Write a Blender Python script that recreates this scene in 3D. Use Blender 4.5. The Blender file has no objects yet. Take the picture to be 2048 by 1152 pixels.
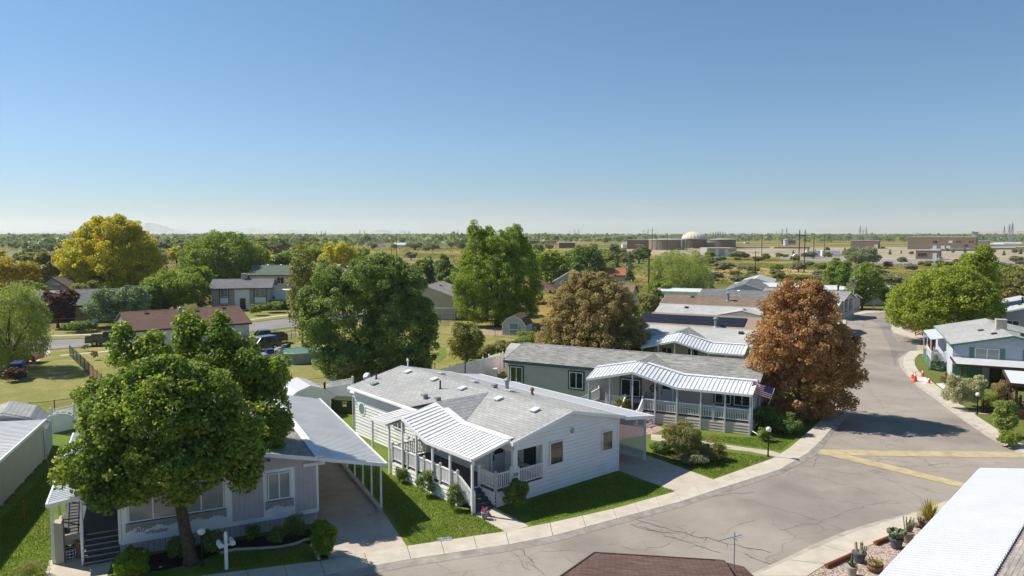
import bpy, bmesh, math, random
import numpy as np
from mathutils import Vector, Matrix

sc = bpy.context.scene
C = sc.collection
R = math.radians
random.seed(7)

# ------------------------------------------------------------------ camera
F_PX, CAM_H = 1450.0, 14.0            # focal length in photograph pixels, drone height
PITCH = math.atan(108 / F_PX)
cam_d = bpy.data.cameras.new("camera")
cam = bpy.data.objects.new("camera", cam_d)
C.objects.link(cam)
cam_d.sensor_width = 36
cam_d.lens = F_PX / 2048 * 36
cam_d.clip_start = 0.5
cam_d.clip_end = 90000
cam.location = (0, 0, CAM_H)
cam.rotation_euler = (math.pi / 2 - PITCH, 0, 0)
sc.camera = cam
sc.render.resolution_x, sc.render.resolution_y = 1024, 576

# ------------------------------------------------------------------ sky and sun
SUN = Vector((-0.94 * math.cos(R(47)), 0.34 * math.cos(R(47)), math.sin(R(47)))).normalized()
world = bpy.data.worlds.new("World")
sc.world = world
world.use_nodes = True
wn, wl = world.node_tree.nodes, world.node_tree.links
bg = wn["Background"]
sky = wn.new("ShaderNodeTexSky")
sky.sky_type = 'NISHITA'
sky.sun_disc = False
sky.sun_elevation = R(47)
sky.sun_rotation = math.atan2(SUN.x, SUN.y)
sky.altitude = 1300
sky.air_density = 1.0
sky.dust_density = 0.4
sky.ozone_density = 3.0
# thin cloud streaks low over the horizon
tc = wn.new("ShaderNodeTexCoord")
mp = wn.new("ShaderNodeMapping"); mp.inputs['Scale'].default_value = (3.0, 3.0, 55.0)
nz = wn.new("ShaderNodeTexNoise"); nz.inputs['Scale'].default_value = 2.2; nz.inputs['Detail'].default_value = 7
rp = wn.new("ShaderNodeValToRGB"); rp.color_ramp.elements[0].position = .46; rp.color_ramp.elements[1].position = .66
sx = wn.new("ShaderNodeSeparateXYZ")
mr = wn.new("ShaderNodeMapRange"); mr.inputs['From Min'].default_value = .055; mr.inputs['From Max'].default_value = .015
mu = wn.new("ShaderNodeMath"); mu.operation = 'MULTIPLY'
mu2 = wn.new("ShaderNodeMath"); mu2.operation = 'MULTIPLY'; mu2.inputs[1].default_value = .45
mx = wn.new("ShaderNodeMixRGB"); mx.inputs['Color2'].default_value = (4.4, 4.7, 5.0, 1)
wl.new(tc.outputs['Generated'], mp.inputs['Vector']); wl.new(mp.outputs[0], nz.inputs['Vector'])
wl.new(nz.outputs['Fac'], rp.inputs['Fac']); wl.new(tc.outputs['Generated'], sx.inputs[0])
wl.new(sx.outputs['Z'], mr.inputs['Value']); wl.new(mr.outputs[0], mu.inputs[0]); wl.new(rp.outputs['Color'], mu.inputs[1])
wl.new(mu.outputs[0], mu2.inputs[0]); wl.new(mu2.outputs[0], mx.inputs['Fac'])
tn = wn.new('ShaderNodeMixRGB'); tn.blend_type = 'MULTIPLY'; tn.inputs['Fac'].default_value = 1
tr = wn.new('ShaderNodeValToRGB'); te = tr.color_ramp.elements
te[0].position, te[1].position = 0.0, .34; te[0].color, te[1].color = (.43, .53, .66, 1), (.63, .86, .88, 1)
t3 = te.new(.12); t3.color = (.60, .74, .82, 1)
wl.new(sx.outputs['Z'], tr.inputs['Fac']); wl.new(tr.outputs['Color'], tn.inputs['Color2'])
wl.new(sky.outputs[0], tn.inputs['Color1']); wl.new(tn.outputs[0], mx.inputs['Color1']); wl.new(mx.outputs[0], bg.inputs['Color'])
bg.inputs['Strength'].default_value = 0.074

sun_d = bpy.data.lights.new("sun", 'SUN')
sun_d.energy = 3.55
sun_d.angle = R(0.53)
sun_d.color = (1.0, 0.945, 0.86)
sun = bpy.data.objects.new("sun", sun_d)
C.objects.link(sun)
sun.rotation_euler = (-SUN).to_track_quat('-Z', 'Y').to_euler()

sc.view_settings.view_transform = 'Standard'
sc.view_settings.look = 'None'
sc.view_settings.exposure = 0.86
sc.view_settings.gamma = 1.0
sc.cycles.max_bounces = 8
sc.cycles.transparent_max_bounces = 16
sc.cycles.volume_bounces = 2
sc.cycles.diffuse_bounces = 8
sc.cycles.use_denoising = True

# ------------------------------------------------------------------ helpers
CP, SP = math.cos(PITCH), math.sin(PITCH)

def ray(px, py):
    a, b = (px - 1024) / F_PX, -(py - 576) / F_PX
    return Vector((a, CP + b * SP, -SP + b * CP))

def g(px, py, z=0.1):
    "world point at height z that the photograph shows at (px, py)"
    d = ray(px, py)
    return Vector((0, 0, CAM_H)) + d * ((z - CAM_H) / d.z)

def gd(px, py, y):
    "world point at distance y that the photograph shows at (px, py)"
    d = ray(px, py)
    return Vector((0, 0, CAM_H)) + d * (y / d.y)

def hz(py, p):
    "height that shows at row py above/below ground point p"
    b = -(py - 576) / F_PX
    return (b * p.y * CP - p.y * SP) / (CP + b * SP) + CAM_H

def tag(o, label=None, cat=None, group=None, kind=None):
    if label: o["label"] = label
    if cat: o["category"] = cat
    if group: o["group"] = group
    if kind: o["kind"] = kind
    return o

def thing(name, label, cat, loc=(0, 0, 0), rz=0.0, group=None):
    o = bpy.data.objects.new(name, None)
    o.empty_display_size = .3
    C.objects.link(o)
    o.location = loc
    o.rotation_euler = (0, 0, rz)
    return tag(o, label, cat, group)

def dup(root, loc, rz=0.0, label=None, scale=None, group=None):
    r = root.copy(); C.objects.link(r)
    r.location = loc; r.rotation_euler = (0, 0, rz)
    if scale is not None: r.scale = scale if hasattr(scale, '__len__') else (scale,) * 3
    if label: r["label"] = label
    if group: r["group"] = group
    for ch in list(root.children):
        c = ch.copy(); C.objects.link(c); c.parent = r
        for gc in list(ch.children):
            d = gc.copy(); C.objects.link(d); d.parent = c
    return r

class MB:
    "collects faces and links them as one mesh object"
    def __init__(s): s.v, s.f, s.m, s.mi = [], [], [], 0
    def add(s, vs, fs):
        n = len(s.v); s.v += [tuple(p) for p in vs]
        for f in fs: s.f.append([i + n for i in f]); s.m.append(s.mi)
        return s
    def quad(s, *p): return s.add(p, [list(range(len(p)))])
    def box(s, x0, x1, y0, y1, z0, z1):
        return s.add([(x0, y0, z0), (x1, y0, z0), (x1, y1, z0), (x0, y1, z0), (x0, y0, z1), (x1, y0, z1), (x1, y1, z1), (x0, y1, z1)],
                     [(3, 2, 1, 0), (4, 5, 6, 7), (0, 1, 5, 4), (1, 2, 6, 5), (2, 3, 7, 6), (3, 0, 4, 7)])
    def obox(s, o, u, v, w):
        "box from corner o along the three edge vectors"
        o, u, v, w = Vector(o), Vector(u), Vector(v), Vector(w)
        if u.cross(v).dot(w) < 0: u, v = v, u
        P = [o, o + u, o + u + v, o + v]
        return s.add(P + [p + w for p in P], [(3, 2, 1, 0), (4, 5, 6, 7), (0, 1, 5, 4), (1, 2, 6, 5), (2, 3, 7, 6), (3, 0, 4, 7)])
    def bar(s, a, b, w, h=None, up=(0, 0, 1)):
        "rectangular bar between two points"
        a, b = Vector(a), Vector(b); h = h or w
        d = (b - a); L = d.length
        if L < 1e-6: return s
        d /= L; up = Vector(up)
        if abs(d.dot(up)) > .98: up = Vector((1, 0, 0))
        sd = d.cross(up).normalized(); u2 = sd.cross(d)
        return s.obox(a - sd * w / 2 - u2 * h / 2, d * L, sd * w, u2 * h)
    def tube(s, pts, r, n=8, cap=True):
        pts = [Vector(p) for p in pts]
        rs = r if hasattr(r, '__len__') else [r] * len(pts)
        base = len(s.v); ref = None
        for i, p in enumerate(pts):
            d = (pts[min(i + 1, len(pts) - 1)] - pts[max(i - 1, 0)]).normalized()
            if ref is None or abs(ref.dot(d)) > .95:
                ref = Vector((0, 0, 1)) if abs(d.z) < .9 else Vector((1, 0, 0))
            a = d.cross(ref).normalized(); b = d.cross(a); ref = b.cross(d) if False else ref
            for k in range(n):
                t = 2 * math.pi * k / n
                s.v.append(tuple(p + (a * math.cos(t) + b * math.sin(t)) * rs[i]))
        for i in range(len(pts) - 1):
            for k in range(n):
                k2 = (k + 1) % n
                s.f.append([base + i * n + k, base + i * n + k2, base + (i + 1) * n + k2, base + (i + 1) * n + k]); s.m.append(s.mi)
        if cap:
            s.f.append([base + k for k in range(n)][::-1]); s.m.append(s.mi)
            e = base + (len(pts) - 1) * n
            s.f.append([e + k for k in range(n)]); s.m.append(s.mi)
        return s
    def lathe(s, prof, c=(0, 0, 0), n=16, sx=1, sy=1):
        base = len(s.v)
        for r, z in prof:
            for k in range(n):
                t = 2 * math.pi * k / n
                s.v.append((c[0] + r * math.cos(t) * sx, c[1] + r * math.sin(t) * sy, c[2] + z))
        for i in range(len(prof) - 1):
            for k in range(n):
                k2 = (k + 1) % n
                s.f.append([base + i * n + k, base + i * n + k2, base + (i + 1) * n + k2, base + (i + 1) * n + k]); s.m.append(s.mi)
        s.f.append([base + k for k in range(n)][::-1]); s.m.append(s.mi)
        e = base + (len(prof) - 1) * n
        s.f.append([e + k for k in range(n)]); s.m.append(s.mi)
        return s
    def ball(s, c, r, n=12, sz=1):
        m = n // 2
        return s.lathe([(max(r * math.sin(math.pi * i / m), .0004), -r * math.cos(math.pi * i / m) * sz) for i in range(m + 1)], c, n)
    def prism(s, poly, z0, z1):
        "vertical prism over a plan polygon (counter-clockwise or not)"
        a = sum(poly[i][0] * poly[(i + 1) % len(poly)][1] - poly[(i + 1) % len(poly)][0] * poly[i][1] for i in range(len(poly)))
        if a < 0: poly = poly[::-1]
        n = len(poly)
        f = [list(range(n, 2 * n)), list(range(n))[::-1]] + [[i, (i + 1) % n, n + (i + 1) % n, n + i] for i in range(n)]
        return s.add([(p[0], p[1], z0) for p in poly] + [(p[0], p[1], z1) for p in poly], f)
    def extr(s, prof, a, b):
        "extrude a strip profile (list of 3D points) from offset a to b, open"
        a, b = Vector(a), Vector(b); n = len(prof)
        P = [Vector(p) for p in prof]
        return s.add([p + a for p in P] + [p + b for p in P], [(i, i + 1, n + i + 1, n + i) for i in range(n - 1)])
    def obj(s, name, mat=None, parent=None, smooth=False, label=None):
        me = bpy.data.meshes.new(name)
        me.from_pydata(s.v, [], s.f)
        for m in (mat if isinstance(mat, (list, tuple)) else [mat]):
            if m: me.materials.append(m)
        if any(s.m): me.polygons.foreach_set("material_index", s.m)
        if smooth: me.polygons.foreach_set("use_smooth", [True] * len(me.polygons))
        me.update()
        o = bpy.data.objects.new(name, me); C.objects.link(o)
        if parent: o.parent = parent
        if label: o["label"] = label
        return o

# ------------------------------------------------------------------ materials
def nodes(name):
    m = bpy.data.materials.new(name); m.use_nodes = True
    return m, m.node_tree.nodes, m.node_tree.links, m.node_tree.nodes["Principled BSDF"]

def rgb(c): return (c[0], c[1], c[2], 1)

def lerp_noise(n, l, vec, scale, c1, c2, detail=4, lo=.35, hi=.65, rough=.6):
    t = n.new("ShaderNodeTexNoise"); t.inputs['Scale'].default_value = scale; t.inputs['Detail'].default_value = detail
    t.inputs['Roughness'].default_value = rough
    if vec: l.new(vec, t.inputs['Vector'])
    r = n.new("ShaderNodeValToRGB")
    r.color_ramp.elements[0].position, r.color_ramp.elements[1].position = lo, hi
    r.color_ramp.elements[0].color, r.color_ramp.elements[1].color = rgb(c1), rgb(c2)
    l.new(t.outputs['Fac'], r.inputs['Fac'])
    return r.outputs['Color'], t.outputs['Fac']

def mixc(n, l, fac, a, b, mode='MIX'):
    x = n.new("ShaderNodeMixRGB"); x.blend_type = mode
    for sock, v in ((x.inputs['Fac'], fac), (x.inputs['Color1'], a), (x.inputs['Color2'], b)):
        if isinstance(v, (int, float)): sock.default_value = v
        elif isinstance(v, tuple): sock.default_value = rgb(v)
        else: l.new(v, sock)
    return x.outputs['Color']

def bump(n, l, b, h, strength=.3, dist=.02):
    x = n.new("ShaderNodeBump"); x.inputs['Strength'].default_value = strength; x.inputs['Distance'].default_value = dist
    l.new(h, x.inputs['Height']); l.new(x.outputs[0], b.inputs['Normal'])

def mat(name, c, rough=.7, v=.18, vs=2.5, bmp=0, metal=0, spec=.3, stain=None):
    m, n, l, b = nodes(name)
    tcd = n.new("ShaderNodeTexCoord"); o = tcd.outputs['Object']
    col, f = lerp_noise(n, l, o, vs, tuple(x * (1 - v) for x in c), tuple(min(1, x * (1 + v)) for x in c), 6, .3, .7)
    if stain:
        c2, f2 = lerp_noise(n, l, o, .55, (0, 0, 0), (1, 1, 1), 6, .56, .72)
        col = mixc(n, l, c2, col, stain)
    l.new(col, b.inputs['Base Color'])
    b.inputs['Roughness'].default_value = rough; b.inputs['Metallic'].default_value = metal
    b.inputs['Specular IOR Level'].default_value = spec
    if bmp: bump(n, l, b, f, bmp)
    return m

def shingle(name, c1, c2, swap=False, row=.19, width=.5, mortar=.75, streak=.35, streak_c=None):
    m, n, l, b = nodes(name)
    tcd = n.new("ShaderNodeTexCoord"); o = tcd.outputs['Object']
    vec = o
    if swap:
        s = n.new("ShaderNodeSeparateXYZ"); k = n.new("ShaderNodeCombineXYZ")
        l.new(o, s.inputs[0]); l.new(s.outputs['Y'], k.inputs['X']); l.new(s.outputs['X'], k.inputs['Y']); vec = k.outputs[0]
    br = n.new("ShaderNodeTexBrick"); l.new(vec, br.inputs['Vector'])
    br.inputs['Scale'].default_value = 1; br.inputs['Brick Width'].default_value = width; br.inputs['Row Height'].default_value = row
    br.inputs['Mortar Size'].default_value = .016; br.inputs['Mortar Smooth'].default_value = .4
    br.inputs['Color1'].default_value, br.inputs['Color2'].default_value = rgb(c1), rgb(c2)
    br.inputs['Mortar'].default_value = rgb(tuple(x * mortar for x in c1))
    mpp = n.new("ShaderNodeMapping"); mpp.inputs['Scale'].default_value = (1.1, 4.5, 1); l.new(vec, mpp.inputs[0])
    c, f = lerp_noise(n, l, mpp.outputs[0], 1.4, tuple(x * (1 - streak) for x in (1, 1, 1)), (1.0 + streak * .4,) * 3, 5, .3, .7)
    col = mixc(n, l, 1.0, br.outputs['Color'], c, 'MULTIPLY')
    c3, f3 = lerp_noise(n, l, o, .35, (.88, .88, .88), (1.08, 1.07, 1.05), 3, .3, .7)
    col = mixc(n, l, 1.0, col, c3, 'MULTIPLY')
    l.new(col, b.inputs['Base Color']); b.inputs['Roughness'].default_value = .9; b.inputs['Specular IOR Level'].default_value = .15
    bump(n, l, b, br.outputs['Fac'], .5, -.02)
    return m

def leafmat(name, c1, c2, c3, trans=.46, p=(.0, .55, 1.0)):
    m, n, l, b = nodes(name)
    a = n.new("ShaderNodeAttribute"); a.attribute_name = "tint"
    r = n.new("ShaderNodeValToRGB"); e = r.color_ramp.elements
    e[0].position, e[1].position = p[0], p[2]; e[0].color, e[1].color = rgb(c1), rgb(c3)
    x = e.new(p[1]); x.color = rgb(c2)
    l.new(a.outputs['Fac'], r.inputs['Fac']); l.new(r.outputs['Color'], b.inputs['Base Color'])
    b.inputs['Roughness'].default_value = .5; b.inputs['Specular IOR Level'].default_value = .3
    t = n.new("ShaderNodeBsdfTranslucent")
    tm = mixc(n, l, 1.0, r.outputs['Color'], (1.25, 1.3, .6), 'MULTIPLY'); l.new(tm, t.inputs['Color'])
    s = n.new("ShaderNodeMixShader"); s.inputs['Fac'].default_value = trans
    l.new(b.outputs[0], s.inputs[1]); l.new(t.outputs[0], s.inputs[2])
    l.new(s.outputs[0], n["Material Output"].inputs['Surface'])
    return m

def glass(name, c=(.02, .025, .03), rough=.06, lines=None):
    m, n, l, b = nodes(name)
    if lines:
        tcd = n.new("ShaderNodeTexCoord"); w = n.new("ShaderNodeTexWave"); w.bands_direction = 'Z'
        w.inputs['Scale'].default_value = lines; l.new(tcd.outputs['Object'], w.inputs['Vector'])
        l.new(mixc(n, l, w.outputs['Fac'], tuple(x * .72 for x in c), c), b.inputs['Base Color'])
    else:
        tcd = n.new("ShaderNodeTexCoord")
        col, f = lerp_noise(n, l, tcd.outputs['Object'], 1.7, tuple(x * .5 for x in c), tuple(x * 1.6 for x in c), 2)
        l.new(col, b.inputs['Base Color'])
    b.inputs['Roughness'].default_value = rough; b.inputs['Specular IOR Level'].default_value = .6
    b.inputs['Coat Weight'].default_value = .25; b.inputs['Coat Roughness'].default_value = .02
    return m

M = {}
M['white'] = mat('white_vinyl', (.83, .82, .81), .5, .04, 1.2, stain=(.73, .72, .69))
M['white_wall'] = mat('white_siding', (.82, .81, .79), .55, .04, .8, stain=(.72, .70, .66))
M['grey_siding'] = mat('grey_siding', (.66, .545, .495), .6, .08, .9, stain=(.60, .49, .445))
M['lav_siding'] = mat('lavender_siding', (.50, .46, .47), .7, .08, 1.5)
M['lav_skirt'] = mat('lavender_skirting', (.43, .40, .41), .75, .1, 1.5)
M['cream_wall'] = mat('cream_siding', (.55, .51, .45), .7, .06, 1.0)
M['tan_wall'] = mat('tan_siding', (.46, .40, .32), .75, .1, 1.0)
M['beige_wall'] = mat('beige_siding', (.52, .45, .37), .75, .08, 1.0)
M['metal_white'] = mat('white_metal_roofing', (.68, .69, .70), .38, .06, .8, spec=.5, stain=(.55, .56, .57))
M['metal_bright'] = mat('bright_white_metal_roofing', (.66, .66, .66), .42, .03, .8, spec=.4)
M['metal_grey'] = mat('grey_metal_roofing', (.80, .775, .74), .55, .08, .8, spec=.25, stain=(.71, .71, .70))
M['teal'] = mat('dark_teal_trim', (.03, .065, .07), .5, .1)
M['green_trim'] = mat('green_trim', (.08, .20, .145), .55, .1)
M['dark'] = mat('dark_metal', (.03, .03, .035), .45, .2)
M['grey_metal'] = mat('grey_metal', (.28, .29, .30), .4, .15, spec=.5)
M['deck_grey'] = mat('grey_deck_boards', (.13, .125, .125), .8, .2, 6)
M['step_grey'] = mat('grey_step_carpet', (.10, .10, .105), .9, .2, 9)
M['brown_wood'] = mat('dark_brown_wood', (.07, .04, .025), .7, .25, 8)
M['red_wood'] = mat('red_brown_timber', (.22, .07, .03), .7, .25, 9)
M['old_wood'] = mat('weathered_wood', (.24, .15, .075), .85, .3, 9, bmp=.5)
M['bark'] = mat('tree_bark', (.105, .075, .05), .95, .4, 7, bmp=1.0)
M['bark_grey'] = mat('grey_bark', (.17, .15, .125), .95, .35, 7, bmp=.8)
M['glass'] = glass('window_glass')
M['glass_grey'] = glass('grey_screened_glass', (.05, .05, .052), .12)
M['blind'] = glass('glass_over_pale_blinds', (.36, .36, .34), .12, lines=8)
M['brick'] = mat('brown_brick', (.24, .175, .12), .9, .12, 1.6)
M['brick_dark'] = mat('dark_brown_brick', (.13, .095, .075), .9, .12, 1.6)
M['stone_brick'] = mat('pale_brick', (.40, .36, .31), .9, .2, 6)
M['black'] = mat('black_iron', (.015, .015, .016), .5, .2)
M['orange'] = mat('orange_plastic', (.75, .11, .02), .5, .1)
M['blue_bin'] = mat('blue_plastic', (.01, .035, .17), .45, .15)
M['terracotta'] = mat('terracotta', (.33, .13, .06), .8, .2)
M['pot_grey'] = mat('grey_plastic_pot', (.10, .105, .115), .6, .15)
M['pot_stone'] = mat('pale_stone_pot', (.35, .32, .28), .85, .2)
M['mulch'] = mat('dark_bark_mulch', (.035, .024, .018), 1, .5, 14, bmp=1)
M['red_mulch'] = mat('maroon_bark_mulch', (.09, .03, .035), 1, .4, 10, bmp=1)
M['rubber'] = mat('tyre_rubber', (.02, .02, .02), .85, .2)
M['chrome'] = mat('bright_metal', (.5, .5, .5), .25, .1, metal=.9)
M['pool_water'] = mat('green_pool_cover', (.08, .19, .14), .6, .15, 2)
M['utility_green'] = mat('dark_green_steel', (.045, .055, .022), .5, .15)
M['yellow'] = mat('yellow_label', (.7, .45, .02), .5, .05)
M['sh_grey'] = shingle('grey_shingles', (.38, .38, .37), (.45, .445, .43), streak=.14, row=.23, mortar=.6)
M['sh_grey_s'] = shingle('grey_shingles_cross', (.31, .31, .315), (.37, .37, .37), swap=True, row=.3, mortar=.6, streak=.12)
M['sh_blotch'] = shingle('blotchy_grey_shingles', (.29, .29, .27), (.38, .375, .35), streak=.5)
M['sh_blotch_s'] = shingle('blotchy_grey_shingles_cross', (.27, .27, .25), (.34, .335, .315), swap=True, row=.3, mortar=.6, streak=.3)
M['sh_light'] = shingle('light_grey_shingles', (.47, .47, .45), (.52, .52, .50), streak=.15)
M['sh_dark'] = shingle('dark_grey_shingles', (.18, .18, .185), (.24, .24, .24), streak=.35)
M['sh_brown'] = shingle('brown_shingles', (.22, .165, .12), (.29, .215, .16), streak=.3)
M['sh_tan'] = shingle('tan_shingles', (.34, .25, .18), (.38, .28, .2), streak=.15)
M['sh_red'] = shingle('red_brown_shingles', (.155, .088, .07), (.20, .115, .092), streak=.25, row=.17)
M['sh_maroon'] = shingle('maroon_shingles', (.135, .082, .066), (.19, .12, .097), streak=.3, row=.15, width=.35)
M['sh_green'] = shingle('green_shingles', (.13, .165, .125), (.17, .205, .16), streak=.15)
M['sh_greybrown'] = shingle('grey_brown_shingles', (.33, .30, .27), (.42, .385, .345), streak=.4, row=.16)
M['sh_orange'] = shingle('orange_brown_shingles', (.40, .17, .085), (.46, .2, .1), streak=.1)

# ------------------------------------------------------------------ ground materials
def ground_mat():
    m, n, l, b = nodes("field_ground")
    tcd = n.new("ShaderNodeTexCoord"); o = tcd.outputs['Object']
    mp1 = n.new("ShaderNodeMapping"); mp1.inputs['Scale'].default_value = (.55, 1.0, 1); l.new(o, mp1.inputs[0])
    c1, f1 = lerp_noise(n, l, mp1.outputs[0], .012, (.12, .145, .04), (.36, .26, .105), 6, .43, .60)
    c2, f2 = lerp_noise(n, l, o, .11, (.55, .66, .5), (1.35, 1.2, 1.0), 8, .32, .68, .7)
    c3, f3 = lerp_noise(n, l, o, .9, (.7, .72, .7), (1.2, 1.18, 1.15), 6, .3, .7, .75)
    col = mixc(n, l, 1.0, mixc(n, l, 1.0, c1, c2, 'MULTIPLY'), c3, 'MULTIPLY')
    l.new(col, b.inputs['Base Color']); b.inputs['Roughness'].default_value = 1; b.inputs['Specular IOR Level'].default_value = .05
    bump(n, l, b, f3, .8, .3)
    return m

def grass_mat(name, c1, c2, dry, dry_lo=.55, dry_hi=.8, fine=9):
    m, n, l, b = nodes(name)
    tcd = n.new("ShaderNodeTexCoord"); o = tcd.outputs['Object']
    c, f = lerp_noise(n, l, o, .5, c1, c2, 7, .3, .7, .65)
    d, fd = lerp_noise(n, l, o, .28, (0, 0, 0), (1, 1, 1), 7, dry_lo, dry_hi, .7)
    col = mixc(n, l, d, c, dry)
    e, fe = lerp_noise(n, l, o, fine, (.62, .66, .6), (1.3, 1.25, 1.2), 5, .3, .7, .8)
    col = mixc(n, l, 1.0, col, e, 'MULTIPLY')
    l.new(col, b.inputs['Base Color']); b.inputs['Roughness'].default_value = .95; b.inputs['Specular IOR Level'].default_value = .1
    bump(n, l, b, fe, .9, .06)
    return m

def asphalt_mat(name, base, cracks=True):
    m, n, l, b = nodes(name)
    tcd = n.new("ShaderNodeTexCoord"); o = tcd.outputs['Object']
    c, f = lerp_noise(n, l, o, .22, tuple(x * .80 for x in base), tuple(x * 1.13 for x in base), 8, .3, .7, .65)
    e, fe = lerp_noise(n, l, o, 22, (.82, .82, .82), (1.16, 1.15, 1.14), 4, .3, .7, .8)
    col = mixc(n, l, 1.0, c, e, 'MULTIPLY')
    s, fs = lerp_noise(n, l, o, .09, (1, 1, 1), (.78, .775, .78), 5, .5, .62, .55)
    col = mixc(n, l, 1.0, col, s, 'MULTIPLY')
    if cracks:
        dn = n.new("ShaderNodeTexNoise"); dn.inputs['Scale'].default_value = .9; dn.inputs['Detail'].default_value = 6
        l.new(o, dn.inputs['Vector'])
        ad = n.new("ShaderNodeMixRGB"); ad.blend_type = 'ADD'; ad.inputs['Fac'].default_value = 1.6
        l.new(o, ad.inputs['Color1']); l.new(dn.outputs['Color'], ad.inputs['Color2'])
        masks = []
        for sc_, w, lo, hi in ((.16, .008, .36, .5), (.75, .02, .52, .6), (2.2, .05, .58, .66)):
            v = n.new("ShaderNodeTexVoronoi"); v.feature = 'DISTANCE_TO_EDGE'; v.inputs['Scale'].default_value = sc_
            l.new(ad.outputs[0], v.inputs['Vector'])
            r = n.new("ShaderNodeMapRange"); r.inputs['From Min'].default_value = 0; r.inputs['From Max'].default_value = w
            r.inputs['To Min'].default_value = .75; r.inputs['To Max'].default_value = 0
            l.new(v.outputs['Distance'], r.inputs['Value'])
            k, fk = lerp_noise(n, l, o, .07 if sc_ < .5 else .13, (0, 0, 0), (1, 1, 1), 3, lo, hi)
            mm = n.new("ShaderNodeMath"); mm.operation = 'MULTIPLY'; l.new(r.outputs[0], mm.inputs[0]); l.new(k, mm.inputs[1])
            masks.append(mm.outputs[0])
        mxm = n.new("ShaderNodeMath"); mxm.operation = 'MAXIMUM'; l.new(masks[0], mxm.inputs[0]); l.new(masks[1], mxm.inputs[1]); mx2 = n.new('ShaderNodeMath'); mx2.operation = 'MAXIMUM'; l.new(mxm.outputs[0], mx2.inputs[0]); l.new(masks[2], mx2.inputs[1]); mxm = mx2
        col = mixc(n, l, mxm.outputs[0], col, tuple(x * .6 for x in base))
    l.new(col, b.inputs['Base Color']); b.inputs['Roughness'].default_value = .9; b.inputs['Specular IOR Level'].default_value = .2
    bump(n, l, b, fe, .35, .01)
    return m

def pebble_mat(name, c1, c2, c3, scale=14):
    m, n, l, b = nodes(name)
    tcd = n.new("ShaderNodeTexCoord"); o = tcd.outputs['Object']
    v = n.new("ShaderNodeTexVoronoi"); v.inputs['Scale'].default_value = scale; l.new(o, v.inputs['Vector'])
    s = n.new("ShaderNodeSeparateColor"); l.new(v.outputs['Color'], s.inputs[0])
    r = n.new("ShaderNodeValToRGB"); e = r.color_ramp.elements
    e[0].color, e[1].color = rgb(c1), rgb(c3); x = e.new(.5); x.color = rgb(c2)
    l.new(s.outputs[0], r.inputs['Fac']); l.new(r.outputs['Color'], b.inputs['Base Color'])
    b.inputs['Roughness'].default_value = .95
    bump(n, l, b, v.outputs['Distance'], .8, -.03)
    return m

M['ground'] = ground_mat()
M['lawn'] = grass_mat('watered_lawn', (.115, .175, .024), (.175, .235, .04), (.27, .25, .09), .54, .78)
M['yard'] = grass_mat('dry_backyard_grass', (.18, .205, .05), (.27, .255, .075), (.38, .29, .14), .46, .68, 5)
M['east_lawn'] = grass_mat('east_lawn', (.12, .15, .035), (.17, .185, .05), (.24, .2, .09), .58, .8)
M['asphalt'] = asphalt_mat('old_asphalt', (.335, .29, .245))
M['patch'] = asphalt_mat('newer_asphalt', (.262, .235, .21), False)
M['street'] = asphalt_mat('grey_street', (.25, .235, .23), False)
M['concrete'] = mat('pale_concrete', (.52, .46, .375), .9, .12, 1.3, bmp=.2, stain=(.43, .38, .315))
M['gutter'] = mat('worn_gutter_concrete', (.36, .315, .265), .9, .25, 1.8, bmp=.3, stain=(.27, .235, .195))
M['drive'] = mat('driveway_concrete', (.49, .415, .345), .9, .14, .9, bmp=.2, stain=(.39, .335, .28))
M['new_concrete'] = mat('fresh_concrete', (.62, .6, .56), .9, .05, 1.3)
M['yellow_paint'] = mat('worn_yellow_paint', (.46, .375, .21), .85, .2, 1.6, stain=(.31, .26, .18))
M['gravel'] = pebble_mat('pink_gravel', (.22, .15, .12), (.42, .32, .26), (.55, .45, .38), 13)
M['red_gravel'] = pebble_mat('red_gravel', (.22, .12, .1), (.42, .27, .23), (.5, .38, .33), 11)
M['dirt'] = mat('bare_dirt', (.34, .25, .155), 1, .2, .8, bmp=.3)
M['rust_dirt'] = mat('rust_coloured_mulch', (.26, .10, .05), 1, .25, 3, bmp=.6)
M['plant_dirt'] = mat('plant_yard_dirt', (.34, .28, .185), 1, .35, .03)
M['plant_road'] = mat('plant_yard_asphalt', (.27, .25, .235), 1, .1, .05)

# ------------------------------------------------------------------ the setting
def struct(name, mb, m, label=None):
    return tag(mb.obj(name, m), label, None, None, 'structure')

b = MB(); b.quad((-14900, -110, -.05), (14900, -110, -.05), (14900, 15900, -.05), (-14900, 15900, -.05))
struct('ground', b, M['ground'], 'dry grassy fields reaching to the horizon')

WEST = [((-60, 1222), (-40, 1262)), ((415, 1150), (430, 1183)), ((640, 1122), (650, 1150)), ((814, 1092), (822, 1118)), ((1011, 1063), (1018, 1089)),
        ((1100, 1046), (1106, 1072)), ((1226, 1018), (1234, 1037)), ((1352, 983), (1362, 1003)), ((1427, 959), (1440, 977)), ((1545, 917), (1560, 939)),
        ((1579, 896), (1617, 905)), ((1613, 867), (1643, 880)), ((1640, 842), (1664, 856)), ((1658, 815), (1690, 815)), ((1668, 785), (1694, 780)),
        ((1664, 740), (1688, 735)), ((1670, 690), (1688, 680)), ((1668, 643), (1692, 640)), ((1692, 631), (1714, 630)), ((1731, 621), (1736, 626)), ((1790, 619), (1790, 623))]
EAST = [((1900, 706), (1905, 702)), ((1855, 707), (1853, 701)), ((1838, 708), (1822, 702)), ((1829, 718), (1806, 716)), ((1830, 730), (1807, 731)),
        ((1837, 742), (1818, 748)), ((1864, 764), (1840, 770)), ((1914, 802), (1896, 811)), ((1955, 833), (1937, 840)), ((2008, 867), (1985, 870)),
        ((2044, 888), (2030, 894)), ((2140, 945), (2125, 953))]
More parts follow.
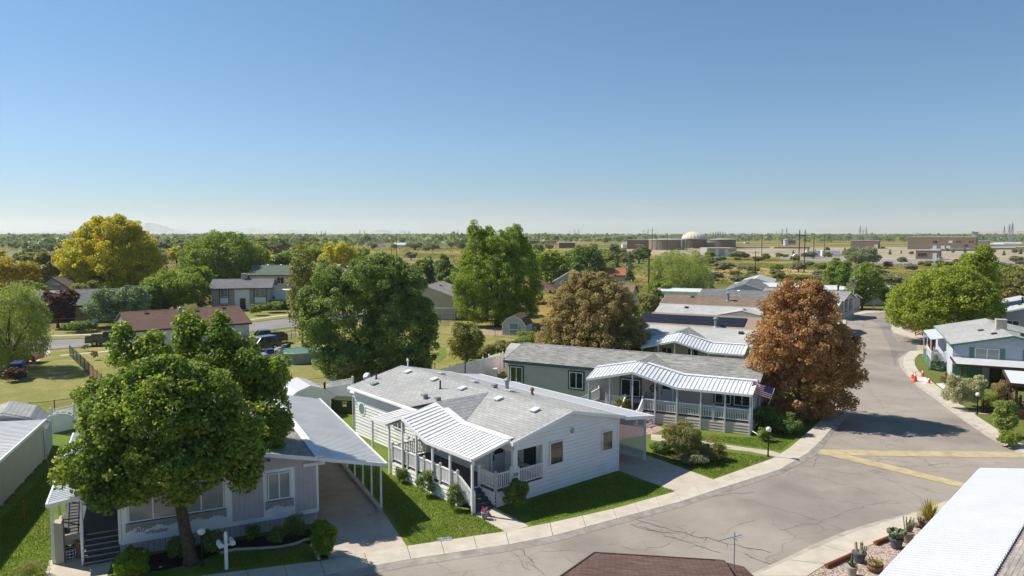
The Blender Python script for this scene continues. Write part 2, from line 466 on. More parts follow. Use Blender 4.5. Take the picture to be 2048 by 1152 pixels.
NEAST = [((1920, 672), (1920, 679)), ((1867, 673), (1867, 678)), ((1845, 671), (1840, 677)), ((1822, 666), (1812, 671)), ((1806, 660), (1790, 664)),
         ((1800, 652), (1784, 656)), ((1806, 644), (1788, 646)), ((1850, 632), (1840, 632))]
SOUTH = [((1475, 1240), (1380, 1240)), ((1614, 1152), (1505, 1152)), ((1652, 1128), (1580, 1120)), ((1700, 1106), (1647, 1090)), ((1751, 1086), (1709, 1064)),
         ((1800, 1062), (1775, 1043)), ((1836, 1045), (1836, 1024)), ((1905, 1020), (1905, 998)), ((1990, 1000), (1990, 975))]

def pl(pts, z): return [g(x, y, z) for x, y in pts]

def resample(pairs, step, z):
    A, B = pl([p[0] for p in pairs], z), pl([p[1] for p in pairs], z)
    out = []
    for i in range(len(A) - 1):
        L = max(((A[i + 1] - A[i]).length + (B[i + 1] - B[i]).length) / 2, .01)
        k = max(1, round(L / step))
        for j in range(k):
            t = j / k
            out.append((A[i].lerp(A[i + 1], t), B[i].lerp(B[i + 1], t)))
    out.append((A[-1], B[-1]))
    return out

def walk(name, pairs, label, gut=.45):
    st = resample(pairs, 1.55, .11)
    mb, gb = MB(), MB()
    for (a0, b0), (a1, b1) in zip(st[:-1], st[1:]):
        e = .008
        p = [a0.lerp(a1, e), b0.lerp(b1, e), b1.lerp(b0, e), a1.lerp(a0, e)]
        mb.prism([(q.x, q.y) for q in p], -.04, .12)
        d0, d1 = (b0 - a0).normalized() * gut, (b1 - a1).normalized() * gut
        gb.quad(Vector((b0.x, b0.y, .112)), Vector((b0.x + d0.x, b0.y + d0.y, .008)), Vector((b1.x + d1.x, b1.y + d1.y, .008)), Vector((b1.x, b1.y, .112)))
    struct(name, mb, M['concrete'], label)
    struct('gutter', gb, M['gutter'])

walk('sidewalk', WEST, 'pale concrete sidewalk curving past the white house')
walk('sidewalk', EAST, 'pale concrete sidewalk beside the orange cones')
walk('sidewalk', NEAST, 'pale concrete sidewalk around the corner under the bright green tree')
walk('sidewalk', SOUTH, 'pale concrete sidewalk beside the gravel bed')

def sheet(name, px, z, m, label=None, zt=None):
    b = MB(); P = pl(px, z)
    b.prism([(p.x, p.y) for p in P], -.06, z)
    return struct(name, b, m, label)

# asphalt of the whole loop road and the side street
sheet('road', [p[1] for p in WEST] + [(1800, 618), (1900, 640), (2300, 650), (2300, 1240), (1300, 1500), (-40, 1500)], 0.0, M['asphalt'], 'cracked pinkish grey asphalt road')
b = MB()
for poly, z in (([(1806, 640), (1788, 652), (1783, 668), (1800, 690), (1790, 735), (1778, 690), (1766, 668), (1760, 650), (1740, 640)], .004),
                ([(1812, 673), (1842, 679), (1880, 680), (1880, 699), (1850, 699), (1822, 700), (1800, 706), (1793, 690)], .008)):
    P = pl(poly, z); b.quad(*[(p.x, p.y, z) for p in P])
struct('road_patch', b, M['patch'], 'smoother asphalt patch on the road')
for zq, px in zip((.012, .017), ([(1604, 897), (1640, 898.5), (1760, 901), (2110, 904), (2110, 916), (1760, 912), (1640, 909)],
           [(1640, 907), (1668, 903), (1930, 966), (1924, 975)])):
    b = MB(); P = pl(px, zq); b.quad(*[(p.x, p.y, zq) for p in P])
    struct('road_marking', b, M['yellow_paint'], 'faded yellow painted strip across the road')
b = MB(); P = pl([(1832, 676), (1846, 678), (1868, 699), (1834, 702)], .012); b.quad(*[(p.x, p.y, .012) for p in P])
struct('road_marking', b, mat('faded_yellow_concrete', (.40, .35, .25), .9, .15, 1), 'faded concrete strip across the side street')

# long open cracks and tar lines in the asphalt
crk = MB(); rnd = random.Random(3)
def crack(px, w=.05, jit=.22, br=.35):
    P = [g(x, y, .011) for x, y in px]; path = [P[0]]
    for a, c in zip(P[:-1], P[1:]):
        k = max(2, int((c - a).length / .35))
        for i in range(1, k + 1):
            q = a.lerp(c, i / k)
            path.append(q + Vector((rnd.uniform(-jit, jit), rnd.uniform(-jit, jit), 0)) * (0 if i == k else 1))
    for a, c in zip(path[:-1], path[1:]):
        d = (c - a); s = Vector((-d.y, d.x, 0)).normalized() * w * rnd.uniform(.25, .6)
        zz = Vector((0, 0, (len(crk.v) % 400) * 1e-5)); crk.quad(a - s + zz, a + s + zz, c + s + zz, c - s + zz)
        if rnd.random() < br:
            e = a + Vector((rnd.uniform(-.8, .8), rnd.uniform(-.8, .8), 0)); s2 = Vector((-(e - a).y, (e - a).x, 0)).normalized() * w * .25
            crk.quad(a - s2 + (zz + Vector((0, 0, .005))), a + s2 + (zz + Vector((0, 0, .005))), e + (zz + Vector((0, 0, .005))))
for px, w, br in (([(1275, 1040), (1330, 1055), (1380, 1070), (1430, 1080), (1490, 1095), (1540, 1105)], .09, .9), ([(1262, 1048), (1310, 1062), (1360, 1068)], .07, .8),
                  ([(1280, 1052), (1350, 1075), (1440, 1105)], .06, .6), ([(1480, 997), (1530, 1012), (1590, 1025), (1650, 1048), (1690, 1062)], .035, .1),
                  ([(1440, 1068), (1470, 1052), (1510, 1040)], .03, .2), ([(1640, 938), (1720, 950), (1800, 965), (1890, 988)], .04, .2),
                  ([(1600, 945), (1690, 970), (1760, 990)], .03, .3), ([(1660, 925), (1780, 930), (1880, 935), (1960, 930)], .035, .5),
                  ([(1720, 915), (1800, 922), (1850, 932), (1900, 925)], .045, .9), ([(1810, 908), (1850, 918), (1870, 935)], .05, .9),
                  ([(1240, 1092), (1290, 1100), (1340, 1085)], .03, .3), ([(1030, 1085), (1050, 1110), (1090, 1152)], .06, .5), ([(1020, 1100), (1060, 1140)], .04, .5),
                  ([(1490, 1108), (1530, 1125), (1560, 1135)], .09, 1.0), ([(1690, 835), (1760, 825), (1840, 822), (1900, 818)], .035, .1),
                  ([(1730, 640), (1712, 700), (1740, 780), (1780, 830)], .035, .05), ([(1700, 770), (1780, 765), (1820, 768)], .03, .1),
                  ([(1600, 985), (1660, 1000), (1740, 1010), (1800, 1005)], .025, .3), ([(1560, 1060), (1640, 1045), (1700, 1020), (1780, 1000)], .03, .3)):
    crack(px, w * .42, .16, br)
for i in range(30):
    x, y = rnd.uniform(1080, 1980), rnd.uniform(840, 1140)
    if y > 1170 - (x - 1200) * .45 - 20 or y < 1120 - (x - 1000) * .42 + 20: continue
    a = rnd.uniform(0, 6.28); q = [(x, y)]
    for k in range(rnd.randint(1, 3)): a += rnd.uniform(-.7, .7); q.append((q[-1][0] + 45 * math.cos(a), q[-1][1] + 16 * math.sin(a)))
    crack(q, rnd.uniform(.012, .028), .15, .3)
struct('road_cracks', crk, mat('dark_crack_filler', (.10, .085, .072), 1, .3, 3), 'dark branching cracks in the asphalt')
# west block: lawns of the mobile homes
WLAWN = [p[0] for p in WEST] + [(1290, 596), (1240, 650), (1070, 690), (1005, 700), (870, 742), (700, 786), (560, 797), (110, 826), (-60, 832)]
sheet('lawn', WLAWN, .10, M['lawn'], 'green watered lawn around the mobile homes')
ELAWN = [p[0] for p in EAST] + [(2400, 960), (2400, 700)]
sheet('lawn', ELAWN, .10, M['east_lawn'], 'green lawn beside the cones and the globe lamp')
NELAWN = [p[0] for p in NEAST] + [(2000, 600), (2400, 620), (2400, 676)]
sheet('lawn', NELAWN, .10, M['red_gravel'], 'reddish gravel bed under the bright green tree')
SYARD = [p[0] for p in SOUTH] + [(2400, 1000), (2400, 1400), (1475, 1400)]
sheet('gravel_bed', SYARD, .10, M['gravel'], 'pink gravel bed with potted cactus')
# backyards of the neighbourhood beyond
sheet('backyard', [(-200, 860), (-200, 722), (60, 716), (76, 702), (215, 693), (330, 684), (490, 668), (600, 656), (700, 640), (830, 632), (1010, 650), (1080, 668), (1240, 640), (1240, 700), (1000, 730), (700, 830)], -.02, M['yard'], 'dry yellow green backyard grass')
sheet('street', [(-260, 722), (60, 714), (78, 700), (181, 692), (330, 683), (496, 664), (574, 655), (660, 645), (760, 636), (760, 622), (650, 628), (553, 639), (486, 647), (320, 664), (215, 675), (94, 680), (-260, 694)], -.015, M['street'], 'grey residential street behind the trees')
sheet('verge', [(-260, 693), (94, 679), (215, 674), (320, 663), (486, 646), (553, 638), (650, 627), (760, 621), (760, 606), (640, 612), (520, 622), (380, 636), (215, 650), (80, 660), (-260, 672)], .0, M['yard'], 'grass verge along the far side of the street')
sheet('sidewalk', [(-260, 683.5), (94, 673), (215, 668.5), (330, 658), (500, 640.5), (553, 633), (650, 622.5), (650, 621), (553, 631), (500, 638.5), (330, 656), (215, 666.5), (94, 671), (-260, 681.5)], .02, M['concrete'], 'thin pale sidewalk along the far street')
sheet('sidewalk', [(120, 712), (230, 702), (500, 676), (640, 660), (640, 658.6), (500, 674.6), (230, 700), (120, 710)], .0, M['concrete'], 'thin pale sidewalk on the near side of the street')
sheet('driveway', [(50, 728), (70, 712), (98, 700), (104, 703), (80, 720), (66, 732)], .0, M['concrete'], 'pale driveway beside the blue bin')
sheet('bare_patch', [(95, 742), (120, 744), (138, 742), (130, 747), (105, 748)], .0, M['dirt'])
sheet('bare_patch', [(900, 660), (960, 650), (1010, 655), (1050, 668), (1000, 672), (930, 668)], .004, M['dirt'], 'bare dirt around the red roofed shed')
sheet('mulch_bed', [(720, 768), (745, 753), (800, 750), (790, 762), (750, 772)], .0, M['rust_dirt'], 'rust coloured mulch bed behind the white house')
sheet('green_patch', [(868, 722), (880, 695), (892, 694), (893, 712), (880, 724)], .0, M['lawn'])
# treatment plant yard
sheet('plant_yard', [(1180, 508), (1260, 498), (1500, 495), (2200, 492), (2200, 522), (1700, 519), (1560, 515), (1400, 512)], .0, M['plant_dirt'], 'bare dirt yard of the treatment plant')
sheet('plant_road', [(1560, 513), (1740, 518), (1900, 518), (2200, 520), (2200, 536), (1960, 530), (1745, 527), (1560, 518)], .03, M['plant_road'], 'grey paved yard in front of the treatment plant')
sheet('dry_strip', [(1420, 541), (1480, 534), (1600, 538), (1660, 545), (1640, 551), (1560, 549), (1450, 552)], .0, mat('golden_dry_grass', (.42, .29, .12), 1, .25, .3), 'strip of golden dry grass')
sheet('field', [(-300, 516), (200, 512), (240, 508), (120, 500), (-300, 500)], .0, mat('pale_green_pasture', (.17, .18, .06), 1, .25, .02), 'pale green pasture at the left')
sheet('field', [(660, 522), (830, 516), (910, 519), (880, 540), (820, 562), (700, 548)], .0, mat('straw_pasture', (.24, .2, .085), 1, .3, .05), 'straw coloured pasture behind the dark tree')

# ------------------------------------------------------------------ house tools
def lap_rows(mb, a, bq, n, z0, z1, lim=None, step=.2, out=.055):
    "overlapping clapboards on the wall from a to bq (plan points), outward normal n; lim(z) gives the span as fractions"
    a, bq, n = Vector((a[0], a[1], 0)), Vector((bq[0], bq[1], 0)), Vector((n[0], n[1], 0))
    k = max(1, round((z1 - z0) / step)); h = (z1 - z0) / k
    for i in range(k):
        za, zb = z0 + i * h, z0 + (i + 1) * h
        la, lb = (lim(za), lim(zb)) if lim else ((0, 1), (0, 1))
        if la[1] - la[0] < .01: continue
        p = lambda t, z, o: a.lerp(bq, t) + n * o + Vector((0, 0, z)); zc = za + .2 * h
        lc = lim(zc) if lim else (0, 1)
        if lc[1] - lc[0] < .01: continue
        mb.quad(p(lc[0], zc, out), p(lc[1], zc, out), p(lb[1], zb, out * .45), p(lb[0], zb, out * .45))
        mb.quad(p(lc[0], zc, 0), p(lc[1], zc, 0), p(lc[1], zc, out), p(lc[0], zc, out))
        mb.quad(p(la[0], za, .001), p(la[1], za, .001), p(lc[1], zc, .001), p(lc[0], zc, .001))
        mb.quad(p(lb[0], zb, 0), p(lb[0], zb, out * .45), p(lb[1], zb, out * .45), p(lb[1], zb, 0))

def board_cols(mb, a, bq, n, z0, z1, step=.22, gap=.016, depth=.014, top=None):
    "vertical grooved boards"
    a, bq, n = Vector((a[0], a[1], 0)), Vector((bq[0], bq[1], 0)), Vector((n[0], n[1], 0))
    L = (bq - a).length; k = max(1, round(L / step)); u = (bq - a) / k
    for i in range(k):
        p0, p1 = a + u * i, a + u * (i + 1) - u.normalized() * gap
        t0 = top(i / k) if top else z1; t1 = top((i + 1) / k) if top else z1
        f = [p0 + Vector((0, 0, z0)), p1 + Vector((0, 0, z0)), p1 + Vector((0, 0, t1)), p0 + Vector((0, 0, t0))]
        F = [q + n * depth for q in f]
        mb.quad(*F); mb.quad(f[0], F[0], F[3], f[3]); mb.quad(F[1], f[1], f[2], F[2])

SIDES = {'front': (lambda l, w: ((0, 0), (l, 0)), (0, -1)), 'right': (lambda l, w: ((l, 0), (l, w)), (1, 0)),
         'back': (lambda l, w: ((l, w), (0, w)), (0, 1)), 'left': (lambda l, w: ((0, w), (0, 0)), (-1, 0))}

def gable_lim(e, r):
    return lambda z: (0, 1) if z <= e else (min(.5, (z - e) / (r - e) / 2), max(.5, 1 - (z - e) / (r - e) / 2))

def roof_mb(l, w, e, r, ov, ovx, th=.12):
    "gable roof shell with the ridge along x"
    k = (r - e) / (w / 2); mb = MB(); yl, yr, ze = -ov, w + ov, e - ov * k
    T = [(yl, ze), (w / 2, r), (yr, ze)]
    x0, x1 = -ovx, l + ovx
    for (ya, za), (yb, zb) in zip(T[:-1], T[1:]):
        mb.add([(x0, ya, za + th), (x1, ya, za + th), (x1, yb, zb + th), (x0, yb, zb + th), (x0, ya, za), (x1, ya, za), (x1, yb, zb), (x0, yb, zb)],
               [(0, 1, 2, 3), (7, 6, 5, 4), (0, 3, 7, 4), (1, 5, 6, 2)])
    mb.quad((x0, yl, ze), (x1, yl, ze), (x1, yl, ze + th), (x0, yl, ze + th))
    mb.quad((x1, yr, ze), (x0, yr, ze), (x0, yr, ze + th), (x1, yr, ze + th))
    return mb

def window(h, side, s, z, ww, hh, fm, pm, mull=1, l=0, w=0, fr=.06, outer=None, name='window', bars=0):
    "window s metres along a wall (left edge); frame is the part, pane its sub-part; outer adds a contrasting surround"
    (p0, p1), n = SIDES[side][0](l, w), SIDES[side][1]
    n = Vector((n[0], n[1], 0)); a = Vector((p0[0], p0[1], 0)); u = (Vector((p1[0], p1[1], 0)) - a).normalized()
    o = a + u * s + Vector((0, 0, z)) + n * .058; Z = Vector((0, 0, 1)); mb = MB()
    def ring(o, ww, hh, t, d):
        mb.obox(o, u * ww, n * d, Z * t); mb.obox(o + Z * (hh - t), u * ww, n * d, Z * t)
        mb.obox(o + Z * t, u * t, n * d, Z * (hh - 2 * t)); mb.obox(o + Z * t + u * (ww - t), u * t, n * d, Z * (hh - 2 * t))
    ring(o, ww, hh, fr, .06)
    for i in range(1, mull + 1):
        mb.obox(o + u * (ww * i / (mull + 1) - .03) + Z * fr, u * .06, n * .05, Z * (hh - 2 * fr))
    for i in range(1, bars + 1):
        mb.obox(o + Z * (hh * i / (bars + 1) - .015) + u * fr, u * (ww - 2 * fr), n * .045, Z * .03)
    mats = [fm]
    if outer:
        mb.mi = 1; ring(o - u * outer[1] - Z * outer[1], ww + 2 * outer[1], hh + 2 * outer[1], outer[1], .045); mats.append(outer[0])
    f = mb.obj(name, mats, h)
    p = MB(); q = o + n * .012
    p.obox(q + u * fr + Z * fr - n * .01, u * (ww - 2 * fr), n * .02, Z * (hh - 2 * fr)).obj('pane', pm, f)
    return f

def door(h, side, s, z, l, w, m, lite=None, ww=.9, hh=2.03, trim=None):
    (p0, p1), n = SIDES[side][0](l, w), SIDES[side][1]
    n = Vector((n[0], n[1], 0)); a = Vector((p0[0], p0[1], 0)); u = (Vector((p1[0], p1[1], 0)) - a).normalized(); Z = Vector((0, 0, 1))
    o = a + u * s + Z * z + n * .055
    mb = MB(); mb.obox(o, u * ww, n * .05, Z * hh)
    mats = [m]
    if trim:
        mb.mi = 1; mats.append(trim)
        for q, du, dz in ((o - u * .1, u * .1, Z * (hh + .1)), (o + u * ww, u * .1, Z * (hh + .1)), (o + Z * hh, u * ww, Z * .1)):
            mb.obox(q, du, n * .07, dz)
    d = mb.obj('door', mats, h)
    k = MB(); k.obox(o + u * .06 + Z * .95 + n * .05, u * .05, n * .07, Z * .16); k.obox(o + u * .06 + Z * 1.16 + n * .05, u * .05, n * .05, Z * .06); k.obj('handle', M['black'], d)
    if lite:
        q = MB(); q.obox(o + u * .14 + Z * lite[0] + n * .05, u * (ww - .28), n * .012, Z * (lite[1] - lite[0])); q.obj('door_glass', M['glass'], d)
    return d

def house(name, label, o, rz, l, w, e, r, wall, trim, roof, lap=('front', 'right'), kind='lap', ov=.3, ovx=.3, cat='house', step=.2, skirt=None, group=None, base=0, fascia=None, corner=None):
    h = thing(name, label, cat, o, rz, group)
    mb = MB(); th = .004
    # plain core just behind the cladding
    mb.box(0, l, 0, w, base, e)
    for x in (0, l): mb.quad((x, 0, e), (x, w, e), (x, w / 2, r - .01))
    for sd in lap:
        (p0, p1), n = SIDES[sd][0](l, w), SIDES[sd][1]
        g_ = sd in ('left', 'right')
        q0, q1 = [(p[0] + n[0] * th, p[1] + n[1] * th) for p in (p0, p1)]
        if kind == 'lap': lap_rows(mb, q0, q1, n, base, r - .02 if g_ else e, gable_lim(e, r) if g_ else None, step)
        elif kind == 'board': board_cols(mb, q0, q1, n, base, e, top=(lambda t: e + (r - e) * (1 - abs(2 * t - 1)) - .02) if g_ else None)
    mb.obj('wall', wall, h)
    rf = roof_mb(l, w, e, r, ov, ovx).obj('roof', roof, h)
    # fascia boards along eaves and rakes
    k = (r - e) / (w / 2); f = MB(); ze = e - ov * k
    f.box(-ovx - .02, l + ovx + .02, -ov - .03, -ov, ze - .07, ze + .135); f.box(-ovx - .02, l + ovx + .02, w + ov, w + ov + .03, ze - .07, ze + .135)
    for x0, x1 in ((-ovx - .03, -ovx), (l + ovx, l + ovx + .03)):
        for y0, y1, z0, z1 in ((-ov, w / 2, ze, r), (w / 2, w + ov, r, ze)):
            f.add([(x0, y0, z0 - .06), (x1, y0, z0 - .06), (x1, y1, z1 - .06), (x0, y1, z1 - .06), (x0, y0, z0 + .13), (x1, y0, z0 + .13), (x1, y1, z1 + .13), (x0, y1, z1 + .13)],
                  [(3, 2, 1, 0), (4, 5, 6, 7), (0, 1, 5, 4), (1, 2, 6, 5), (2, 3, 7, 6), (3, 0, 4, 7)])
    f.obj('fascia', fascia or trim, h)
    if corner:
        for x, y in ((0, 0), (l, 0), (l, w), (0, w)): c = MB(); c.box(x - .05 if x == 0 else x - .07, x + .07 if x == 0 else x + .035, y - .035 if y == 0 else y - .07, y + .07 if y == 0 else y + .035, base, e - .06); c.obj('corner_trim', corner, h)
    cap = MB(); cap.extr([(0, w / 2 - .16, r + .125 - .16 * k + .012), (0, w / 2, r + .125 + .012), (0, w / 2 + .16, r + .125 - .16 * k + .012)], (-ovx, 0, 0), (l + ovx, 0, 0)); cap.obj('ridge_cap', roof, rf)
    h['dims'] = [l, w, e, r]
    return h, rf

def roof_z(y, w, e, r): return e + (r - e) * (1 - abs(y - w / 2) / (w / 2)) + .12

def turtle_vent(rf, x, y, w, e, r, m=None):
    z = roof_z(y, w, e, r); s = (r - e) / (w / 2) * (1 if y < w / 2 else -1); mb = MB()
    a = Vector((0, 1, s)).normalized(); nn = Vector((0, -s, 1)).normalized(); c = Vector((x, y, z))
    mb.obox(c - Vector((.19, 0, 0)) - a * .19, (.38, 0, 0), a * .38, nn * .07)
    mb.obox(c - Vector((.23, 0, 0)) - a * .25 + nn * .075, (.46, 0, 0), a * .5, nn * .05)
    mb.obj('roof_vent', m or M['metal_white'], rf)

def pipe_vent(rf, x, y, w, e, r, hgt=.5, rad=.055, m=None, cap=False):
    z = roof_z(y, w, e, r); mb = MB(); mb.tube([(x, y, z - .08), (x, y, z + hgt)], rad, 10)
    mb.lathe([(rad * 2.2, -.06), (rad * 1.1, .1)], (x, y, z), 10)
    if cap: mb.lathe([(rad * 1.0, hgt - .02), (rad * 1.9, hgt), (rad * 1.9, hgt + .08), (rad * .6, hgt + .2)], (x, y, z), 12)
    mb.obj('roof_pipe', m or M['dark'], rf)

def goose_vent(rf, x, y, w, e, r):
    z = roof_z(y, w, e, r); mb = MB(); mb.box(x - .12, x + .12, y - .1, y + .1, z - .06, z + .12); mb.box(x - .14, x + .14, y - .24, y + .1, z + .12, z + .26)
    mb.obj('roof_vent', M['grey_metal'], rf)

def ribbed(mb, a0, a1, b0, b1, pitch=.3, rh=.045, th=.03):
    "ribbed metal panel; ribs run from edge a (a0..a1) to edge b (b0..b1)"
    a0, a1, b0, b1 = map(Vector, (a0, a1, b0, b1))
    n = (a1 - a0).cross(b0 - a0).normalized()
    if n.z < 0: n = -n
    L = max((a1 - a0).length, (b1 - b0).length); k = max(1, round(L / pitch))
    pr = []
    for i in range(k):
        for t, hgt in ((0, 0), (.62, 0), (.70, rh), (.90, rh), (.98, 0)): pr.append(((i + t) / k, hgt))
    pr.append((1, 0))
    A = [a0.lerp(a1, t) + n * hh for t, hh in pr]; B = [b0.lerp(b1, t) + n * hh for t, hh in pr]
    mb.add(A + B, [(i, i + 1, len(A) + i + 1, len(A) + i) for i in range(len(A) - 1)])
    mb.quad(a0 - n * th, b0 - n * th, b1 - n * th, a1 - n * th)
    mb.quad(a0 - n * th, a1 - n * th, a1, a0); mb.quad(b0 - n * th, b0, b1, b1 - n * th)
    mb.quad(a0 - n * th, a0, b0, b0 - n * th); mb.quad(a1 - n * th, b1 - n * th, b1, a1)
    return mb

def railing(parent, a, bq, m, hgt=.85, sp=.115, post=True, name='railing', flat=.045):
    "balustrade between two deck points; may slope"
    a, bq = Vector(a), Vector(bq); d = bq - a; Lh = math.hypot(d.x, d.y); mb = MB(); Z = Vector((0, 0, 1))
    mb.bar(a + Z * hgt, bq + Z * hgt, .09, .06); mb.bar(a + Z * .12, bq + Z * .12, .06, .05)
    k = max(1, int(Lh / sp))
    for i in range(1, k):
        p = a.lerp(bq, i / k); mb.bar(p + Z * .12, p + Z * (hgt - .02), flat, flat, (d.x, d.y, 0.01))
    if post:
        for p in (a, bq): mb.box(p.x - .065, p.x + .065, p.y - .065, p.y + .065, p.z - .05, p.z + hgt + .13); mb.lathe([(.1, hgt + .13), (.1, hgt + .16), (.01, hgt + .22)], p, 4)
    return mb.obj(name, m, parent)

def post(parent, x, y, z0, z1, m, t=.09, name='post'):
    mb = MB(); mb.box(x - t / 2, x + t / 2, y - t / 2, y + t / 2, z0, z1); return mb.obj(name, m, parent)

def text(parent, body, loc, rot, size, m, name='lettering', shear=0, ext=.004):
    cu = bpy.data.curves.new(name, 'FONT'); cu.body = body; cu.size = size; cu.extrude = ext; cu.shear = shear; cu.align_x = 'CENTER'
    o = bpy.data.objects.new(name, cu); C.objects.link(o); o.parent = parent; o.location = loc; o.rotation_euler = rot
    me = bpy.data.meshes.new_from_object(o.evaluated_get(bpy.context.evaluated_depsgraph_get())); bpy.data.objects.remove(o)
    o = bpy.data.objects.new(name, me); C.objects.link(o); o.parent = parent; o.location = loc; o.rotation_euler = rot
    me.materials.clear(); me.materials.append(m); return o

def folded_awning(h, xs, zs, y0, y1, zb, m, trim, valley_back=None, th_pitch=.3):
    "aluminium porch roof folded along x: xs/zs is its front outline, y0 front edge, y1 wall edge, zb heights at the wall"
    mb, fl, fr = MB(), MB(), MB()
    for i in range(len(xs) - 1):
        ribbed(mb, (xs[i], y0, zs[i]), (xs[i + 1], y0, zs[i + 1]), (xs[i], y1, zb[i]), (xs[i + 1], y1, zb[i + 1]), th_pitch)
        fl.bar((xs[i], y1 + .05, zb[i] + .05), (xs[i + 1], y1 + .05, zb[i + 1] + .05), .42, .05, (0, 0, 1))
        fr.bar((xs[i], y0 - .03, zs[i] - .03), (xs[i + 1], y0 - .03, zs[i + 1] - .03), .06, .17)
    fr.bar((xs[0] - .03, y0, zs[0] - .02), (xs[0] - .03, y1, zb[0] - .02), .05, .14); fr.bar((xs[-1] + .03, y0, zs[-1] - .02), (xs[-1] + .03, y1, zb[-1] - .02), .05, .14)
    a = mb.obj('porch_roof', m, h); fl.obj('flashing', trim, a); fr.obj('gutter', trim, a)
    return a

def dormer(h, xa, xl, xr, za, w, e, r, m, ydeep_l=0):
    "cross gable lying on the front roof slope, ridge at height za over x = xa"
    k = (r - e) / (w / 2); yr = (za - e) / k; mb = MB(); o = .135
    mb.add([(xa, -.3, za + o), (xa, yr, za + o), (xr, -.3, e - .3 * k + o), (xl, -.3, e - .3 * k + o)], [(0, 2, 1), (0, 1, 3)])
    return mb.obj('cross_gable', m, h)

# ------------------------------------------------------------------ white house with number 305 (centre)
lB, wB, eB, rB = 17.22, 8.0, 3.25, 4.15
hB, rfB = house('mobile_home', 'white sided home with grey shingle roof and number 305 by its corner porch', (-10.976, 49.846, .1), R(-50), lB, wB, eB, rB,
                M['white_wall'], M['white'], M['sh_grey'], lap=('front', 'left'), ov=.3, ovx=.3, cat='mobile home')
# gable end: full wall right of the recessed corner porch
mb = MB(); rx, ry = 2.0, 2.15            # recess depth and width
lim = gable_lim(eB, rB)
lap_rows(mb, (lB + .004, 0), (lB + .004, wB), (1, 0), 2.72, rB - .02, lim, .2)
lap_rows(mb, (lB + .004, 0), (lB + .004, wB), (1, 0), 0, .86, None, .2)
lap_rows(mb, (lB + .004, ry), (lB + .004, wB), (1, 0), .86, 2.72, None, .2)
mb.obj('gable_siding', M['white_wall'], hB)
# cut the recess into the core by rebuilding the core walls
core = [o for o in hB.children if o.name.startswith('wall')][0]
me = core.data; bm = bmesh.new(); bm.from_mesh(me)
bmesh.ops.delete(bm, geom=[f for f in bm.faces if abs(f.normal.x) > .9 and f.calc_center_median().x > lB - .01 and f.calc_area() > 5] +
                 [f for f in bm.faces if abs(f.normal.y) > .9 and f.calc_center_median().y < .05 and (abs(f.calc_area() - lB * eB) < .5)] +
                 [f for f in bm.faces if f.normal.z > .9 and f.calc_area() > 20], context='FACES_ONLY')
# remove the clapboards of the deck side in front of the recess
for f in list(bm.faces):
    c = f.calc_center_median()
    if abs(c.x - lB / 2) < .2 and c.y < .05 and .86 < c.z < 2.72: bm.faces.remove(f)
bm.to_mesh(me); bm.free()
mb = MB()
lap_rows(mb, (0, -.004), (lB - rx, -.004), (0, -1), .86, 2.72, None, .2)
mb.quad((0, 0, 0), (lB - rx, 0, 0), (lB - rx, 0, eB), (0, 0, eB)); mb.quad((lB - rx, 0, 2.72), (lB, 0, 2.72), (lB, 0, eB), (lB - rx, 0, eB)); mb.quad((lB - rx, 0, 0), (lB, 0, 0), (lB, 0, .86), (lB - rx, 0, .86))
mb.quad((lB, ry, 0), (lB, wB, 0), (lB, wB, eB), (lB, ry, eB)); mb.quad((lB, 0, 2.72), (lB, ry, 2.72), (lB, ry, eB), (lB, 0, eB)); mb.quad((lB, 0, 0), (lB, ry, 0), (lB, ry, .86), (lB, 0, .86))
lap_rows(mb, (lB - rx, 0), (lB - rx, ry), (1, 0), .86, 2.72, None, .2)
lap_rows(mb, (lB - rx, ry), (lB, ry), (0, -1), .86, 2.72, None, .2)
mb.quad((lB - rx, 0, 2.72), (lB - rx, ry, 2.72), (lB, ry, 2.72), (lB, 0, 2.72))
mb.obj('recess_wall', M['white_wall'], hB)
MB().quad((lB - rx, 0, .862), (lB, 0, .862), (lB, ry, .862), (lB - rx, ry, .862)).obj('porch_floor', M['deck_grey'], hB)
MB().box(lB - .1, lB + .04, ry - .16, ry + .06, .8, 2.8).obj('pillar', M['white'], hB); MB().box(lB, lB + .075, wB - .1, wB + .03, 0, eB).obj('corner_trim', M['white'], hB)
mb = MB(); mb.box(lB - .13, lB + .06, -.06, .2, 0, 2.8)
for i in range(14):
    mb.box(lB + .06, lB + .075, .06, .09, .3 + i * .17, .36 + i * .17)
mb.obj('pillar', M['white'], hB)
text(hB, '305', (lB + .068, .075, 1.42), (R(90), 0, R(90)), .24, M['black'], 'house_number')
# entrance door stands in the wall that faces the gable side
d = MB(); d.box(lB - rx + .025, lB - rx + .07, .12, 1.0, .87, 2.68); d.mi = 1; d.box(lB - rx + .02, lB - rx + .085, .04, .12, .87, 2.70); d.box(lB - rx + .02, lB - rx + .085, 1.0, 1.08, .87, 2.70)
d = d.obj('door', [mat('pale_blue_door', (.40, .43, .48), .5, .05), M['white']], hB)
q = MB(); q.box(lB - rx + .07, lB - rx + .08, .24, .88, 2.05, 2.6); q.obj('door_glass', M['glass'], d)
q = MB(); q.box(lB - rx + .07, lB - rx + .13, .16, .22, 1.75, 2.0); q.obj('handle', M['black'], d)
f = MB(); f.box(lB - rx + .35, lB - .5, ry - .10, ry - .03, 1.25, 2.6); f.mi = 0
f = f.obj('window', M['white'], hB); MB().box(lB - rx + .42, lB - .57, ry - .115, ry - .095, 1.32, 2.53).obj('pane', M['glass'], f)
# railing of the recess
railing(hB, (lB, .28, .87), (lB, ry - .12, .87), M['white'], .82, name='railing')
